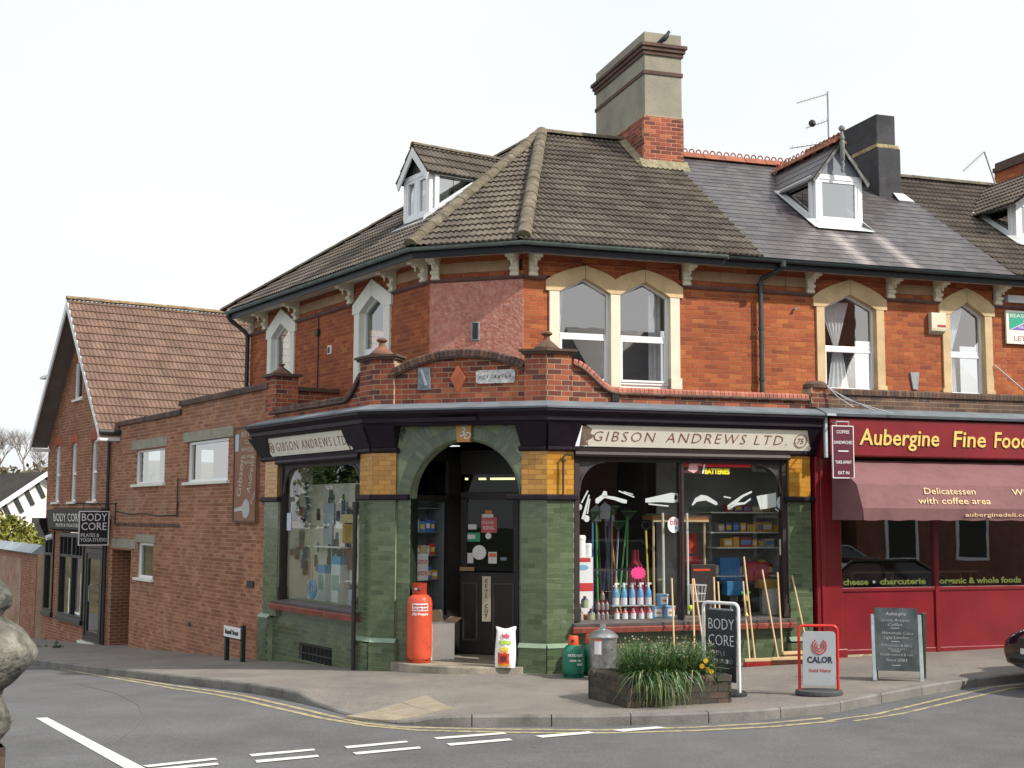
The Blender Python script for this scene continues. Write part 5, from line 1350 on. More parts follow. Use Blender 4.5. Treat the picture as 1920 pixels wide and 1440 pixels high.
# ------------------------------------------------------------ gabled studio building
gb=thing('gabled_studio_building','tall gabled red brick building with steep brown tiled roof and black studio shopfront','building',FL@Matrix.Translation((-16.4,0,-1)))
GL,GR_=-19.65,-13.3
def hG(z):
    r=[]
    for a,b in ((-18.84,-18.32),(-17.2,-16.68),(-15.32,-14.8)):
        if 2.55<z<4.0: r.append((a,b))
        elif 4.0<=z<4.12: k=(z-4.0)/.12;c=(a+b)/2;h=.26*sqrt(max(0,1-k*k));r.append((c-h,c+h))
    if 5.22<z<6.15: r.append((-17.06,-16.36))
    elif 6.15<=z<6.3: k=(z-6.15)/.15;h=.35*sqrt(max(0,1-k*k));r.append((-16.71-h,-16.71+h))
    if -.4<z<1.76: r.append((-19.5,-18.55))
    if -.42<z<1.76: r.append((-17.95,-15.6))
    if z<1.76: r.append((-15.56,-13.95))
    if z>4.3:
        k=(z-4.3)/(7.75-4.3);r.append((-30,GL+(3.175)*k));r.append((GR_-3.175*k,0))
    return r
yg=Brickwork('brick',gb,'gable_wall',(m_ybrick,m_ymortar),T=.25,weights=[3,3,3,2,2,1,1,1,.5,.5])
yg.face(FL,GL,GR_,-1.3,7.6,hG)
yg.face(FL@Matrix(((0,-1,0,GR_-.0),(1,0,0,0),(0,0,1,0),(0,0,0,1))),0.0,2.4,-1,1.5,T=.02,d=.02,tone=0)  # passage side in the darkest brick tone, its shade put into the colour
yg.done()
def archhead(a,b,z,root):   # red rubbed brick arch voussoirs
    c=(a+b)/2;n=7;m=mat('rubbed_brick',(.4,.11,.06),.85,.12,6)
    for i in range(n):
        t=(i-(n-1)/2)/n;mb=MB(FL);x=c+t*(b-a+.22);zz_=z+.12*(1-(2*t)**2)
        mb.prism([(x-.035,zz_-.02),(x+.035,zz_-.02),(x+.045+t*.06,zz_+.22),(x-.04+t*.06,zz_+.22)],-.012,.05);mb.build('arch_brick',m,root)
for a,b in ((-18.84,-18.32),(-17.2,-16.68),(-15.32,-14.8)):
    w0=flatwin(gb,FL,a,b,2.57,4.1,m_g_lt,split=3.3,y=.07);archhead(a,b,4.02,gb)
flatwin(gb,FL,-17.06,-16.36,5.24,6.28,m_g_up,split=None,y=.03);archhead(-17.06,-16.36,6.18,gb)
# roof
gz,ge,gt_=7.74,4.17,-16.35
half=3.37;dep=11.0
mb=MB(FL);mb.add([(gt_-half,-.5,ge),(gt_,-.5,gz),(gt_+half,-.5,ge),(gt_-half,dep,ge),(gt_,dep,gz),(gt_+half,dep,ge)],[(0,1,4,3),(1,2,5,4)])
gro=mb.build('roof',m_under,gb)
rg=Roofer(gb,gro,'roof_tile',m_tileG,'roman',.33,.30)
O=Wp(FL,gt_+half,dep,ge);E_=Wp(FL,gt_+half,-.5,ge);T_=Wp(FL,gt_+.0,dep,gz);U,V=plane_axes(E_,O,Wp(FL,gt_,-.5,gz));L=(Wp(FL,gt_,-.5,gz)-E_).length
rg.plane(E_,U,V,[(0,0),(dep+.5,0),(dep+.5,L),(0,L)]) ;rg.done()
caps(gb,gro,'ridge_tile',mat('ridge_lichen',(.22,.15,.08),.95,.3,5),Wp(FL,gt_,-.5,gz+.05),Wp(FL,gt_,dep,gz+.05),.45,.1)
k=(gz-ge)/half
for s_,nm in ((1,'barge_board'),(-1,'barge_board')):
    mb=MB(FL);P=[(gt_,gz+.04),(gt_+s_*half,ge+.02),(gt_+s_*half,ge-.16),(gt_,gz-.22)];mb.prism(P,-.5,-.46);mb.build(nm,m_white,gb)
    mb=MB(FL);P=[(gt_,gz-.02),(gt_+s_*half,ge-.05),(gt_+s_*half,ge-.09),(gt_,gz-.06)];mb.prism(P,-.46,.0);mb.build('verge_soffit',mat('verge_soffit_shade',(.16,.14,.12),.8,.1),gb)  # shadow under the verge is put into the soffit's dark colour
    mb=MB(FL);xx=gt_+s_*half;mb.box(min(xx,xx-s_*.25),max(xx,xx-s_*.25),-.46,-.0,ge-.2,ge-.12);mb.build('eaves_box',m_white,gb)
mb=MB(FL);mb.box(-19.1,-18.3,-.44,0,5.93,6.0);mb.build('purlin_end',m_white,gb)
mb=MB(FL);mb.tube([(gt_+half+.06,-.5,ge+.0),(gt_+half+.06,2,ge+.0)],.06,8);mb.build('gutter',m_iron,gb)
# shopfront
sf=MB(FL)
def bar(a,b,z0,z1,y0=-.04,y1=.08): sf.box(a,b,y0,y1,z0,z1)
strip_poly(sf,[(-19.5,-.4),(-18.55,-.4),(-18.55,1.76),(-19.5,1.76)],.1,-.04,.1)
strip_poly(sf,[(-17.95,-.42),(-15.6,-.42),(-15.6,1.76),(-17.95,1.76)],.11,-.04,.1)
bar(-19.45,-18.6,1.13,1.2);bar(-17.9,-15.65,1.13,1.2);bar(-16.75,-16.62,-.35,1.72)
for x in (-19.03,): bar(x-.02,x+.02,1.2,1.72)
for x in (-17.5,-17.1,-16.3,-15.95): bar(x-.02,x+.02,1.2,1.72)
bar(-19.55,-18.5,-.5,-.38,-.08,.1);bar(-18.0,-15.58,-.52,-.40,-.08,.1)
m_sblk=mat('studio_black',(.014,.016,.018),.35,.15,6)
so=sf.build('shopfront_frame',m_sblk,gb,bevel=.005)
g=MB(FL)
for a,b in ((-19.4,-18.65),(-17.85,-15.7)): g.quad((a,.04,-.32),(b,.04,-.32),(b,.04,1.68),(a,.04,1.68))
g.build('pane',glass('studio_glass',.35,(.5,.55,.6)),so)
cu=MB();curtain(cu,FL,-19.3,-18.9,-.2,1.1,.3,.02,3);curtain(cu,FL,-17.6,-17.0,-.3,1.1,.3,.03,3);cu.build('blind_and_sky_sheet',m_curt,so)
mb=MB(FL);mb.box(-19.6,-13.9,1.2,1.25,-1,2);mb.build('interior_wall',m_dark,gb)
dr=MB(FL);strip_poly(dr,[(-15.5,-.86),(-14.0,-.86),(-14.0,1.4),(-15.5,1.4)],.12,-.02,.08);strip_poly(dr,[(-15.38,-.74),(-14.12,-.74),(-14.12,1.28),(-15.38,1.28)],.13,.0,.06);dr.box(-15.5,-14.0,-.02,.08,1.42,1.76)
do_=dr.build('entrance_door',m_sblk,gb,bevel=.004);g=MB(FL);g.quad((-15.3,.03,-.65),(-14.2,.03,-.65),(-14.2,.03,1.2),(-15.3,.03,1.2));g.build('pane',MATS['studio_glass'],do_)
mb=MB(FL);mb.tube([(-14.75,-.03,.1),(-14.75,-.1,.14),(-14.75,-.1,.5),(-14.75,-.03,.54)],.016,6);mb.build('handle',m_grey,do_)
mb=MB(FL);mb.box(-15.6,-13.95,-.12,.2,-1.1,-.87);mb.build('door_sill',m_creamL,gb)
mb=MB(FL);mb.prismx([(0,1.8),(-.16,1.86),(-.22,2.36),(0,2.40)],-18.7,-13.6);fo=mb.build('fascia_sign',mat('studio_brown',(.03,.022,.022),.5,.1),gb)
TF=FL@Matrix.Translation((0,-.165,1.86))@Matrix.Rotation(atan2(.06,.5),4,'X')
text('BODY CORE',.3,TF,-18.0,.2,m_white,fo,'lettering',d=.006,width=2.6);text('PILATES & YOGA STUDIO',.12,TF,-17.8,.06,m_white,fo,'lettering',d=.006,width=2.4)
for a,b in ((-20.05,-19.2),(-13.75,-13.45)):
    mb=MB(FL);mb.box(a,b,-.28,.0,1.98,2.14);mb.prismx([(0,1.6),(-.1,1.66),(-.24,1.98),(0,1.98)],a+.1,b-.1);mb.build('console',m_sblk,gb)
mb=MB(FL);mb.tube([(-13.62,-.06,4.0),(-13.62,-.06,-1.0)],.04,8);mb.build('downpipe',m_iron,gb)
mb=MB(FL);mb.tube([(-18.3,-.15,1.65),(-18.3,-.3,1.6)],.07,8);mb.build('lamp',m_white,gb)
# hanging sign
hs=thing('hanging_sign','square black hanging sign with white border reading Body Core on iron bracket','sign',FL@Matrix.Translation((-13.1,-.5,1.9)))
HM=FL@Matrix(((0,-1,0,-13.1),(1,0,0,-.85),(0,0,1,1.52),(0,0,0,1)))
mb=MB(HM);mb.box(0,.70,-.015,.015,0,.80);hb=mb.build('sign_board',mat('sign_black',(.012,.014,.02),.4,.05),hs)
mb=MB(HM);strip_poly(mb,[(0,0),(.7,0),(.7,.8),(0,.8)],.022,-.022,.022);mb.build('sign_border',m_white,hs)

for st,z,wd,sz in (('BODY',.57,.58,.25),('CORE',.36,.58,.25),('PILATES &',.20,.42,.12),('YOGA STUDIO',.09,.6,.12)): text(st,sz,HM,.05,z,m_white,hb,'lettering',d=.018,width=wd)
mb=MB(HM);mb.tube([(-.1,0,.97),(.9,0,.97)],.018,6);mb.box(.83,.85,-.03,.03,.5,1.0);mb.tube([(.84,0,.6),(.45,0,.96)],.01,6);mb.tube([(.1,0,.8),(.1,0,.97)],.008,5);mb.tube([(.6,0,.8),(.6,0,.97)],.008,5);mb.build('iron_bracket',m_iron,hs)

# loose cables draped over the deli parapet
for pts in ([(4.6,-.1,4.3),(4.75,-.2,4.1),(4.95,-.3,3.95)],[(4.62,-.1,4.28),(4.85,-.25,4.08),(5.3,-.36,3.9)],[(4.7,-.15,4.2),(5.0,-.3,4.02),(5.6,-.38,3.86)]):
    mb=MB(FR);mb.tube(pts,.008,4);mb.build('loose_cable',m_grey,deli)
mb=MB(UR);mb.tube([(8.82,-.05,4.95),(9.25,-.4,4.4)],.012,5);mb.build('stay_rod',m_grey,deli)
# ------------------------------------------------------------ things at the far left
wl=thing('boundary_wall','long red brick boundary wall with pale rendered patches beyond the gabled studio','wall',Matrix.Translation((-15,39,-1)))
m_wall=mat('old_wall',(.3,.12,.075),.9,.2,1.2,.3,20,dirt=((.4,.32,.26),.8,.4))
ang=math.degrees(atan2(-13.4+16.6,37-42.5))   # azimuth of the wall
WMx=frame(-18.0,44.5,math.degrees(atan2(-13.35+18.0,36.6-44.5)))
Lw=sqrt((18-13.35)**2+(44.5-36.6)**2)
wb=Brickwork('brick',wl,'wall_core',(m_ybrick,m_ymortar),T=.25,limit=120,weights=[1,1,2,2,2,2,1,1,1,1]);wb.face(WMx,0,Lw,-1.4,1.12);wb.done()
mb=MB(WMx);mb.box(1.0,Lw-2.2,-.012,.0,-1.1,.95);mb.build('render_patch',mat('wall_render',(.4,.27,.2),.95,.2,1.5,.4,20,dirt=((.3,.13,.08),1.2,.45)),wl)
mb=MB(WMx);mb.prismx([(-.1,1.12),(-.14,1.15),(.14,1.38),(.4,1.2),(.3,1.12)],0,Lw);mb.build('wall_coping',mat('slate_coping',(.35,.4,.45),.6,.15,2),wl)
# white half timbered house
hm=thing('half_timbered_house','white house with black timber gable and grey tiled roof far left','house',Matrix.Translation((-22,60,1)))
HF=frame(-21.6-8*.7071,60-8*.7071,45);m_hw=mat('house_render',(.8,.76,.7),.8,.05,1)
sl=.68;zt=4.18
mb=MB(HF);mb.prism([(.6,-6),(15.4,-6),(15.4,zt-7.4*sl-.25),(8,zt-.25),(.6,zt-7.4*sl-.25)],.3,.6);mb.build('gable_wall',m_hw,hm)
mb=MB(HF);mb.prism([(0,zt-8*sl-.22),(8,zt-.22),(8,zt+.02),(0,zt-8*sl+.02)],-.1,-.02);mb.prism([(16,zt-8*sl-.22),(8,zt-.22),(8,zt+.02),(16,zt-8*sl+.02)],-.1,-.02);mb.build('barge_board',m_white,hm)
for i in range(12):
    x=3.6+i*.5;top=zt-(8-x)*sl-.26;mb=MB(HF);mb.prism([(x,top-.0),(x+.17,top+.1),(x+.17+.38,top-.62),(x+.38,top-.68)],.22,.3);mb.build('timber',m_iron,hm)
mb=MB(HF);mb.add([(0,-.02,zt-8*sl+.03),(8,-.02,zt+.03),(8,13,zt+.03),(0,13,zt-8*sl+.03)],[(0,1,2,3),(3,2,1,0)]);mb.add([(16,-.02,zt-8*sl+.03),(8,-.02,zt+.03),(8,13,zt+.03),(16,13,zt-8*sl+.03)],[(0,1,2,3),(3,2,1,0)]);mb.build('roof',mat('grey_roof_far',(.1,.09,.08),.9,.2,3),hm)
# leaf clump crowns
def crown(mb,c,rad,n,leaf,seed,squash=1,clumps=14,tones=(0,1)):
    rnd=random.Random(seed);c=Vector(c)
    cl=[]
    for i in range(clumps):
        v=Vector((rnd.gauss(0,1),rnd.gauss(0,1),rnd.gauss(0,1))).normalized()*rnd.uniform(.35,.95)
        cl.append((c+Vector((v.x*rad,v.y*rad,v.z*rad*squash)),rad*rnd.uniform(.25,.5),rnd.random()))
    for i in range(n):
        cc,cr,tn=rnd.choice(cl);v=Vector((rnd.gauss(0,1),rnd.gauss(0,1),rnd.gauss(0,1))).normalized()*cr*rnd.uniform(.5,1.05)
        p=cc+v;a=Vector((rnd.gauss(0,1),rnd.gauss(0,1),rnd.gauss(0,1))).normalized();b=a.cross(Vector((rnd.gauss(0,1),rnd.gauss(0,1),rnd.gauss(0,1)))).normalized()
        s=leaf*rnd.uniform(.6,1.3);mb.add([p-a*s,p+b*s*.45,p+a*s,p-b*s*.45],[(0,1,2,3)],tone=min(.999,max(0,tn*.5+rnd.random()*.5)))
m_yleaf=mat('yellow_green_leaf',None,.6,.15,3,tone=[(.08,.1,.015),(.2,.2,.025),(.38,.34,.04)])
m_gleaf=mat('green_leaf',None,.6,.15,3,tone=[(.03,.055,.015),(.05,.09,.02),(.1,.14,.03)])
m_bark=mat('bark',(.13,.11,.09),.9,.2,5)
sh=thing('garden_shrub','bushy yellow green conifer shrub behind the brick boundary wall','shrub',Matrix.Translation((-17.5,46,-.5)))
mb=MB();crown(mb,(-18.4,47,.75),2.1,11000,.10,1,.62);crown(mb,(-16.6,46.5,.45),1.2,6000,.09,2,.7);mb.build('foliage',m_yleaf,sh)
mb=MB();mb.tube([(-17.6,46.6,-1.2),(-17.7,46.6,1.4)],.12,6,.05);mb.build('stem',m_bark,sh)
# bare winter trees
def branch(mb,p,d,L,r,depth,rnd):
    q=p+d*L;mid=p.lerp(q,.5)+Vector((rnd.uniform(-1,1),rnd.uniform(-1,1),0))*L*.06
    mb.tube([p,mid,q],r,4 if depth>1 else 3,r*.6,cap=False)
    if depth==0: return
    for i in range(3 if depth<3 else 4):
        a=Vector((rnd.gauss(0,1),rnd.gauss(0,1),rnd.gauss(0,.6))).normalized();nd=(d+a*.62+Vector((0,0,.12))).normalized()
        branch(mb,p.lerp(q,rnd.uniform(.55,1)),nd,L*rnd.uniform(.6,.82),r*.55,depth-1,rnd)
def bare_tree(x,y,z,h,seed,label,grp='bare winter trees far left'):
    t=thing('bare_tree',label,'tree',Matrix.Translation((x,y,z)),grp);rnd=random.Random(seed)
    mb=MB();mb.tube([(x,y,z),(x+.1,y,z+h*.3)],h*.018,6,h*.013);mb.build('trunk',m_bark,t)
    mb=MB();branch(mb,Vector((x+.1,y,z+h*.28)),Vector((0,0,1)),h*.22,h*.011,5,rnd);mb.build('crown',mat('twig',(.2,.17,.15),.9,.1),t)
bare_tree(-46.8,118,3,8.6,1,'tall bare winter tree at left edge above the white house roof')
bare_tree(-44.0,116,3,8.4,2,'tall bare winter tree with fine spreading twigs, middle of the far left group')
bare_tree(-40.2,110,3,6.5,3,'smaller bare winter tree close beside the brick gable')
hill=MB();random.seed(4);v=[];f=[];nx=40
for i in range(nx+1):
    x=-120+200*i/nx
    for j,(y,z) in enumerate(((85,-6),(110,2.0),(135,6+1.6*sin(i*.5)),(170,7.5+1.5*sin(i*.37+1)))): v.append((x,y+random.uniform(-2,2),z+random.uniform(-.4,.4)))
for i in range(nx):
    for j in range(3): a=i*4+j;f.append((a,a+4,a+5,a+1))
hill.add(v,f);struct(hill.build('hill',mat('wooded_hill',(.1,.085,.045),.95,.3,.3)))
mb=MB();rnd=random.Random(9)
for i in range(60):
    x=rnd.uniform(-85,-28);y=rnd.uniform(105,140);z=.6+(y-110)*.12
    crown(mb,(x,y,z+2.2),rnd.uniform(1.6,3.2),520,.32,i+50,.8,9)
wd=mb.build('hillside_wood',mat('winter_wood_leaf',None,.9,.2,1,tone=[(.05,.05,.025),(.11,.09,.05),(.17,.13,.075),(.08,.1,.04)]),kind='stuff');wd['label']='distant brown and olive wood covering the hillside at far left';wd['category']='wood'
# a greener bush against the studio wall base and weeds
wd2=MB();crown(wd2,(-11.0,31.0,-1.0),.22,240,.05,5);crown(wd2,(-10.4,30.2,-.98),.25,260,.05,6);o=wd2.build('weeds',m_gleaf,kind='stuff');o['label']='small green weeds along foot of studio wall';o['category']='weeds'

# ------------------------------------------------------------ street name plate on posts
sn=thing('street_name_sign','low white street name sign on two black posts beside brick wall','sign',Matrix.Translation((-4.8,22.9,-.45)))
NF=frame(-5.12,23.32,146.57);L=.78
for x in (.03,L): 
    mb=MB(NF);zz=gh(*(NF@Vector((x,0,0))).xy);mb.box(x-.04,x+.04,.02,.09,zz-.1,zz+.62 if x>.4 else zz+.55);mb.build('post',mat('post_black',(.015,.018,.02),.5,.1),sn,bevel=.005)
z0=gh(-4.8,22.9)+.40;mb=MB(NF);mb.box(.0,L-.02,-.0,.02,z0,z0+.19);npn=mb.build('nameplate',m_white,sn,bevel=.004)
text('Russell Street',.12,NF,.07,z0+.055,m_black,npn,'lettering',d=.003,width=.62,bold=.003)
mb=MB(NF);mb.box(-.01,L-.01,-.0,.022,z0-.02,z0);mb.build('plate_edge',m_black,sn)

# ------------------------------------------------------------ gas cylinders
def cylinder(name,label,x,y,z,rad,H,bodycol,labels,shroud,grp=None,az=180):
    m=mat(name+'_paint_%d'%int(bodycol[0]*100),bodycol,.35,.08,3,.05,20,dirt=(tuple(c*.6 for c in bodycol),5,.3))
    M=Matrix.Translation((x,y,z))@Matrix.Rotation(R(az),4,'Z')
    t=thing(name,label,'gas cylinder',M,grp)
    cap=rad*.55;mb=MB(M);pr=[(rad*.9,.05),(rad*.97,.09),(rad,.14)]
    hs=H-shroud
    pr+=[(rad,hs-.16),(rad+.004,hs-.155),(rad,hs-.15),(rad*.98,hs-.1),(rad*.88,hs-.05),(rad*.65,hs-.015),(rad*.5,hs)]
    mb.lathe(pr,(0,0,0),32);b=mb.build('cylinder_body',m,t,smooth=30)
    mb=MB(M)
    for i in range(24):   # foot ring with slots
        a0,a1=2*pi*i/24,2*pi*(i+1)/24;zt=.035 if i%6 in(2,) else .07
        for r0 in (rad*.93,):
            mb.add([(cos(a0)*r0,sin(a0)*r0,0),(cos(a1)*r0,sin(a1)*r0,0),(cos(a1)*r0,sin(a1)*r0,zt),(cos(a0)*r0,sin(a0)*r0,zt)],[(0,1,2,3),(3,2,1,0)])
    mb.build('foot_ring',m,t)
    return t,b,M,hs,m
def curvetext(st,size,M,rad,z,matr,parent,width,az0=0):
    c=bpy.data.curves.new('lettering','FONT');c.body=st;c.size=size;c.align_x='CENTER';c.resolution_u=2;c.extrude=0;c.offset=.002
    o=bpy.data.objects.new('x',c);me=bpy.data.meshes.new_from_object(o);bpy.data.objects.remove(o)
    xs=[v.co.x for v in me.vertices];k=width/(max(xs)-min(xs))
    for v in me.vertices:
        a=-pi/2+v.co.x*k/rad+az0;v.co=Vector((cos(a)*(rad+.0025),sin(a)*(rad+.0025),z+v.co.y))
    me.transform(wmat(parent).inverted()@M);me.materials.append(matr);q=bpy.data.objects.new('lettering',me);sc.collection.objects.link(q);q.parent=parent;WM[q.name]=wmat(parent)
def curvepatch(M,rad,z0,z1,wd,matr,parent,nm,az0=0,e=.0015):
    mb=MB(M);n=8;v=[]
    for i in range(n+1):
        a=-pi/2+(i/n-.5)*wd/rad+az0;v+=[(cos(a)*(rad+e),sin(a)*(rad+e),z0),(cos(a)*(rad+e),sin(a)*(rad+e),z1)]
    mb.add(v,[(2*i,2*i+2,2*i+3,2*i+1) for i in range(n)]);return mb.build(nm,matr,parent)
zb_=.085
t,b,M,hs,mo=cylinder('gas_cylinder','tall orange red propane gas cylinder standing on the shop doorstep',-1.36,19.42,zb_,.187,1.17,(.6,.085,.04),None,.17,'gas cylinders outside the shop',az=6)
mb=MB(M);n=24
for i in range(n):
    a0,a1=2*pi*i/n,2*pi*(i+1)/n
    am=(a0+a1)/2;hole=abs(((am+pi/2+.25+pi)%(2*pi))-pi)<.22
    segs=((0,.05),(.12,.17)) if hole else ((0,.17),)
    for z0,z1 in segs: mb.add([(cos(a)*.105,sin(a)*.105,hs-.01+z) for a,z in ((a0,z0),(a1,z0),(a1,z1),(a0,z1))],[(0,1,2,3),(3,2,1,0)])
mb.build('valve_shroud',mo,t,smooth=True)
mb=MB(M);mb.tube([(0,0,hs-.02),(0,0,hs+.1)],.02,8);mb.tube([(-.03,-.03,hs+.06),(-.07,-.1,hs+.08)],.018,8);mb.build('valve',m_grey,t)
curvepatch(M,.187,.76,.87,.25,m_white,b,'label_patch');curvetext('PROPANE',.04,M,.187+.003,.825,mat('label_red',(.5,.03,.01),.5,0),b,.22);curvetext('CALOR GAS',.05,M,.187+.003,.775,mat('label_red',(.5,.03,.01),.5,0),b,.23)
curvetext('47kg Propane',.05,M,.187,.70,m_white,b,.25)
G1=(.012,.16,.1)
for (x,y,lab,front) in ((.875,18.40,'small green patio gas cylinder with orange cap beside the corner pier',True),(1.13,18.62,'dark green gas cylinder half hidden behind the galvanised bin',False)):
    t,b,M,hs,mg=cylinder('gas_cylinder',lab,x,y,gh(x,y)+.0,.158,.58,G1 if front else (.008,.075,.05),None,.13,'gas cylinders outside the shop',az=8 if front else 30)
    mb=MB(M);mb.lathe([(.075,hs-.01),(.078,hs+.0),(.07,hs+.11),(.062,hs+.125),(.0,hs+.125)],(0,0,0),20);cp=mb.build('valve_cap',mat('cap_orange',(.6,.07,.02),.45,.1),t,smooth=30)
    mb=MB(M);mb.tube([(-.02,-.05,hs+.06),(-.025,-.085,hs+.06)],.02,10);mb.build('cap_hole',m_dark,cp)
    if front:
        curvetext('PATIO GAS',.05,M,.158,.3,m_white,b,.21);curvetext('CALOR  13kg',.032,M,.158,.235,m_white,b,.17);curvetext('GAS',.04,M,.158,.18,m_white,b,.08,.4)
# galvanised incinerator bin
bx,by=1.27,18.1;z=gh(bx,by);M=Matrix.Translation((bx,by,z));t=thing('galvanised_bin','shiny galvanised garden incinerator bin with funnel lid behind the planter','bin',M)
mg=mat('galvanised_steel',(.36,.37,.39),.38,.3,9,.15,15,metal=.8,dirt=((.22,.22,.22),8,.35))
M=M@Matrix.Rotation(.3,4,'Z');mb=MB(M);mb.lathe([(.16,.05),(.17,.055),(.195,.57),(.2,.58),(.197,.59)],(0,0,0),28);bb=mb.build('bin_body',mg,t,smooth=30)
mb=MB(M);mb.lathe([(.208,.57),(.212,.59),(.195,.61),(.14,.655),(.055,.69),(.04,.695),(.04,.755),(.035,.755)],(0,0,0),28);mb.build('bin_lid',mg,t,smooth=30)
mb=MB(M)
for i in range(3): a=i*2.1+.5;mb.tube([(cos(a)*.15,sin(a)*.15,.06),(cos(a)*.18,sin(a)*.18,0)],.012,6)
mb.build('bin_feet',mg,t)
for i in range(6): a=-pi/2+(i-2.5)*.5;mb=MB(M);mb.tube([(cos(a)*.17,sin(a)*.17,.16),(cos(a)*.1795,sin(a)*.1795,.16)],.013,8);mb.build('air_hole',m_dark,bb)
curvepatch(M,.19,.36,.54,.10,m_white,bb,'paper_label',-.75,.004);curvepatch(M,.192,.54,.57,.10,mat('label_orange',(.7,.15,.05),.5,0),bb,'paper_label',-.75,.005)

# ------------------------------------------------------------ cardboard box and compost bag on the step
BX=frame(-1.22,19.62,60,.085);t=thing('cardboard_box','open white cardboard box standing on doorstep beside the orange cylinder','box',BX)
mbx=mat('white_card',(.82,.8,.74),.8,.08,4)
mb=MB(BX);w2,d2,h2_=.42,.36,.54
mb.box(0,w2,0,.008,0,h2_);mb.box(0,w2,d2,d2+.008,0,h2_);mb.box(0,.008,.008,d2,0,h2_);mb.box(w2-.008,w2,.008,d2,0,h2_);mb.box(0,w2,0,d2,0,.008);mb.build('box_body',mbx,t)
for q,(v) in enumerate(([(0,0,h2_),(0,d2,h2_),(-.14,d2,h2_+.1),(-.14,0,h2_+.1)],[(0,d2,h2_),(w2,d2,h2_),(w2,d2+.1,h2_+.17),(0,d2+.1,h2_+.17)],[(w2,0,h2_),(w2,d2,h2_),(w2+.12,d2,h2_+.07),(w2+.12,0,h2_+.07)])):
    mb=MB(BX);mb.add(v+[(a,b,c+.006) for a,b,c in v],[(0,1,2,3),(7,6,5,4),(0,4,5,1),(1,5,6,2),(2,6,7,3),(3,7,4,0)]);mb.build('box_flap',mat('inner_card',(.45,.32,.2),.85,.08) if q else mbx,t)
# bag
BG=frame(-.085,18.80,100,.085);t=thing('compost_bag','white plastic compost bag with red yellow green print leaning in the doorway','bag',BG)
def pillow(M,w_,h_,th,nx=14,nz=18,lean=.0,top=.75):
    mb=MB(M);v=[];f=[]
    for s_ in (-1,1):
        for j in range(nz+1):
            for i in range(nx+1):
                u,t_=i/nx,j/nz;b=(sin(pi*u)**.45)*(sin(pi*min(1,t_*.93+.07))**.4)*th/2
                wz=w_*(1+.06*sin(t_*5)+(.08 if t_>.9 else 0));x=(u-.5)*wz
                v.append((x,s_*b*(1+.08*sin(u*17+t_*9))+lean*t_,t_*h_*(1+.03*sin(u*6+2))))
    n=(nx+1)*(nz+1)
    for s_ in (0,1):
        for j in range(nz):
            for i in range(nx):
                a=s_*n+j*(nx+1)+i;q=(a,a+1,a+nx+2,a+nx+1);f.append(q if s_==0 else q[::-1])
    mb.add(v,f);return mb
mp_=mat('white_plastic_bag',(.78,.78,.78),.35,.04,6,.2,14)
bg_=pillow(BG,.29,.56,.15,lean=.08).build('bag_body',mp_,t,smooth=180)
def bagprint(z0,z1,x0,x1,col,nm,wv=.0):
    mb=MB(BG);n=10;v=[]
    m=mat(nm,col,.35,.1,30)
    for i in range(n+1):
        u=(x0+(x1-x0)*i/n);
        for z in (z0+wv*sin(i*1.3),z1+wv*cos(i*1.1)):
            t_=z/.56;uu=u/.29+.5;b=(sin(pi*min(.99,max(.01,uu)))**.45)*(sin(pi*min(1,t_*.93+.07))**.4)*.15/2*1.09;v.append((u,-b+.08*t_-.003,z))
    mb.add(v,[(2*i,2*i+2,2*i+3,2*i+1) for i in range(n)]);mb.build('bag_print',m,bg_)
bagprint(.05,.21,-.1,.07,(.6,.05,.02),'print_red',.01);bagprint(.09,.17,-.06,.03,(.15,.02,.01),'print_dark',.01);bagprint(.02,.06,-.1,.07,(.8,.35,.03),'print_orange',.004);bagprint(.24,.29,-.08,.06,(.75,.6,.05),'print_yellow',.01);bagprint(.33,.38,-.09,.09,(.4,.55,.08),'print_green',.006);bagprint(.42,.47,-.05,.06,(.6,.08,.15),'print_pink',.012)
bagprint(.21,.24,-.07,.05,(.8,.3,.1),'print_orange2',.012)
# Home Centre sign behind the cylinder inside the porch glass
hc=thing('home_centre_card','white Home Centre card behind the porch glass above orange cylinder','sign',PL@Matrix.Translation((.1,.05,1.25)))
mb=MB(PL);mb.box(.02,.42,.045,.05,1.25,1.66);hcc=mb.build('card',m_white,hc);text('Home',.14,PL,.06,1.50,mat('hc_red',(.6,.06,.02),.5,0),hcc,'lettering',d=-.043,width=.33);text('Centre',.13,PL,.06,1.33,mat('hc_red',(.6,.06,.02),.5,0),hcc,'lettering',d=-.043,width=.33)
rnd=random.Random(21)
def goods(M,x0,x1,y,z,grp,cols,label,cat='packet',hmax=.25):
    x=x0;k=0
    while x<x1:
        w_=rnd.uniform(.06,.13);h_=rnd.uniform(.12,hmax);c=rnd.choice(cols)
        mb=MB(M);mb.box(x,x+w_,y,y+.1,z,z+h_);o=mb.build('boxed_goods',mat('goods_%02d%02d%02d'%tuple(int(q*99) for q in c),c,.5,.1,20))
        mb=MB(M);mb.box(x+.01,x+w_-.01,y-.002,y,z+h_*.3,z+h_*.7);d=mb.build('pack_label',m_white if k%2 else m_gold,o);tag(o,label[k%len(label)],cat,grp);x+=w_+.015;k+=1
CC=[(.05,.15,.5),(.02,.3,.15),(.5,.05,.04),(.55,.5,.45),(.1,.3,.45),(.5,.35,.05)]
ORD=['leftmost','second','third','fourth','fifth','sixth','seventh','eighth','ninth','tenth','eleventh','twelfth']
for z,wh in ((1.995,'top'),(1.635,'middle'),(1.265,'bottom')): goods(PL,.1,.6,.1,z,'goods on the porch shelves',CC,['%s packet from the left on the %s shelf inside the porch window'%(o_,wh) for o_ in ORD],hmax=.2)

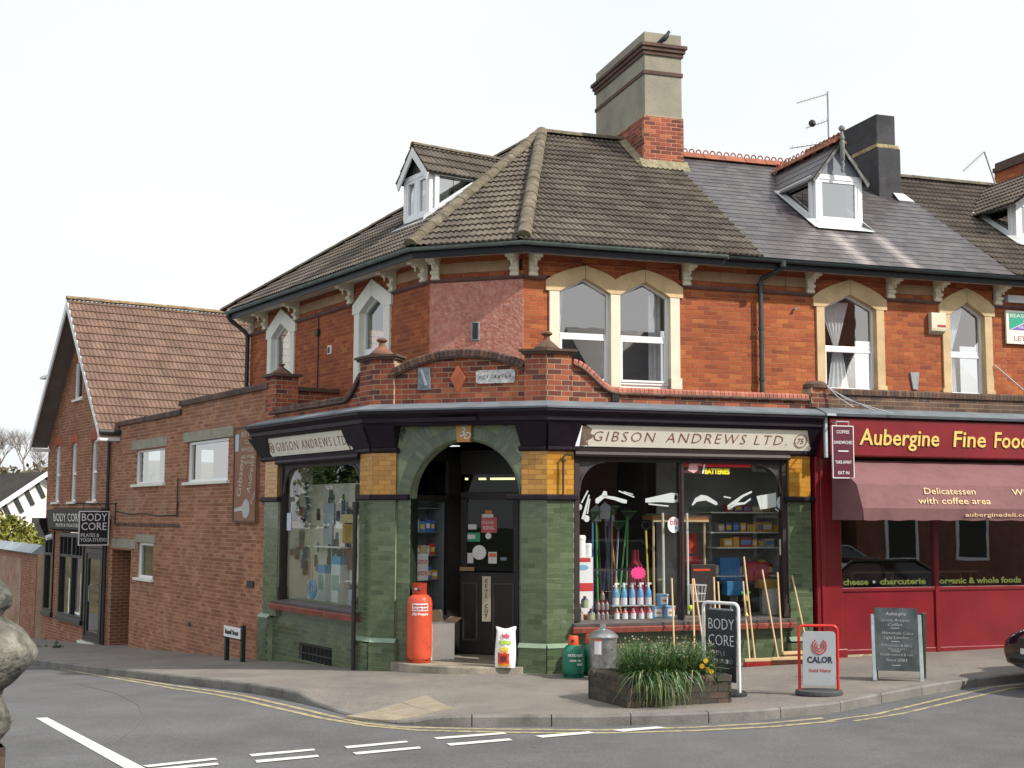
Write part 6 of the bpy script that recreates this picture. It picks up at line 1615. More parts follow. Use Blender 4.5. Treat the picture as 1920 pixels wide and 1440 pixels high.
# ------------------------------------------------------------ planter
PA,PB_,PC_=Vector((.96,16.30)),Vector((1.36,15.42)),Vector((2.64,15.74));PD=PA+(PC_-PB_)
pt=thing('brick_planter','low dark brick raised planter on the pavement edge','planter',Matrix.Translation((1.8,15.9,0)))
hp=.36
def wallframe(a,b,z=0):
    u=Vector((b.x-a.x,b.y-a.y,0));L=u.length;u.normalize();n=Vector((-u.y,u.x,0));return Matrix(((u.x,n.x,0,a.x),(u.y,n.y,0,a.y),(0,0,1,z),(0,0,0,1))),L
m_plb=mat('planter_brick',None,.85,.2,4,.35,30,tone=[(.035,.03,.03),(.05,.04,.038),(.075,.052,.04),(.1,.062,.042)],dirt=((.04,.045,.025),2.5,.45))
pk=Brickwork('brick',pt,'planter_core',(m_plb,mat('planter_mortar',(.06,.05,.04),.95,.2,8)),T=.03,L=.215,H=.065,J=.012)
for a,b in ((PA,PB_),(PB_,PC_),(PC_,PD),(PD,PA)):
    Mw,L=wallframe(a,b);pk.face(Mw,0,L,-.06,.29)
    n=round(L/.075)
    cvp=[v.mesh('coping_brick',[m_plb]) for v in cop_variants(L/n-.006,.07,.2)]
    for i in range(n): link_piece('coping_brick',random.choice(cvp),pt,Mw@Matrix.Translation((i*L/n,-.005,.292)))
pk.done()
mb=MB();mb.prismz([(p.x,p.y) for p in (PA.lerp(PC_,.1),PB_.lerp(PD,.1),PC_.lerp(PA,.1),PD.lerp(PB_,.1))],.1,.31);mb.build('soil',mat('soil',(.05,.035,.025),.95,.3,20,.6,30),pt)
# grass-like flowering plants: strap leaves
pl=thing('planter_plants','dense clump of strappy green leaves with small buds spilling over the planter','plant',Matrix.Translation((1.9,15.9,.32)))
m_strap=mat('strap_leaf',None,.45,.15,4,tone=[(.02,.045,.012),(.035,.085,.02),(.065,.14,.032),(.12,.19,.055),(.3,.26,.13)])
mb=MB();rnd=random.Random(12)
clumps=[(PA.lerp(PC_,.36),1.0),(PB_.lerp(PD,.25),1.05),(PB_.lerp(PC_,.28)+Vector((-.03,.14)),1.0),(PB_.lerp(PC_,.5)+Vector((-.04,.2)),.95),(PA.lerp(PC_,.6),1.1),(PB_.lerp(PC_,.75)+Vector((-.08,.25)),.9),(PA.lerp(PD,.4)+Vector((.05,-.2)),1.0),(PA.lerp(PD,.7)+Vector((.05,-.25)),1.0),(PC_.lerp(PD,.4)+Vector((-.2,-.05)),.85)]
for c,s_ in clumps:
    for i in range(420):
        a=rnd.uniform(0,2*pi);r0=rnd.uniform(0,.16);L=rnd.uniform(.14,.46)*s_;sp=rnd.uniform(.1,1.15);p=Vector((c.x+cos(a)*r0,c.y+sin(a)*r0,.31));b_=a+rnd.uniform(-.9,.9);d=Vector((cos(b_)*sp,sin(b_)*sp,1.5)).normalized();w_=rnd.uniform(.004,.0105);s2=Vector((-sin(b_),cos(b_),0));n=7;v=[]
        drp=rnd.uniform(.2,1.9)*min(1.2,sp);kx=rnd.uniform(-.1,.1)
        for k in range(n+1):
            t_=k/n;q=p+d*L*t_+Vector((cos(b_)*.14*t_*t_*sp-sin(b_)*kx*t_*t_,sin(b_)*.14*t_*t_*sp+cos(b_)*kx*t_*t_,-drp*L*t_**2.2*.6));ww=w_*(1-t_**2)+.0008
            v+=[q-s2*ww,q+s2*ww]
        mb.add(v,[(2*k,2*k+1,2*k+3,2*k+2) for k in range(n)],tone=min(.99,rnd.random()**1.2*(.72 if rnd.random()<.93 else 1.4)))
lf=mb.build('leaf_mass',m_strap,pl,kind='stuff')
mb=MB()
for i in range(5200):   # small soft foliage filling the middle of the clump
    c,s_=rnd.choice(clumps);r_=abs(rnd.gauss(0,.13));a=rnd.uniform(0,2*pi);z=.34+abs(rnd.gauss(0,.16));p=Vector((c.x+cos(a)*r_,c.y+sin(a)*r_,min(z,.80-r_*.5)))
    u1=Vector((rnd.gauss(0,1),rnd.gauss(0,1),rnd.gauss(.5,1))).normalized();u2=u1.cross(Vector((rnd.gauss(0,1),rnd.gauss(0,1),rnd.gauss(0,1)))).normalized();q=rnd.uniform(.012,.03)
    mb.add([p-u1*q,p+u2*q*.28,p+u1*q,p-u2*q*.28],[(0,1,2,3)],tone=rnd.random()*.6)
mb.build('fine_foliage',m_strap,pl,kind='stuff')
mb=MB()   # trailing tuft over the front
for i in range(230):
    f_=min(.95,max(.04,rnd.gauss(.30,.11)));c=PB_.lerp(PC_,f_);n2=Vector((.27,-.96));p=Vector((c.x+rnd.uniform(-.05,.05),c.y+.1,.33));out_=rnd.uniform(.03,.26);L=rnd.uniform(.04,.40)*(1-abs(f_-.33)*1.2);sx=rnd.gauss(0,.13);v=[];w_=rnd.uniform(.004,.009);hz=rnd.uniform(.03,.16);yw=rnd.uniform(-1,1)
    for k in range(8):
        t_=k/7;q=p+Vector((n2.x*out_*sin(t_*pi*.6)+sx*t_,n2.y*(.12*t_+out_*sin(t_*pi*.6)),hz*sin(t_*pi)-L*t_**1.8));w2_=w_*(1-t_*t_)+.0008;v+=[q-Vector((w2_,w2_*yw,0)),q+Vector((w2_,w2_*yw,0))]
    mb.add(v,[(2*k,2*k+1,2*k+3,2*k+2) for k in range(7)],tone=rnd.random()*.85 if rnd.random()<.93 else .98)
mb.build('trailing_leaves',m_strap,pl,kind='stuff')
mb=MB();mb2=MB()
for i in range(150):
    c,s_=rnd.choice(clumps);p=Vector((c.x+rnd.uniform(-.22,.22),c.y+rnd.uniform(-.2,.2),rnd.uniform(.42,.80)));mb.sphere(p,rnd.uniform(.006,.012),5,3,tone=rnd.random())
    mb2.tube([p-Vector((rnd.uniform(-.05,.05),0,.3)),p],.0022,3,cap=False)
mb.build('seed_heads',mat('seed_head',None,.8,.1,tone=[(.2,.08,.06),(.35,.28,.15),(.45,.4,.3)]),pl,kind='stuff');mb2.build('flower_stems',m_strap,pl,kind='stuff')
for i,(x,y,z) in enumerate(((2.28,15.66,.47),(2.36,15.78,.42),(2.33,15.7,.53),(2.40,15.72,.40))):
    mb=MB(Matrix.Translation((x,y,z)))
    for k in range(9): a=k*2*pi/9;mb.prism([(0,0),(cos(a-.25)*.026,sin(a-.25)*.026),(cos(a)*.034,sin(a)*.034),(cos(a+.25)*.026,sin(a+.25)*.026)],-.004,0)
    mb.build('yellow_flower',mat('flower_yellow',(.75,.48,.02),.6,.05),pl)

# ------------------------------------------------------------ pavement signs
# Body Core swing sign: white tubular hoop, dark panels
c0=Vector((2.72,16.62));c1=Vector((2.84,16.22))
SF,L=wallframe(c0+Vector((-.32,.35)),c1+Vector((.05,-.05)))
aA=math.degrees(atan2(.62,-.52))
SF=frame(2.45,16.66,138,gh(2.6,16.4)-.0)
bs=thing('pavement_sign','white framed black swing sign reading Body Core beside the planter','pavement sign',SF)
mb=MB(SF);w_=.56;pts=[(0,0,.02),(0,0,1.06)]+[(.07-.07*cos(a),0,1.06+.07*sin(a)) for a in [pi/8*i for i in range(1,5)]]+[(w_-.07+.07*sin(a),0,1.06+.07*cos(a)) for a in [pi/8*i for i in range(0,5)]]+[(w_,0,.02)]
mb.tube(pts,.021,10);mb.build('hoop_frame',m_white,bs,smooth=50)
mb=MB(SF);mb.prismz([(w_/2+.36*cos(2*pi*i/24),.22*sin(2*pi*i/24)) for i in range(24)],0,.05);mb.build('rubber_base',mat('black_rubber',(.02,.02,.025),.7,.1,8),bs,bevel=.01)
mb=MB(SF);mb.box(.05,w_-.05,-.012,.012,.16,1.04);sp_=mb.build('swing_panel',mat('chalk_black',(.02,.022,.028),.55,.15,5),bs,bevel=.004)
for st,z,wd,sz in (('BODY',.80,.40,.2),('CORE',.60,.40,.2),('PILATES &',.48,.26,.09),('YOGA STUDIO',.38,.38,.09)): text(st,sz,SF,.08,z,m_white,sp_,'lettering',d=.014,width=wd,bold=-.004)
mb=MB(SF);mb.box(.1,.42,-.015,-.013,.325,.33);mb.prism([(.09,.24),(.17,.30),(.17,.255),(.45,.255),(.45,.225),(.17,.225),(.17,.18)],-.0155,-.013);mb.build('arrow',m_white,sp_)
mb=MB(SF);mb.tube([(.12,0,1.04),(.12,0,1.13)],.008,6);mb.tube([(w_-.12,0,1.04),(w_-.12,0,1.13)],.008,6);mb.box(.1,w_-.1,-.015,.015,1.04,1.06);mb.build('hanger',m_grey,bs)
# Calor swing sign
cz=gh(3.9,16.5);CF=frame(3.57,16.25,94,cz);cs=thing('pavement_sign','red framed grey swing sign reading Calor Sold Here','pavement sign',CF)
w_=.47;mb=MB(CF);rr=.06;pts=[(0,0,.03),(0,0,.78)]+[(rr-rr*cos(a),0,.78+rr*sin(a)) for a in [pi/8*i for i in range(1,5)]]+[(w_-rr+rr*sin(a),0,.78+rr*cos(a)) for a in [pi/8*i for i in range(0,5)]]+[(w_,0,.03)]
mb.tube(pts,.019,10);mb.build('hoop_frame',mat('bright_red_tube',(.6,.03,.02),.3,.05),cs,smooth=50)
mb=MB(CF);mb.prismz([(w_/2+.29*cos(2*pi*i/24),.2*sin(2*pi*i/24)) for i in range(24)],0,.06);mb.build('rubber_base',mat('grey_rubber',(.06,.065,.07),.7,.1,8),cs,bevel=.012)
PF=CF@Matrix.Translation((0,-.02,0))@Matrix.Rotation(R(5),4,'X')
mb=MB(PF);pn_=[]
x0,x1,z0,z1=.035,w_-.035,.12,.78
for cx,czz,a0 in ((x1-.04,z1-.04,0),(x0+.04,z1-.04,90),(x0+.04,z0+.04,180),(x1-.04,z0+.04,270)):
    for k in range(4): a=R(a0+30*k);pn_.append((cx+.04*cos(a),czz+.04*sin(a)))
mb.prism(pn_,-.01,.01);cp_=mb.build('swing_panel',mat('calor_grey',(.42,.45,.48),.45,.04),cs)
m_cr=mat('calor_red',(.5,.04,.03),.5,0);m_cn=mat('calor_navy',(.02,.03,.06),.5,0)
text('CALOR',.105,PF,.085,.40,m_cn,cp_,'lettering',d=.012,width=.31,bold=.003);text('Sold Here',.06,PF,.11,.285,m_cr,cp_,'lettering',d=.012,width=.26)
mb=MB(PF);cx=w_/2
for r_,w3 in ((.085,.014),(.055,.013),(.028,.012)):
    mb.tube([(cx+r_*cos(a),-.012,.60+r_*sin(a)*1.1) for a in [pi*.68+2*pi*.82*i/24 for i in range(25)]],w3*.55,5)
mb.build('flame_emblem',m_cr,cp_)
mb=MB(CF);mb.tube([(.12,-.0,.79),(.12,0,.86)],.01,6);mb.tube([(w_-.12,0,.79),(w_-.12,0,.86)],.01,6);mb.build('hanger',m_iron,cs)
# chalk A-board
AF=frame(4.80,17.42,101,gh(5.2,17.4));ab=thing('chalk_a_board','chalk A board menu on grey wooden frame outside the red delicatessen','pavement sign',AF)
AB=AF@Matrix.Rotation(-R(9),4,'X');m_gw=mat('grey_blue_wood',(.33,.4,.42),.7,.15,8)
for x in (0,.60): mb=MB(AB);mb.box(x,x+.05,-.02,.02,0,.87);mb.build('front_leg',m_gw,ab,bevel=.004)
mb=MB(AB);mb.box(.05,.60,-.025,-.005,.13,.955);ck=mb.build('chalk_panel',mat('slate_chalk',(.05,.065,.07),.8,.3,4,dirt=((.1,.12,.13),3,.4)),ab)
BBk=AF@Matrix.Translation((.05,.30,0))@Matrix.Rotation(R(11),4,'X')
for x in (.0,.62): mb=MB(BBk);mb.box(x,x+.04,-.02,.02,0,.90);mb.build('rear_leg',mat('green_leg',(.08,.12,.07),.7,.1),ab)
mb=MB(BBk);mb.box(.04,.62,-.0,.02,.13,.9);mb.build('rear_panel',mat('purple_board',(.09,.03,.08),.7,.1),ab)
m_chalk=mat('chalk',(.6,.62,.6),.9,.2,60)
for st,z,wd,sz,x in (('Aubergine',.855,.26,.07,.19),('Great Artisan',.775,.36,.055,.12),('Coffee',.715,.18,.055,.21),('Homemade Cakes',.61,.40,.055,.13),('Light Lunches',.545,.32,.055,.15),('Delicatessen & Wine',.45,.40,.05,.11),('Merchant',.40,.22,.045,.2),('Family owned & run',.325,.41,.05,.10),('Since 2003',.255,.27,.055,.17)):
    text(st,sz,AB,x,z,m_chalk,ck,'lettering',d=.027,width=wd,shear=.2,bold=-.001,rot=R(rnd.uniform(-1.5,1.5)))
mb=MB(AB)
for z in (.685,.51,.385,.2): mb.box(.25,.36,-.0275,-.026,z,z+.005)
mb.build('chalk_rule',m_chalk,ck)

# ------------------------------------------------------------ brooms leaning on the shop window
m_hand=mat('broom_handle',(.58,.4,.22),.55,.1,10)
def broom(top,bot,label,head=None,col=(.42,.06,.04),turn=0,hx=0):
    a=FR@Vector(top);b=FR@Vector(bot);t=thing('broom',label,'broom',Matrix.Translation((b.x,b.y,gh(b.x,b.y))),'brooms leaning against the shop window')
    mb=MB();mb.tube([b,a],.0135,8);mb.build('broom_handle',m_hand,t,smooth=60)
    if head:
        W3,h3=head;zz=gh(b.x,b.y);HB=FR@Matrix.Translation((bot[0]+hx,bot[1],0))@Matrix.Rotation(R(turn),4,'Z');HB=Matrix.Translation((0,0,zz))@HB
        mb=MB(HB);mb.box(-W3/2,W3/2,-.035,.035,h3,h3+.045);mb.build('broom_head',mat('broom_stock',(.5,.36,.2),.6,.1),t,bevel=.006)
        mb=MB(HB);r3=random.Random(int(top[0]*100))
        for i in range(int(W3/.009)):
            for j in range(5):
                x=-W3/2+i*.009+.004;y=-.028+j*.014;mb.add([(x-.003,y,h3),(x+.003,y,h3),(x+.003+r3.uniform(-.006,.006),y*1.35,.0),(x-.003+r3.uniform(-.006,.006),y*1.35,.0)],[(0,1,2,3),(3,2,1,0)],tone=r3.random())
        mb.build('bristles',mat('bristle_%d'%int(col[0]*100),col,.8,.15,20),t,kind='stuff')
    return t
broom((1.97,0,1.33),(1.80,-.45,.02),'leftmost broom handle, leaning alone over the left window pane',(.3,.07))
broom((2.31,0,1.32),(2.12,-.45,.02),'near upright broom handle just right of the window mullion',(.3,.07))
broom((2.33,0,1.32),(2.30,-.47,.02),'broom handle slanting down to the right behind the planter plants',(.3,.07))
broom((2.66,0,1.34),(2.48,-.45,.02),'left one of the two broom handles behind the Body Core sign',(.28,.07))
broom((2.73,0,1.27),(2.58,-.42,.02),'right one of the two broom handles behind the Body Core sign',(.28,.07))
broom((3.15,0,1.27),(3.00,-.46,.13),'shorter of two crossing brooms above the red bristled head',None)
broom((3.17,0,1.64),(3.09,-.46,.13),'tallest broom with red bristle head flat on the pavement',(.46,.07),(.5,.035,.025),2,.04)
broom((3.48,0,1.44),(3.47,-.47,.13),'broom with brown bristles right of the tallest broom',(.56,.07),(.16,.05,.03),-2,.16)
broom((3.74,0,1.40),(3.58,-.40,.16),'broom with pale wooden head resting over the brown one',(.44,.14),(.3,.15,.08),4,.2)
broom((3.99,0,1.35),(4.02,-.46,.06),'rightmost broom leaning on the green tiled pier',(.3,.07))
# ------------------------------------------------------------ shop window contents
def bottle(M,label,grp,r,h,body,capc,spray=False,band=None,cat='bottle'):
    t=thing('bottle',label,cat,M,grp);mb=MB(M)
    mb.lathe([(r*.95,0),(r,.01),(r,h*.5),(r*.92,h*.62),(r*.45,h*.76),(r*.38,h*.8)],(0,0,0),14);b=mb.build('bottle_body',mat('bottle_%02d%02d%02d'%tuple(int(c*99) for c in body),body,.35,.08,20),t,smooth=40)
    mb=MB(M);mb.lathe([(r*.42,h*.79),(r*.42,h*.9),(r*.3,h*.92)],(0,0,0),10)
    if spray: mb.box(-r*.4,r*1.1,-r*.3,r*.3,h*.92,h*1.0);mb.tube([(-r*.1,0,h*.93),(-r*.9,0,h*.83)],r*.12,5)
    mb.build('bottle_cap',mat('cap_%02d%02d%02d'%tuple(int(c*99) for c in capc),capc,.4,.02),t)
    if band: mb=MB(M);mb.lathe([(r*1.012,h*.02),(r*1.012,h*.2 if not isinstance(band,tuple) or len(band)<4 else band[3])],(0,0,0),14);mb.build('bottle_label',mat('label_%02d%02d%02d'%tuple(int(c*99) for c in band[:3]),band[:3],.5,.05),t)
    return t
WH=(.78,.78,.78)
p=None
DF=lambda s,y,z: FR@Matrix.Translation((s,y,z))
names=['leftmost blue spray bottle in the shop window row','second blue spray bottle from the left in the window row','middle blue spray bottle in the window row','fourth blue spray bottle, left of the last one','rightmost blue spray bottle beside the blue tubs']
for i in range(5):
    M=DF(1.235+.133*i,.40,.92)
    if p is None: p=bottle(M,names[i],'blue spray bottles in the window',.046,.33,(.12,.35,.62),WH,True,(.62,.66,.7,.11))
    else: copy_tree(p,M,names[i])
mb=MB(FR);mb.box(1.15,1.85,.34,.46,.905,.92);sr=mb.build('glass_shelf',mat('clear_riser',(.4,.45,.45),.2,0));tag(sr,'low display riser carrying the blue spray bottles','shelf')
p=None;names=['small white and red bottle below the leftmost spray bottle','small white and red bottle below the second spray bottle','small white and red bottle below the middle spray bottle','small white and red bottle below the fourth spray bottle','small white and red bottle below the rightmost spray bottle']
for i in range(5):
    M=DF(1.235+.133*i,.36,.715)
    if p is None: p=bottle(M,names[i],'small cleaning bottles under the sprays',.04,.17,(.55,.1,.1),(.35,.4,.5),False,(.7,.72,.75,.09))
    else: copy_tree(p,M,names[i])
p=None;k=0;pos=[('bottom row left',.93,.715),('bottom row middle',1.0,.715),('bottom row right',1.07,.715),('middle row left',.93,.86),('middle row middle',1.0,.86),('middle row right',1.07,.86),('top',1.0,1.005)]
for nm,s_,z in pos:
    M=DF(s_,.34,z)
    if p is None: p=bottle(M,'red capped glue bottle, %s of the stacked pyramid'%nm,'red capped bottles stacked in the window',.03,.14,(.25,.2,.2),(.65,.04,.03),False,None)
    else: copy_tree(p,M,'red capped glue bottle, %s of the stacked pyramid'%nm)
p=None
for nm,s_,z in (('top one of the three',.70,.90),('lower left one of the three',.62,.715),('lower right one of the three',.80,.715)):
    M=DF(s_,.3,z)
    if p is None: p=bottle(M,'dark blue bottle with yellow label, %s'%nm,'dark blue bottles at the window corner',.055,.185,(.02,.03,.08),(.3,.04,.05),False,(.35,.38,.25,.11))
    else: copy_tree(p,M,'dark blue bottle with yellow label, %s'%nm)
p=None
for nm,s_,z in (('top one of the three stacked tubs',2.0,.895),('lower left one of the three stacked tubs',1.90,.715),('lower right one of the three stacked tubs',2.11,.715)):
    M=DF(s_,.42,z)
    if p is None:
        p=thing('tub','pale blue paper tub, %s'%nm,'tub',M,'blue tubs stacked in the window');mb=MB(M);mb.lathe([(.085,0),(.1,.16),(.1,.175)],(0,0,0),20);b=mb.build('tub_body',mat('tub_blue',(.16,.42,.68),.4,.05),p,smooth=40)
        mb=MB(M);mb.lathe([(.104,.165),(.104,.178),(.0,.18)],(0,0,0),20);mb.build('tub_lid',mat('tub_lid',(.4,.6,.75),.4,0),p)
        curvepatch(M,.096,.03,.145,.12,m_white,b,'tub_label',0,.004);curvepatch(M,.098,.12,.155,.04,mat('cap_650403',(.65,.04,.03),.4,0),b,'red_flash',.75,.005);curvepatch(M,.097,.07,.10,.07,mat('tub_orange',(.6,.25,.05),.5,0),b,'orange_print',0,.0055)
    else: copy_tree(p,M,'pale blue paper tub, %s'%nm)
# heater box, canisters
def prop(nm,label,cat,M,fn,grp=None):
    t=thing(nm,label,cat,M,grp);fn(M,t);return t
def f_heat(M,t):
    mb=MB(M);mb.box(0,.34,0,.2,0,.92);b=mb.build('box_body',m_white,t)
    m=mat('heater_red',(.55,.03,.03),.5,.05)
    mb=MB(M);mb.box(0,.34,-.003,0,.42,.54);mb.box(.08,.30,-.003,0,.85,.91);mb.box(0,.34,-.003,0,0,.08);mb.build('red_band',m,b)
    mb=MB(M);mb.prism([(.18+.09*cos(i*pi/8),.77+.04*sin(i*pi/8)) for i in range(16)],-.004,0);mb.build('blue_oval',mat('oval_blue',(.2,.45,.65),.5,0),b)
prop('heater_box','tall white and red heater box at left end of the shop window','box',DF(.53,.40,.715),f_heat)
def f_rad(M,t):
    mb=MB(M)
    for i in range(5): mb.box(.0+i*.06,.05+i*.06,0,.14,.06,.92)
    mb.box(0,.3,.0,.14,.9,.96);mb.build('radiator_fins',m_grey,t,bevel=.01)
prop('oil_heater','grey oil filled radiator behind the heater box','heater',DF(.62,.62,.75),f_rad)
for s_,r_,h_,lab in ((.70,.085,.32,'large white lidded canister on top of the heater box'),(.83,.055,.2,'small white canister beside the large one on heater box')):
    def f(M,t,r_=r_,h_=h_):
        mb=MB(M);mb.lathe([(r_,0),(r_,h_*.8),(r_*.98,h_*.82)],(0,0,0),18);mb.build('canister_body',m_white,t,smooth=40);mb=MB(M);mb.lathe([(r_*1.06,h_*.8),(r_*1.06,h_*.93),(r_*.9,h_)],(0,0,0),18);mb.build('canister_lid',m_white,t,smooth=40)
    prop('canister',lab,'canister',DF(s_,.5,1.64),f)
# long handled tools on a rack
tl=['blue','green','black','wooden','orange','dark blue','green and white','red','grey','yellow','brown']
tc=[(.04,.14,.32),(.08,.35,.05),(.02,.02,.03),(.4,.25,.1),(.5,.18,.03),(.02,.03,.12),(.1,.4,.12),(.4,.03,.03),(.3,.32,.33),(.5,.4,.05),(.2,.1,.05)]
rnd=random.Random(5)
lst=[(1.0,1.02,0),(1.10,1.09,1),(1.19,1.12,2),(1.17,1.36,5),(1.33,1.33,0),(1.38,1.40,4),(1.42,1.52,8),(1.55,1.38,3),(1.50,1.70,6),(1.66,1.72,6),(1.28,1.22,2),(1.95,1.92,9),(2.06,2.05,10)]
for i,(sb,st_,c) in enumerate(lst):
    z1=2.0+rnd.uniform(0,.25);y=.75+.03*i%.3
    t=thing('garden_tool','%s handled garden tool in window, standing %s'%(tl[c],['far left','second from left','in the left bunch','leaning right','upright in the middle','beside the blue one','leaning to the right','leaning to the left','crossing the bunch','right of the bunch','at the back of the bunch','left of the mullion','hard against the mullion'][i]),'garden tool',DF(sb,y,.72),'garden tools in the shop window')
    mb=MB(FR);mb.tube([(sb,y,.75),(st_,y+.05,z1)],.015,6);mb.build('tool_handle',mat('tool_%d'%c,tc[c],.4,.1),t,smooth=60)
    mb=MB(FR)
    if i%3==0:
        for k in range(9): mb.tube([(st_,y+.05,z1),(st_-.12+.03*k,y+.02,z1+.16)],.005,4)
        mb.box(st_-.13,st_+.13,y+.0,y+.03,z1+.15,z1+.17);nm='rake_head'
    elif i%3==1: mb.prism([(st_-.08,z1-.02),(st_+.08,z1-.02),(st_+.09,z1+.16),(st_,z1+.24),(st_-.09,z1+.16)],y+.03,y+.05);nm='spade_blade'
    else: mb.tube([(st_,y+.05,z1),(st_-.07,y+.05,z1+.06),(st_-.05,y+.05,z1+.13),(st_+.05,y+.05,z1+.13),(st_+.07,y+.05,z1+.06),(st_,y+.05,z1)],.014,6);nm='d_grip'
    mb.build(nm,mat('tool_head_%d'%(i%3),[(.04,.12,.05),(.25,.27,.3),(.03,.03,.04)][i%3],.4,.1),t)
mb=MB(FR);mb.box(.85,1.6,.70,.72,1.42,1.45);o=mb.build('tool_rail',m_iron);tag(o,'dark rail holding the garden tools upright in the window','rail')
# pink star card, bhf sticker, green tennis ball card, red jacket form, wooden table top
def starpoly(cx,cz,rx,rz,n=14): return [(cx+(rx if i%2 else rx*.84)*cos(pi*i/n),cz+(rz if i%2 else rz*.8)*sin(pi*i/n)) for i in range(2*n)]
mb=MB(FR);mb.prism(starpoly(1.56,1.40,.13,.1),.30,.304);o=mb.build('price_star',mat('neon_pink',(.9,.04,.25),.5,0));tag(o,'neon pink star shaped price card hanging in the shop window','price card')
def f_pouf(M,t):
    mb=MB(M);mb.lathe([(.22,0),(.2,.2),(.17,.6),(.12,.75),(.06,.85),(.06,1.0)],(0,0,0),16);mb.build('red_cover',mat('dull_red',(.22,.01,.03),.8,.2,5),t,smooth=60)
prop('red_sack','dark red cloth sack standing in the gloom behind the tools','sack',DF(1.85,1.1,.72),f_pouf)
def f_tt(M,t):
    mb=MB(M);mb.box(0,.95,0,.4,0,.07);mb.build('table_top',mat('pine_orange',(.3,.12,.04),.5,.1),t);mb=MB(M)
    mb.box(0,.95,-.02,0,-.03,.0)
    for x in (.03,.9):
        mb.tube([(x,.05,-1.5),(x,.05,0)],.018,6)
    mb.build('table_leg',mat('pale_pine',(.5,.38,.22),.6,.1),t)
prop('raised_table','pine table top with pale edge seen high behind the mullion','table',DF(1.99,.72,2.19),f_tt)
for i,(s_,c,w3,lab) in enumerate(((2.34,(.5,.42,.25),.012,'thin wooden pole hanging right of the window mullion'),(2.42,(.55,.45,.3),.014,'second wooden pole hanging right of the window mullion'),(2.50,(.62,.65,.62),.018,'white plastic pole hanging right of the window mullion'),(2.09,(.6,.6,.5),.02,'white plastic pole just left of the window mullion'))):
    mb=MB(FR);mb.tube([(s_,.55,.75),(s_-.01,.55,2.3)],w3,6);o=mb.build('pole',mat('pole_%d'%i,c,.5,.05));tag(o,lab,'pole','poles beside the mullion')
# shelves on the right with goods
def f_sh(M,t):
    for a,z in ((3.0,1.985),(3.1,1.745),(3.0,2.3),(2.95,1.30)): 
        mb=MB(FR);mb.box(a,4.22,.75,1.3,z,z+.02);mb.build('shelf',mat('shelf_white',(.5,.5,.46),.6,.05),t)
    mb=MB(FR);mb.box(2.9,4.0,1.28,1.32,2.16,2.4);mb.build('header_panel',mat('shelf_grey',(.16,.18,.15),.7,.1),t)
prop('wall_shelving','white wall shelves holding boxed goods at right of the shop window','shelves',FR@Matrix.Translation((3.6,1.0,1)),f_sh)
cols=[(.35,.3,.05),(.45,.25,.04),(.3,.03,.03),(.05,.08,.2),(.25,.2,.15),(.4,.35,.25)]
def row(x0,x1,y,z,where,hm=.16):
    x=x0;k=0;k0=0
    while x<x1:
        w3=rnd.uniform(.08,.2);h3=rnd.uniform(.09,hm);c=rnd.choice(cols)
        mb=MB(FR);mb.box(x,x+w3,y,y+.15,z,z+h3);o=mb.build('boxed_goods',mat('bx_%02d%02d%02d'%tuple(int(q*99) for q in c),c,.6,.15,15));mb=MB(FR);mb.box(x+.012,x+w3-.012,y-.002,y,z+h3*.25,z+h3*.75);mb.build('pack_label',mat('bxl_%d'%(k%3),[(.5,.48,.4),(.45,.3,.05),(.1,.2,.4)][k%3],.5,.1),o)
        tag(o,'%s box from the left on the %s of the window shelving'%(ORD[k],where),'box','boxed goods on the %s'%where);x+=w3+.02;k+=1
row(3.15,4.15,.8,2.005,'upper shelf');row(3.25,4.15,.8,1.765,'middle shelf');row(3.3,4.15,.8,2.32,'top shelf',.2);row(3.0,4.1,.8,1.32,'lower shelf',.25)
def bx(s0,s1,y0,z0,z1,c,label,cat='box',txt=None,tcol=None,dep=.2):
    mb=MB(FR);mb.box(s0,s1,y0,y0+dep,z0,z1);o=mb.build('product_box',mat('pb_%02d%02d%02d'%tuple(int(q*99) for q in c),c,.5,.1,10),bevel=.004);tag(o,label,cat)
    if txt: text(txt,.05,FR,s0+.03,z1-.1,tcol or m_white,o,'lettering',d=-y0+.002,width=(s1-s0)*.7)
    return o
bx(2.62,3.05,.70,.72,1.50,(.03,.02,.02),'tall black boxed appliance with red lettering behind the broom handles','box');mb=MB(FR);mb.box(2.66,2.95,.695,.70,1.40,1.435);mb.build('red_print',mat('hc_red',(.6,.06,.02),.5,0),sc.objects[[o.name for o in sc.objects if o.name.startswith('product_box')][-1]])
bx(2.62,2.88,1.0,1.66,1.98,(.38,.03,.015),'red poster on the pale back wall, upper of two','poster',None,None,.02);bx(2.55,2.95,1.0,1.34,1.62,(.42,.03,.015),'red and yellow poster on the pale back wall, lower of two','poster',None,None,.02)
bx(3.15,3.5,.75,1.25,1.6,(.02,.12,.3),'blue plastic crate stack with green strip on lower shelf','crate');bx(3.2,3.52,.62,1.02,1.24,(.02,.14,.3),'blue plastic crate beneath the others','crate')
bx(3.62,3.98,.70,1.24,1.53,(.32,.02,.03),'red plastic bucket on the display boards','bucket')
bx(3.85,4.1,.5,.72,1.12,(.5,.5,.47),'white storage box at right end of the window floor','box');bx(3.78,4.12,.62,1.12,1.26,(.4,.25,.05),'orange pack on the white storage box','box')
def f_arch(M,t):   # grey display panel with dark arched cut-outs
    mb=MB(FR);mb.box(2.95,4.2,.9,.93,.72,1.28);b=mb.build('panel',mat('pale_grey_panel',(.3,.31,.3),.7,.1),t);mb=MB(FR)
    for c in (3.2,3.72): mb.prism([(c-.19,.73),(c+.19,.73)]+[(c+.19*cos(pi*i/10),.98+.22*sin(pi*i/10)) for i in range(11)],.893,.9)
    mb.build('dark_arch',m_dark,b)
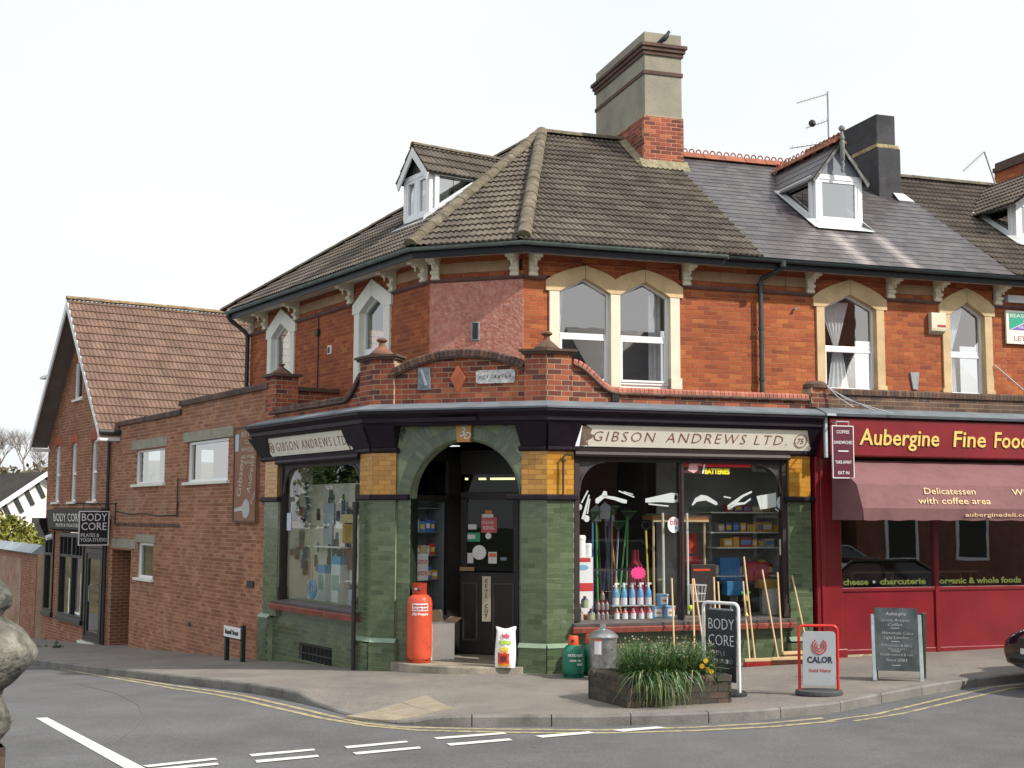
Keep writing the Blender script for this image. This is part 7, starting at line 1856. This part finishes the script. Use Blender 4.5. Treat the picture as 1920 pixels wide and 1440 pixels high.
prop('fireguard_display','grey panel with two dark arches standing on the window floor','display panel',FR@Matrix.Translation((3.5,.9,.72)),f_arch)
def f_bk(M,t):
    mb=MB(M)
    for i in range(12):
        a=2*pi*i/12;mb.tube([(.09*cos(a),.09*sin(a),0),(.13*cos(a),.13*sin(a),.25)],.004,4)
    for z,r3 in ((0,.09),(.12,.11),(.25,.13)): mb.tube([(r3*cos(a),r3*sin(a),z) for a in [2*pi*i/16 for i in range(17)]],.005,4,cap=False)
    mb.build('wire_basket',m_white,t)
prop('wire_basket','white wire basket between the poles and black box','basket',DF(2.62,.45,.95),f_bk)
mb=MB(DF(2.42,.3,.86));mb.sphere((0,0,0),.05);o=mb.build('yellow_ball',mat('neon_yellow',(.6,.8,.03),.6,0),smooth=60);tag(o,'neon yellow ball hanging low beside the window mullion','ball')
def f_lamp(M,t):
    mb=MB(M);mb.lathe([(.06,0),(.02,.05),(.02,.2),(.06,.24),(.03,.34)],(0,0,0),12);mb.build('brass_stand',mat('brass',(.45,.35,.12),.3,.1,metal=.7),t,smooth=40);mb=MB(M)
    for i in range(8): a=i*.8;mb.tube([(0,0,.32),(.08*cos(a),.05*sin(a),.36+.02*sin(i*3))],.012,4)
    mb.build('green_tool_head',mat('lurid_green',(.03,.4,.08),.5,0),t)
prop('companion_set','brass companion set with bright green fittings behind the brooms','fireside set',DF(3.38,.35,.72),f_lamp)
# white vinyl tool silhouettes and stickers on the glass
vin=thing('window_stickers','row of white vinyl tool silhouettes stuck along the inside of the shop window','stickers',FR@Matrix.Translation((2.2,.11,2.4)))
m_v=mat('white_vinyl',(.5,.54,.53),.6,.03)
def vinyl(nm,polys,y=.113):
    for k,p_ in enumerate(polys):
        mb=MB(FR);mb.prism(p_,y-.003*0-.0045,y-.003);mb.build(nm,m_v,vin)
def thick(pts,w_):
    P=[Vector(p) for p in pts];L=[];Rr=[]
    for i,p in enumerate(P):
        d=(P[min(i+1,len(P)-1)]-P[max(i-1,0)]).normalized();n=Vector((-d.y,d.x))*(w_[i] if isinstance(w_,list) else w_)/2;L.append(tuple(p+n));Rr.append(tuple(p-n))
    return L+Rr[::-1]
def ell(cx,cz,a,b,n=16): return [(cx+a*cos(2*pi*i/n),cz+b*sin(2*pi*i/n)) for i in range(n)]
vinyl('spoon_sticker',[thick([(.68,2.62),(.58,2.44)],.022),ell(.555,2.38,.032,.045),thick([(.70,2.56),(.60,2.20)],[.02,.05]),thick([(.71,2.50),(.67,2.28)],.02),ell(.66,2.21,.045,.05)])
vinyl('hammer_sticker',[thick([(.92,2.54),(1.1,2.51),(1.24,2.47),(1.30,2.46)],[.035,.05,.062,.05]),[(.80,2.44),(.80,2.50),(.90,2.56),(.93,2.62),(.98,2.61),(.99,2.53),(.92,2.50),(.84,2.43)]])
vinyl('chisel_sticker',[thick([(1.17,2.62),(1.42,2.53)],.02),thick([(1.25,2.61),(1.40,2.57)],.015)])
vinyl('saw_sticker',[[(1.60,2.45),(1.60,2.51),(2.02,2.60),(2.17,2.59),(2.16,2.50),(2.13,2.46),(2.05,2.45),(1.85,2.46)],thick([(1.65,2.43),(1.98,2.40)],.02)])
mb=MB(FR);mb.prism([(2.07,2.5),(2.12,2.5),(2.13,2.56),(2.08,2.57)],.1065,.108);mb.build('saw_handle_hole',m_dark,vin)
vinyl('sander_sticker',[[(2.36,2.42),(2.42,2.52),(2.52,2.575),(2.62,2.56),(2.78,2.47),(2.80,2.43),(2.76,2.42),(2.6,2.49),(2.45,2.47),(2.38,2.41)]])
vinyl('pliers_sticker',[thick([(2.97,2.39),(3.08,2.46),(3.22,2.56),(3.38,2.63)],[.05,.06,.035,.03]),thick([(2.97,2.37),(3.1,2.44),(3.25,2.45),(3.36,2.52)],[.04,.05,.03,.025]),thick([(2.9,2.55),(3.02,2.53)],.02)])
vinyl('pot_sticker',[[(3.52,2.57),(3.56,2.36),(3.80,2.40),(3.80,2.62)],[(3.46,2.56),(3.52,2.36),(3.55,2.36),(3.55,2.58)]]);vinyl('disc_sticker',[ell(3.90,2.46,.095,.11),thick([(3.78,2.37),(3.84,2.33)],.02)])
def stick(nm,poly,col,y=.107,parent=vin):
    mb=MB(FR);mb.prism(poly,y-.0015,y);return mb.build(nm,mat('stk_%02d%02d%02d'%tuple(int(q*99) for q in col),col,.5,.02),parent)
bh=stick('charity_sticker',ell(2.06,2.12,.10,.12,24),WH);text('bh',.13,FR,1.995,2.12,mat('bh_red',(.6,.05,.08),.5,0),bh,'lettering',d=-.103,width=.11);text('n',.1,FR,2.07,2.05,mat('bh_blue',(.05,.1,.5),.5,0),bh,'lettering',d=-.103)
tt=stick('thermometer_card',[(3.84,1.66),(4.0,1.66),(4.0,1.9),(3.84,1.9)],(.7,.7,.6));stick('card_field',[(3.86,1.78),(3.98,1.78),(3.98,1.87),(3.86,1.87)],(.25,.4,.2),.105);stick('card_field',[(3.86,1.83),(3.98,1.83),(3.98,1.87),(3.86,1.87)],(.1,.2,.3),.104);stick('blue_sticker',[(3.9,1.42),(3.99,1.42),(3.98,1.58),(3.92,1.62)],(.3,.5,.7))
bs_=stick('battery_banner',[(2.24,3.0),(3.37,3.0),(3.37,3.08),(2.24,3.08)],(.6,.015,.02),.107);stick('banner_panel',[(2.24,2.90),(2.95,2.90),(2.95,2.999),(2.24,2.999)],(.05,.01,.01),.107)
stick('banner_crest',[(2.30,2.94),(2.40,2.90),(2.48,2.96),(2.44,3.06),(2.38,3.08),(2.33,3.04)],(.7,.4,.4),.104)
text('1',.2,FR,2.50,2.90,m_white,bs_,'lettering',d=-.102,bold=.004,shear=.2);text('BATTERIES',.11,FR,2.58,2.895,mat('bat_yellow',(.8,.7,.03),.5,0),bs_,'lettering',d=-.102,width=.42,bold=.006);text('No.',.06,FR,2.45,3.02,m_white,bs_,'lettering',d=-.102)
# ---- left window goods
rnd=random.Random(31)
lp=thing('tool_display_board','pale pegboard hung with cards of tools inside the left shop window','display board',FL@Matrix.Translation((-2,.84,2)))
def card(s0,s1,z0,z1,c,y=.60,nm='hanging_card',lab=None):
    mb=MB(FL);mb.box(s0,s1,y,y+.015,z0,z1);return mb.build(nm,mat('cd_%02d%02d%02d'%tuple(int(q*99) for q in c),c,.6,.1,15),lp)
for k in range(60):
    s_=rnd.uniform(-3.35,-.7);z=rnd.uniform(1.2,2.5);w3=rnd.uniform(.04,.13);h3=rnd.uniform(.1,.26);card(s_,s_+w3,z,z+h3,rnd.choice([(.03,.03,.04),(.1,.06,.05),(.3,.05,.04),(.05,.12,.09),(.25,.22,.2),(.05,.1,.2),(.06,.05,.12)]))
SW=FL@Matrix(((0,-1,0,-3.555),(1,0,0,.2),(0,0,1,0),(0,0,0,1)))
for k in range(26):
    y_=rnd.uniform(.03,.36);z=rnd.uniform(1.1,2.6);w3=rnd.uniform(.04,.1);h3=rnd.uniform(.1,.3);mb=MB(SW);mb.box(y_,y_+w3,-.02,-.002,z,z+h3);c=rnd.choice([(.03,.03,.04),(.25,.3,.38),(.1,.06,.05),(.25,.05,.04),(.45,.45,.42),(.05,.1,.2)]);mb.build('hanging_card',mat('cd_%02d%02d%02d'%tuple(int(q*99) for q in c),c,.6,.1,15),lp)
for a,b,c_,d_,col in ((-2.95,-2.55,2.05,2.45,(.4,.48,.55)),(-2.95,-2.6,1.75,2.03,(.33,.36,.4)),(-2.2,-1.8,1.78,2.1,(.4,.25,.05)),(-2.25,-1.6,2.12,2.26,(.6,.5,.25)),(-1.75,-1.45,2.15,2.75,(.07,.045,.04)),(-2.2,-1.7,1.35,1.72,(.2,.09,.05)),(-1.35,-1.1,1.8,2.15,(.18,.05,.04)),(-1.62,-1.2,1.22,1.7,(.62,.65,.66)),(-1.1,-.75,2.2,2.7,(.06,.12,.08))): card(a,b,c_,d_,col,.585)
mb=MB(FL);mb.box(-1.52,-1.3,.573,.58,1.38,1.6);mb.build('bin_picture',m_iron,lp)
for a,b,z in ((-3.2,-1.9,1.7),(-1.7,-.7,1.17)):
    mb=MB(FL);mb.box(a,b,.4,.62,z,z+.02);mb.build('shelf',m_white,lp)
def bxl(s0,s1,y0,z0,z1,c,label,cat='box',dep=.15):
    mb=MB(FL);mb.box(s0,s1,y0,y0+dep,z0,z1);o=mb.build('product_box',mat('pb_%02d%02d%02d'%tuple(int(q*99) for q in c),c,.5,.1,10),bevel=.004);tag(o,label,cat);return o
def capb(s0,s1,y0,z0,z1,label):
    o=bxl(s0,s1,y0,z0,z1,(.62,.66,.68),label);mb=MB(FL);mb.box(s0-.004,s1+.004,y0-.004,y0+.154,z1-.13,z1+.003);mb.build('blue_top',mat('box_blue',(.1,.3,.55),.5,.05),o);mb=MB(FL);mb.box(s0+.03,s1-.05,y0-.004,y0,z0+.2,z0+.45);mb.build('pack_print',mat('box_green',(.2,.4,.35),.5,.1),o)
capb(-2.78,-2.5,.42,.80,1.40,'shorter white and blue carton in the left shop window');capb(-2.35,-2.0,.46,.80,1.56,'taller white and blue carton in the left shop window')
bxl(-3.25,-2.85,.45,.80,1.12,(.6,.62,.6),'white fan heater at left corner of the left window','heater')
bxl(-1.95,-1.55,.40,.80,1.12,(.3,.28,.26),'grey boxed goods in the middle of the left window floor');bxl(-1.5,-1.2,.36,.80,1.05,(.35,.42,.48),'pale blue boxed goods on the left window floor');bxl(-1.18,-.95,.34,.80,1.08,(.2,.28,.32),'slate blue boxed goods on the left window floor')
o=bxl(-.88,-.62,.28,.80,1.22,(.62,.38,.03),'yellow and black carton at right of the left shop window');mb=MB(FL);mb.box(-.75,-.615,.276,.28,.9,1.12);mb.build('dark_print',m_iron,o);mb=MB(FL);mb.box(-.86,-.68,.276,.28,.81,.92);mb.build('red_print',mat('hc_red',(.6,.06,.02),.5,0),o)
def f_hose(M,t):
    mb=MB(M);
    for r3 in (.09,.12,.15): mb.tube([(r3*cos(a),0,r3*sin(a)) for a in [2*pi*i/20 for i in range(21)]],.018,6,cap=False)
    mb.build('hose_coil',mat('hose_blue',(.05,.25,.55),.4,.1),t,smooth=True)
prop('blue_hose_reel','round blue coiled hose standing in the left shop window','hose',FL@Matrix.Translation((-2.62,.25,1.0)),f_hose)
mb=MB(FL);mb.tube([(-2.7,.3,.9),(-3.05,.4,2.0)],.012,6);o=mb.build('pole',m_hand);tag(o,'thin pale pole leaning inside the left shop window','pole')
mb=MB(FL);mb.box(-3.42,-3.25,.112,.116,1.98,2.28);o=mb.build('glass_sticker',mat('sticker_pale_blue',(.55,.62,.7),.5,.05));tag(o,'small pale blue notice stuck at left edge of left window','sticker')

# ------------------------------------------------------------ aerials, pigeon
m_al=mat('aluminium',(.3,.3,.3),.5,.2,10)
def aerial(base,h,tilt_,label,kind):
    t=thing('tv_aerial',label,'aerial',Matrix.Translation(base),'television aerials on the roofs')
    b=Vector(base);top=b+Vector(tilt_)*h+Vector((0,0,h));mb=MB();mb.tube([b,top],.018,6);mb.build('mast',m_al,t)
    def yagi(c,d,L,n,er):
        mb=MB();d=d.normalized();s=d.cross(Vector((0,0,1))).normalized();mb.tube([c,c+d*L],.01,4)
        for i in range(n):
            q=c+d*(L*(i+.5)/n);mb.tube([q-s*er*.3+Vector((0,0,-er)),q+s*er*.3+Vector((0,0,er))],.004,3)
        mb.build('antenna_boom',m_al,t)
    if kind==0:
        yagi(top-Vector((0,0,.05)),Vector((-1,-.3,-.38)),.78,10,.05);yagi(top-Vector((-.0,0,.62)),Vector((-1,-.2,-.4)),.55,8,.07)
        yagi(top-Vector((0,0,1.1)),Vector((-1,.2,-.1)),.8,8,.07)
        mb=MB();mb.sphere(top-Vector((.35,.05,.7)),.08,8,5);mb.build('bird_on_aerial',m_iron,t)
    else: yagi(top,Vector((-1,-.2,-.9)),.7,14,.07)
aerial((6.62,26.4,9.2),1.95,(0,0,0),'tall television aerial mast above the deli roof ridge',0)
aerial((10.4,27.2,9.35),.75,(-.3,0,0),'thin leaning television aerial beside the far right chimney',1)
# pigeon on chimney ledge
PG=Matrix.Translation(UR@Vector((3.66,2.60,11.2)))@Matrix.Rotation(R(-10),4,'Z')
pg=thing('pigeon','dark pigeon perched on the ledge near the chimney top','bird',PG)
mb=MB(PG);mb.tube([(-.13,0,.02),(-.07,0,.05),(0,0,.09),(.05,0,.14),(.075,0,.19),(.09,0,.22)],[.012,.035,.055,.05,.03,.028],10);mb.sphere((.095,0,.225),.028,8,6);mb.tube([(.115,0,.22),(.145,0,.21)],.007,5,.002);mb.build('pigeon_body',mat('pigeon_slate',(.035,.04,.05),.6,.2,30),pg,smooth=60)
mb=MB(PG)
for y in (-.02,.02): mb.tube([(0,y,.06),(.005,y,0)],.005,4)
mb.build('pigeon_legs',mat('pigeon_leg',(.2,.08,.08),.7,0),pg)

# ------------------------------------------------------------ cars
def car(M,label,paint,name='parked_car',suv=False):
    t=thing(name,label,'car',M)
    L=4.1;W=1.74;H=1.45 if not suv else 1.62
    bl=.62 if not suv else .72   # waist ratio
    # stations along x (0 = front): (x, half width, z bottom, z hood/waist, roof z or None)
    st=[(0,.62,.34,.58),(.06,.74,.26,.66),(.25,.83,.22,.74),(.6,.86,.2,.83),(1.05,.87,.2,.92),(1.5,.87,.2,.96),(2.4,.87,.2,.98),(3.3,.86,.2,1.0),(3.8,.83,.22,1.0),(4.02,.76,.28,.92),(4.1,.64,.4,.75)]
    mb=MB(M);v=[];f=[]
    for x,hw,zb2,zt in st:
        ring_=[(-hw*.92,zb2),(-hw,zb2+.12),(-hw,zt*.72+.1),(-hw*.93,zt-.02),(-hw*.6,zt+.035),(0,zt+.05),(hw*.6,zt+.035),(hw*.93,zt-.02),(hw,zt*.72+.1),(hw,zb2+.12),(hw*.92,zb2)]
        v+=[(x,y,z) for y,z in ring_]
    n=11
    for i in range(len(st)-1):
        for j in range(n): a=i*n+j;b=i*n+(j+1)%n;f.append((a,b,b+n,a+n))
    f.append(tuple(range(n)));f.append(tuple(range((len(st)-1)*n+n-1,(len(st)-1)*n-1,-1)))
    mb.add(v,f);body=mb.build('car_body',paint,t,smooth=35)
    sb=body.modifiers.new('sub','SUBSURF');sb.levels=1;sb.render_levels=1
    gh_=[(1.0,.74,.93),(1.75,.62,H-.04),(2.2,.62,H),(3.1,.6,H-.03),(3.85,.7,.98)]
    mb=MB(M);v=[]
    for x,hw,z in gh_: v+=[(x,-hw,z),(x,hw,z)]
    lo=[(1.0,.76,.9),(1.6,.8,.93),(2.3,.8,.95),(3.2,.79,.97),(3.9,.74,.95)]
    for x,hw,z in lo: v+=[(x,-hw,z),(x,hw,z)]
    f=[];
    for i in range(4):
        a=2*i;f.append((a,a+2,a+3,a+1));f.append((10+a,10+a+2,a+2,a));f.append((a+1,a+3,10+a+3,10+a+1))
    mb.add(v,f);mb.build('cabin_glass',mat('car_glass',(.02,.025,.03),.06,0,coat=.5),t,smooth=30)
    mb=MB(M);v=[]
    for x,hw,z in gh_[1:4]: v+=[(x,-hw-.01,z+.012),(x,hw+.01,z+.012)]
    mb.add(v,[(0,2,3,1),(2,4,5,3)]);mb.build('roof_panel',paint,t)
    for s_ in (-1,1):
        mb=MB(M);mb.tube([(.98,s_*.75,.93),(1.75,s_*.635,H-.02),(3.1,s_*.615,H-.01),(3.88,s_*.71,.98)],.03,6);mb.tube([(2.35,s_*.8,.95),(2.35,s_*.62,H-.02)],.03,6);mb.build('window_pillar',paint,t)
    mt=mat('tyre_rubber',(.015,.015,.015),.85,.1);mr=mat('alloy_rim',(.45,.46,.48),.3,.05,metal=.8)
    for x in (.78,3.28):
        for s_ in (-1,1):
            WMm=M@Matrix.Translation((x,s_*.78,.31))@Matrix.Rotation(pi/2,4,'X');mb=MB(WMm);mb.lathe([(.2,-.1),(.29,-.1),(.31,-.07),(.31,.07),(.29,.1),(.2,.1)],(0,0,0),28);wt=mb.build('wheel',mt,t,smooth=40)
            mb=MB(WMm);mb.lathe([(.2,-.085),(.2,.085)],(0,0,0),20)
            for k in range(5): a=k*2*pi/5;mb.tube([(0,0,.09),(cos(a)*.19,sin(a)*.19,.09)],.025,5)
            mb.build('rim',mr,wt)
    # front: grille, lights, plate
    mb=MB(M)
    mb.tube([(-.012,y,.42+.0*y) for y in (-.45,-.2,0,.2,.45)],.07,6);mb.build('lower_grille',m_iron,t)
    for s_ in (-1,1):
        mb=MB(M);mb.sphere((.17,s_*.6,.62),.085,10,6);mb.build('headlight',mat('lamp_lens',(.2,.21,.23),.08,0,coat=.6),t,smooth=60)
    mb=MB(M);mb.box(-.045,-.02,-.26,.26,.44,.55);pt_=mb.build('number_plate',mat('plate_white',(.6,.65,.6),.4,0),t)
    mb=MB(M);mb.box(-.03,.0,-.3,.3,.6,.68);mb.build('upper_grille',m_iron,t)
    for s_ in (-1,1):
        mb=MB(M);mb.sphere((1.25,s_*.92,1.0),.09,8,5);mb.build('door_mirror',paint,t,smooth=60)
    return t
m_cardk=mat('car_paint_dark',(.02,.008,.018),.15,.03,coat=.9);m_carw=mat('car_paint_white',(.6,.62,.65),.2,.03,coat=.8)
# car frame: local +x runs from nose to tail
CX=7.42;CY=17.35
def carframe(x,y,az,z=None):
    u=uvec(az);n=Vector((-u.y,u.x,0));return Matrix(((u.x,n.x,0,x),(u.y,n.y,0,y),(0,0,1,gh(x,y)-.12 if z is None else z),(0,0,0,1)))
car(carframe(6.74,16.8,72),'dark plum hatchback parked at the kerb, its nose at right edge of view',m_cardk)
# cars and houses across the street, seen reflected in the glass
car(FR@Matrix.Translation((3.5,-12.2,gh(8,8)-.12)),'white parked car across the street behind the viewer',m_carw,suv=True)
car(FR@Matrix.Translation((9.2,-12.2,gh(12,9)-.12)),'silver grey parked car across the street behind the viewer',mat('car_paint_silver',(.3,.32,.34),.2,.03,coat=.8))
def far_house(s0,s1,y,label,mw,chs):
    t=thing('opposite_house',label,'house',FR@Matrix.Translation((s0,y,0)),'houses across the street');M=FR
    mb=MB(M);mb.box(s0,s1,y-7,y,-1,5.9);mb.build('house_wall',mw,t)
    mb=MB(M);mb.prismx([(y+.4,5.8),(y-3.5,8.7),(y-7.4,5.8)],s0-.1,s1+.1);mb.build('roof',m_slate,t)
    for c in chs: mb=MB(M);mb.box(c,c+.9,y-4.2,y-2.8,8.2,10.9);mb.lathe([(.14,0),(.12,.4)],(c+.25,y-3.5,10.9),8);mb.lathe([(.14,0),(.12,.4)],(c+.65,y-3.5,10.9),8);mb.build('chimney',mw,t)
    for x in (s0+1,s0+3.6):
        for z in (.9,3.6):
            mb=MB(M);mb.box(x,x+1.2,y,y+.03,z,z+1.4);mb.build('window_frame',m_pvc,t);mb=MB(M);mb.box(x+.1,x+1.1,y+.03,y+.04,z+.1,z+1.3);mb.build('pane',mat('car_glass',(.02,.025,.03),.06),t)
m_ob=mat('opposite_brick',(.2,.08,.05),.9,.2,2)
far_house(2.2,8.2,-17,'dark brick house opposite with chimney, nearer one behind the viewer',m_ob,[5.2])
far_house(9.0,15,-17,'rendered house opposite beside the dark brick one',mat('opposite_render',(.13,.11,.09),.9,.1,2),[12.5])
far_house(16,24,-17,'farther brick house opposite along the street',m_ob,[19])
for i,(x,y,h) in enumerate(((-24,33,8),(-33,30,8))):
    t=thing('street_tree','leafy evergreen tree across the side street, %s one'%('nearer' if i else 'farther'),'tree',Matrix.Translation((x,y,gh(x,y))),'trees across the side street')
    z=gh(x,y);mb=MB();mb.tube([(x,y,z),(x+.1,y,z+h*.4),(x,y,z+h*.8)],[.2,.15,.05],8);mb.build('trunk',m_bark,t)
    mb=MB();crown(mb,(x,y,z+h*.62),h*.3,4500,.16,i+3,1.1);mb.build('crown',m_gleaf,t)
# ------------------------------------------------------------ stone gate pier at the left edge
GP=Matrix.Translation((-2.08,5.0,0))@Matrix.Rotation(.5,4,'Z');gpi=thing('stone_gate_pier','weathered grey carved stone finial of a gate pier at left edge of view','gate pier',GP)
m_gs=mat('lichen_stone',(.23,.215,.185),.95,.4,9,1.0,30,dirt=((.05,.055,.045),7,.52))
def rough(mb,amp,seed):
    rnd=random.Random(seed)
    from mathutils import noise
    for v in mb.v:
        k=noise.noise(v*7)+.6*noise.noise(v*18)+.35*noise.noise(v*45);v+=Vector((v.x+2.08,v.y-5.0,0)).normalized()*k*amp
mb=MB(GP);P_=[(.135,1.385),(.15,1.40),(.172,1.43),(.175,1.46),(.168,1.50),(.148,1.53),(.142,1.56),(.15,1.585),(.19,1.62),(.225,1.655),(.25,1.69),(.258,1.72),(.252,1.745),(.22,1.79),(.175,1.825),(.14,1.845),(.124,1.86),(.135,1.88),(.158,1.90),(.162,1.935),(.145,1.965),(.10,2.0),(.05,2.02),(.0,2.03)]
PP=[]
for (a,b),(c,d) in zip(P_,P_[1:]):
    for k in range(3): PP.append((a+(c-a)*k/3,b+(d-b)*k/3))
PP.append(P_[-1]);mb.lathe(PP,(0,0,0),64);rough(mb,.014,1);mb.build('stone_finial',m_gs,gpi,smooth=60)
gk=Brickwork('brick',gpi,'pier_core',(m_dkbrick,m_dkbrick),T=.1,L=.13,H=.065)
for q in range(4): gk.face(GP@Matrix.Rotation(q*pi/2,4,'Z')@Matrix.Translation((-.14,-.14,0)),0,.28,.0,1.38)
gk.done()
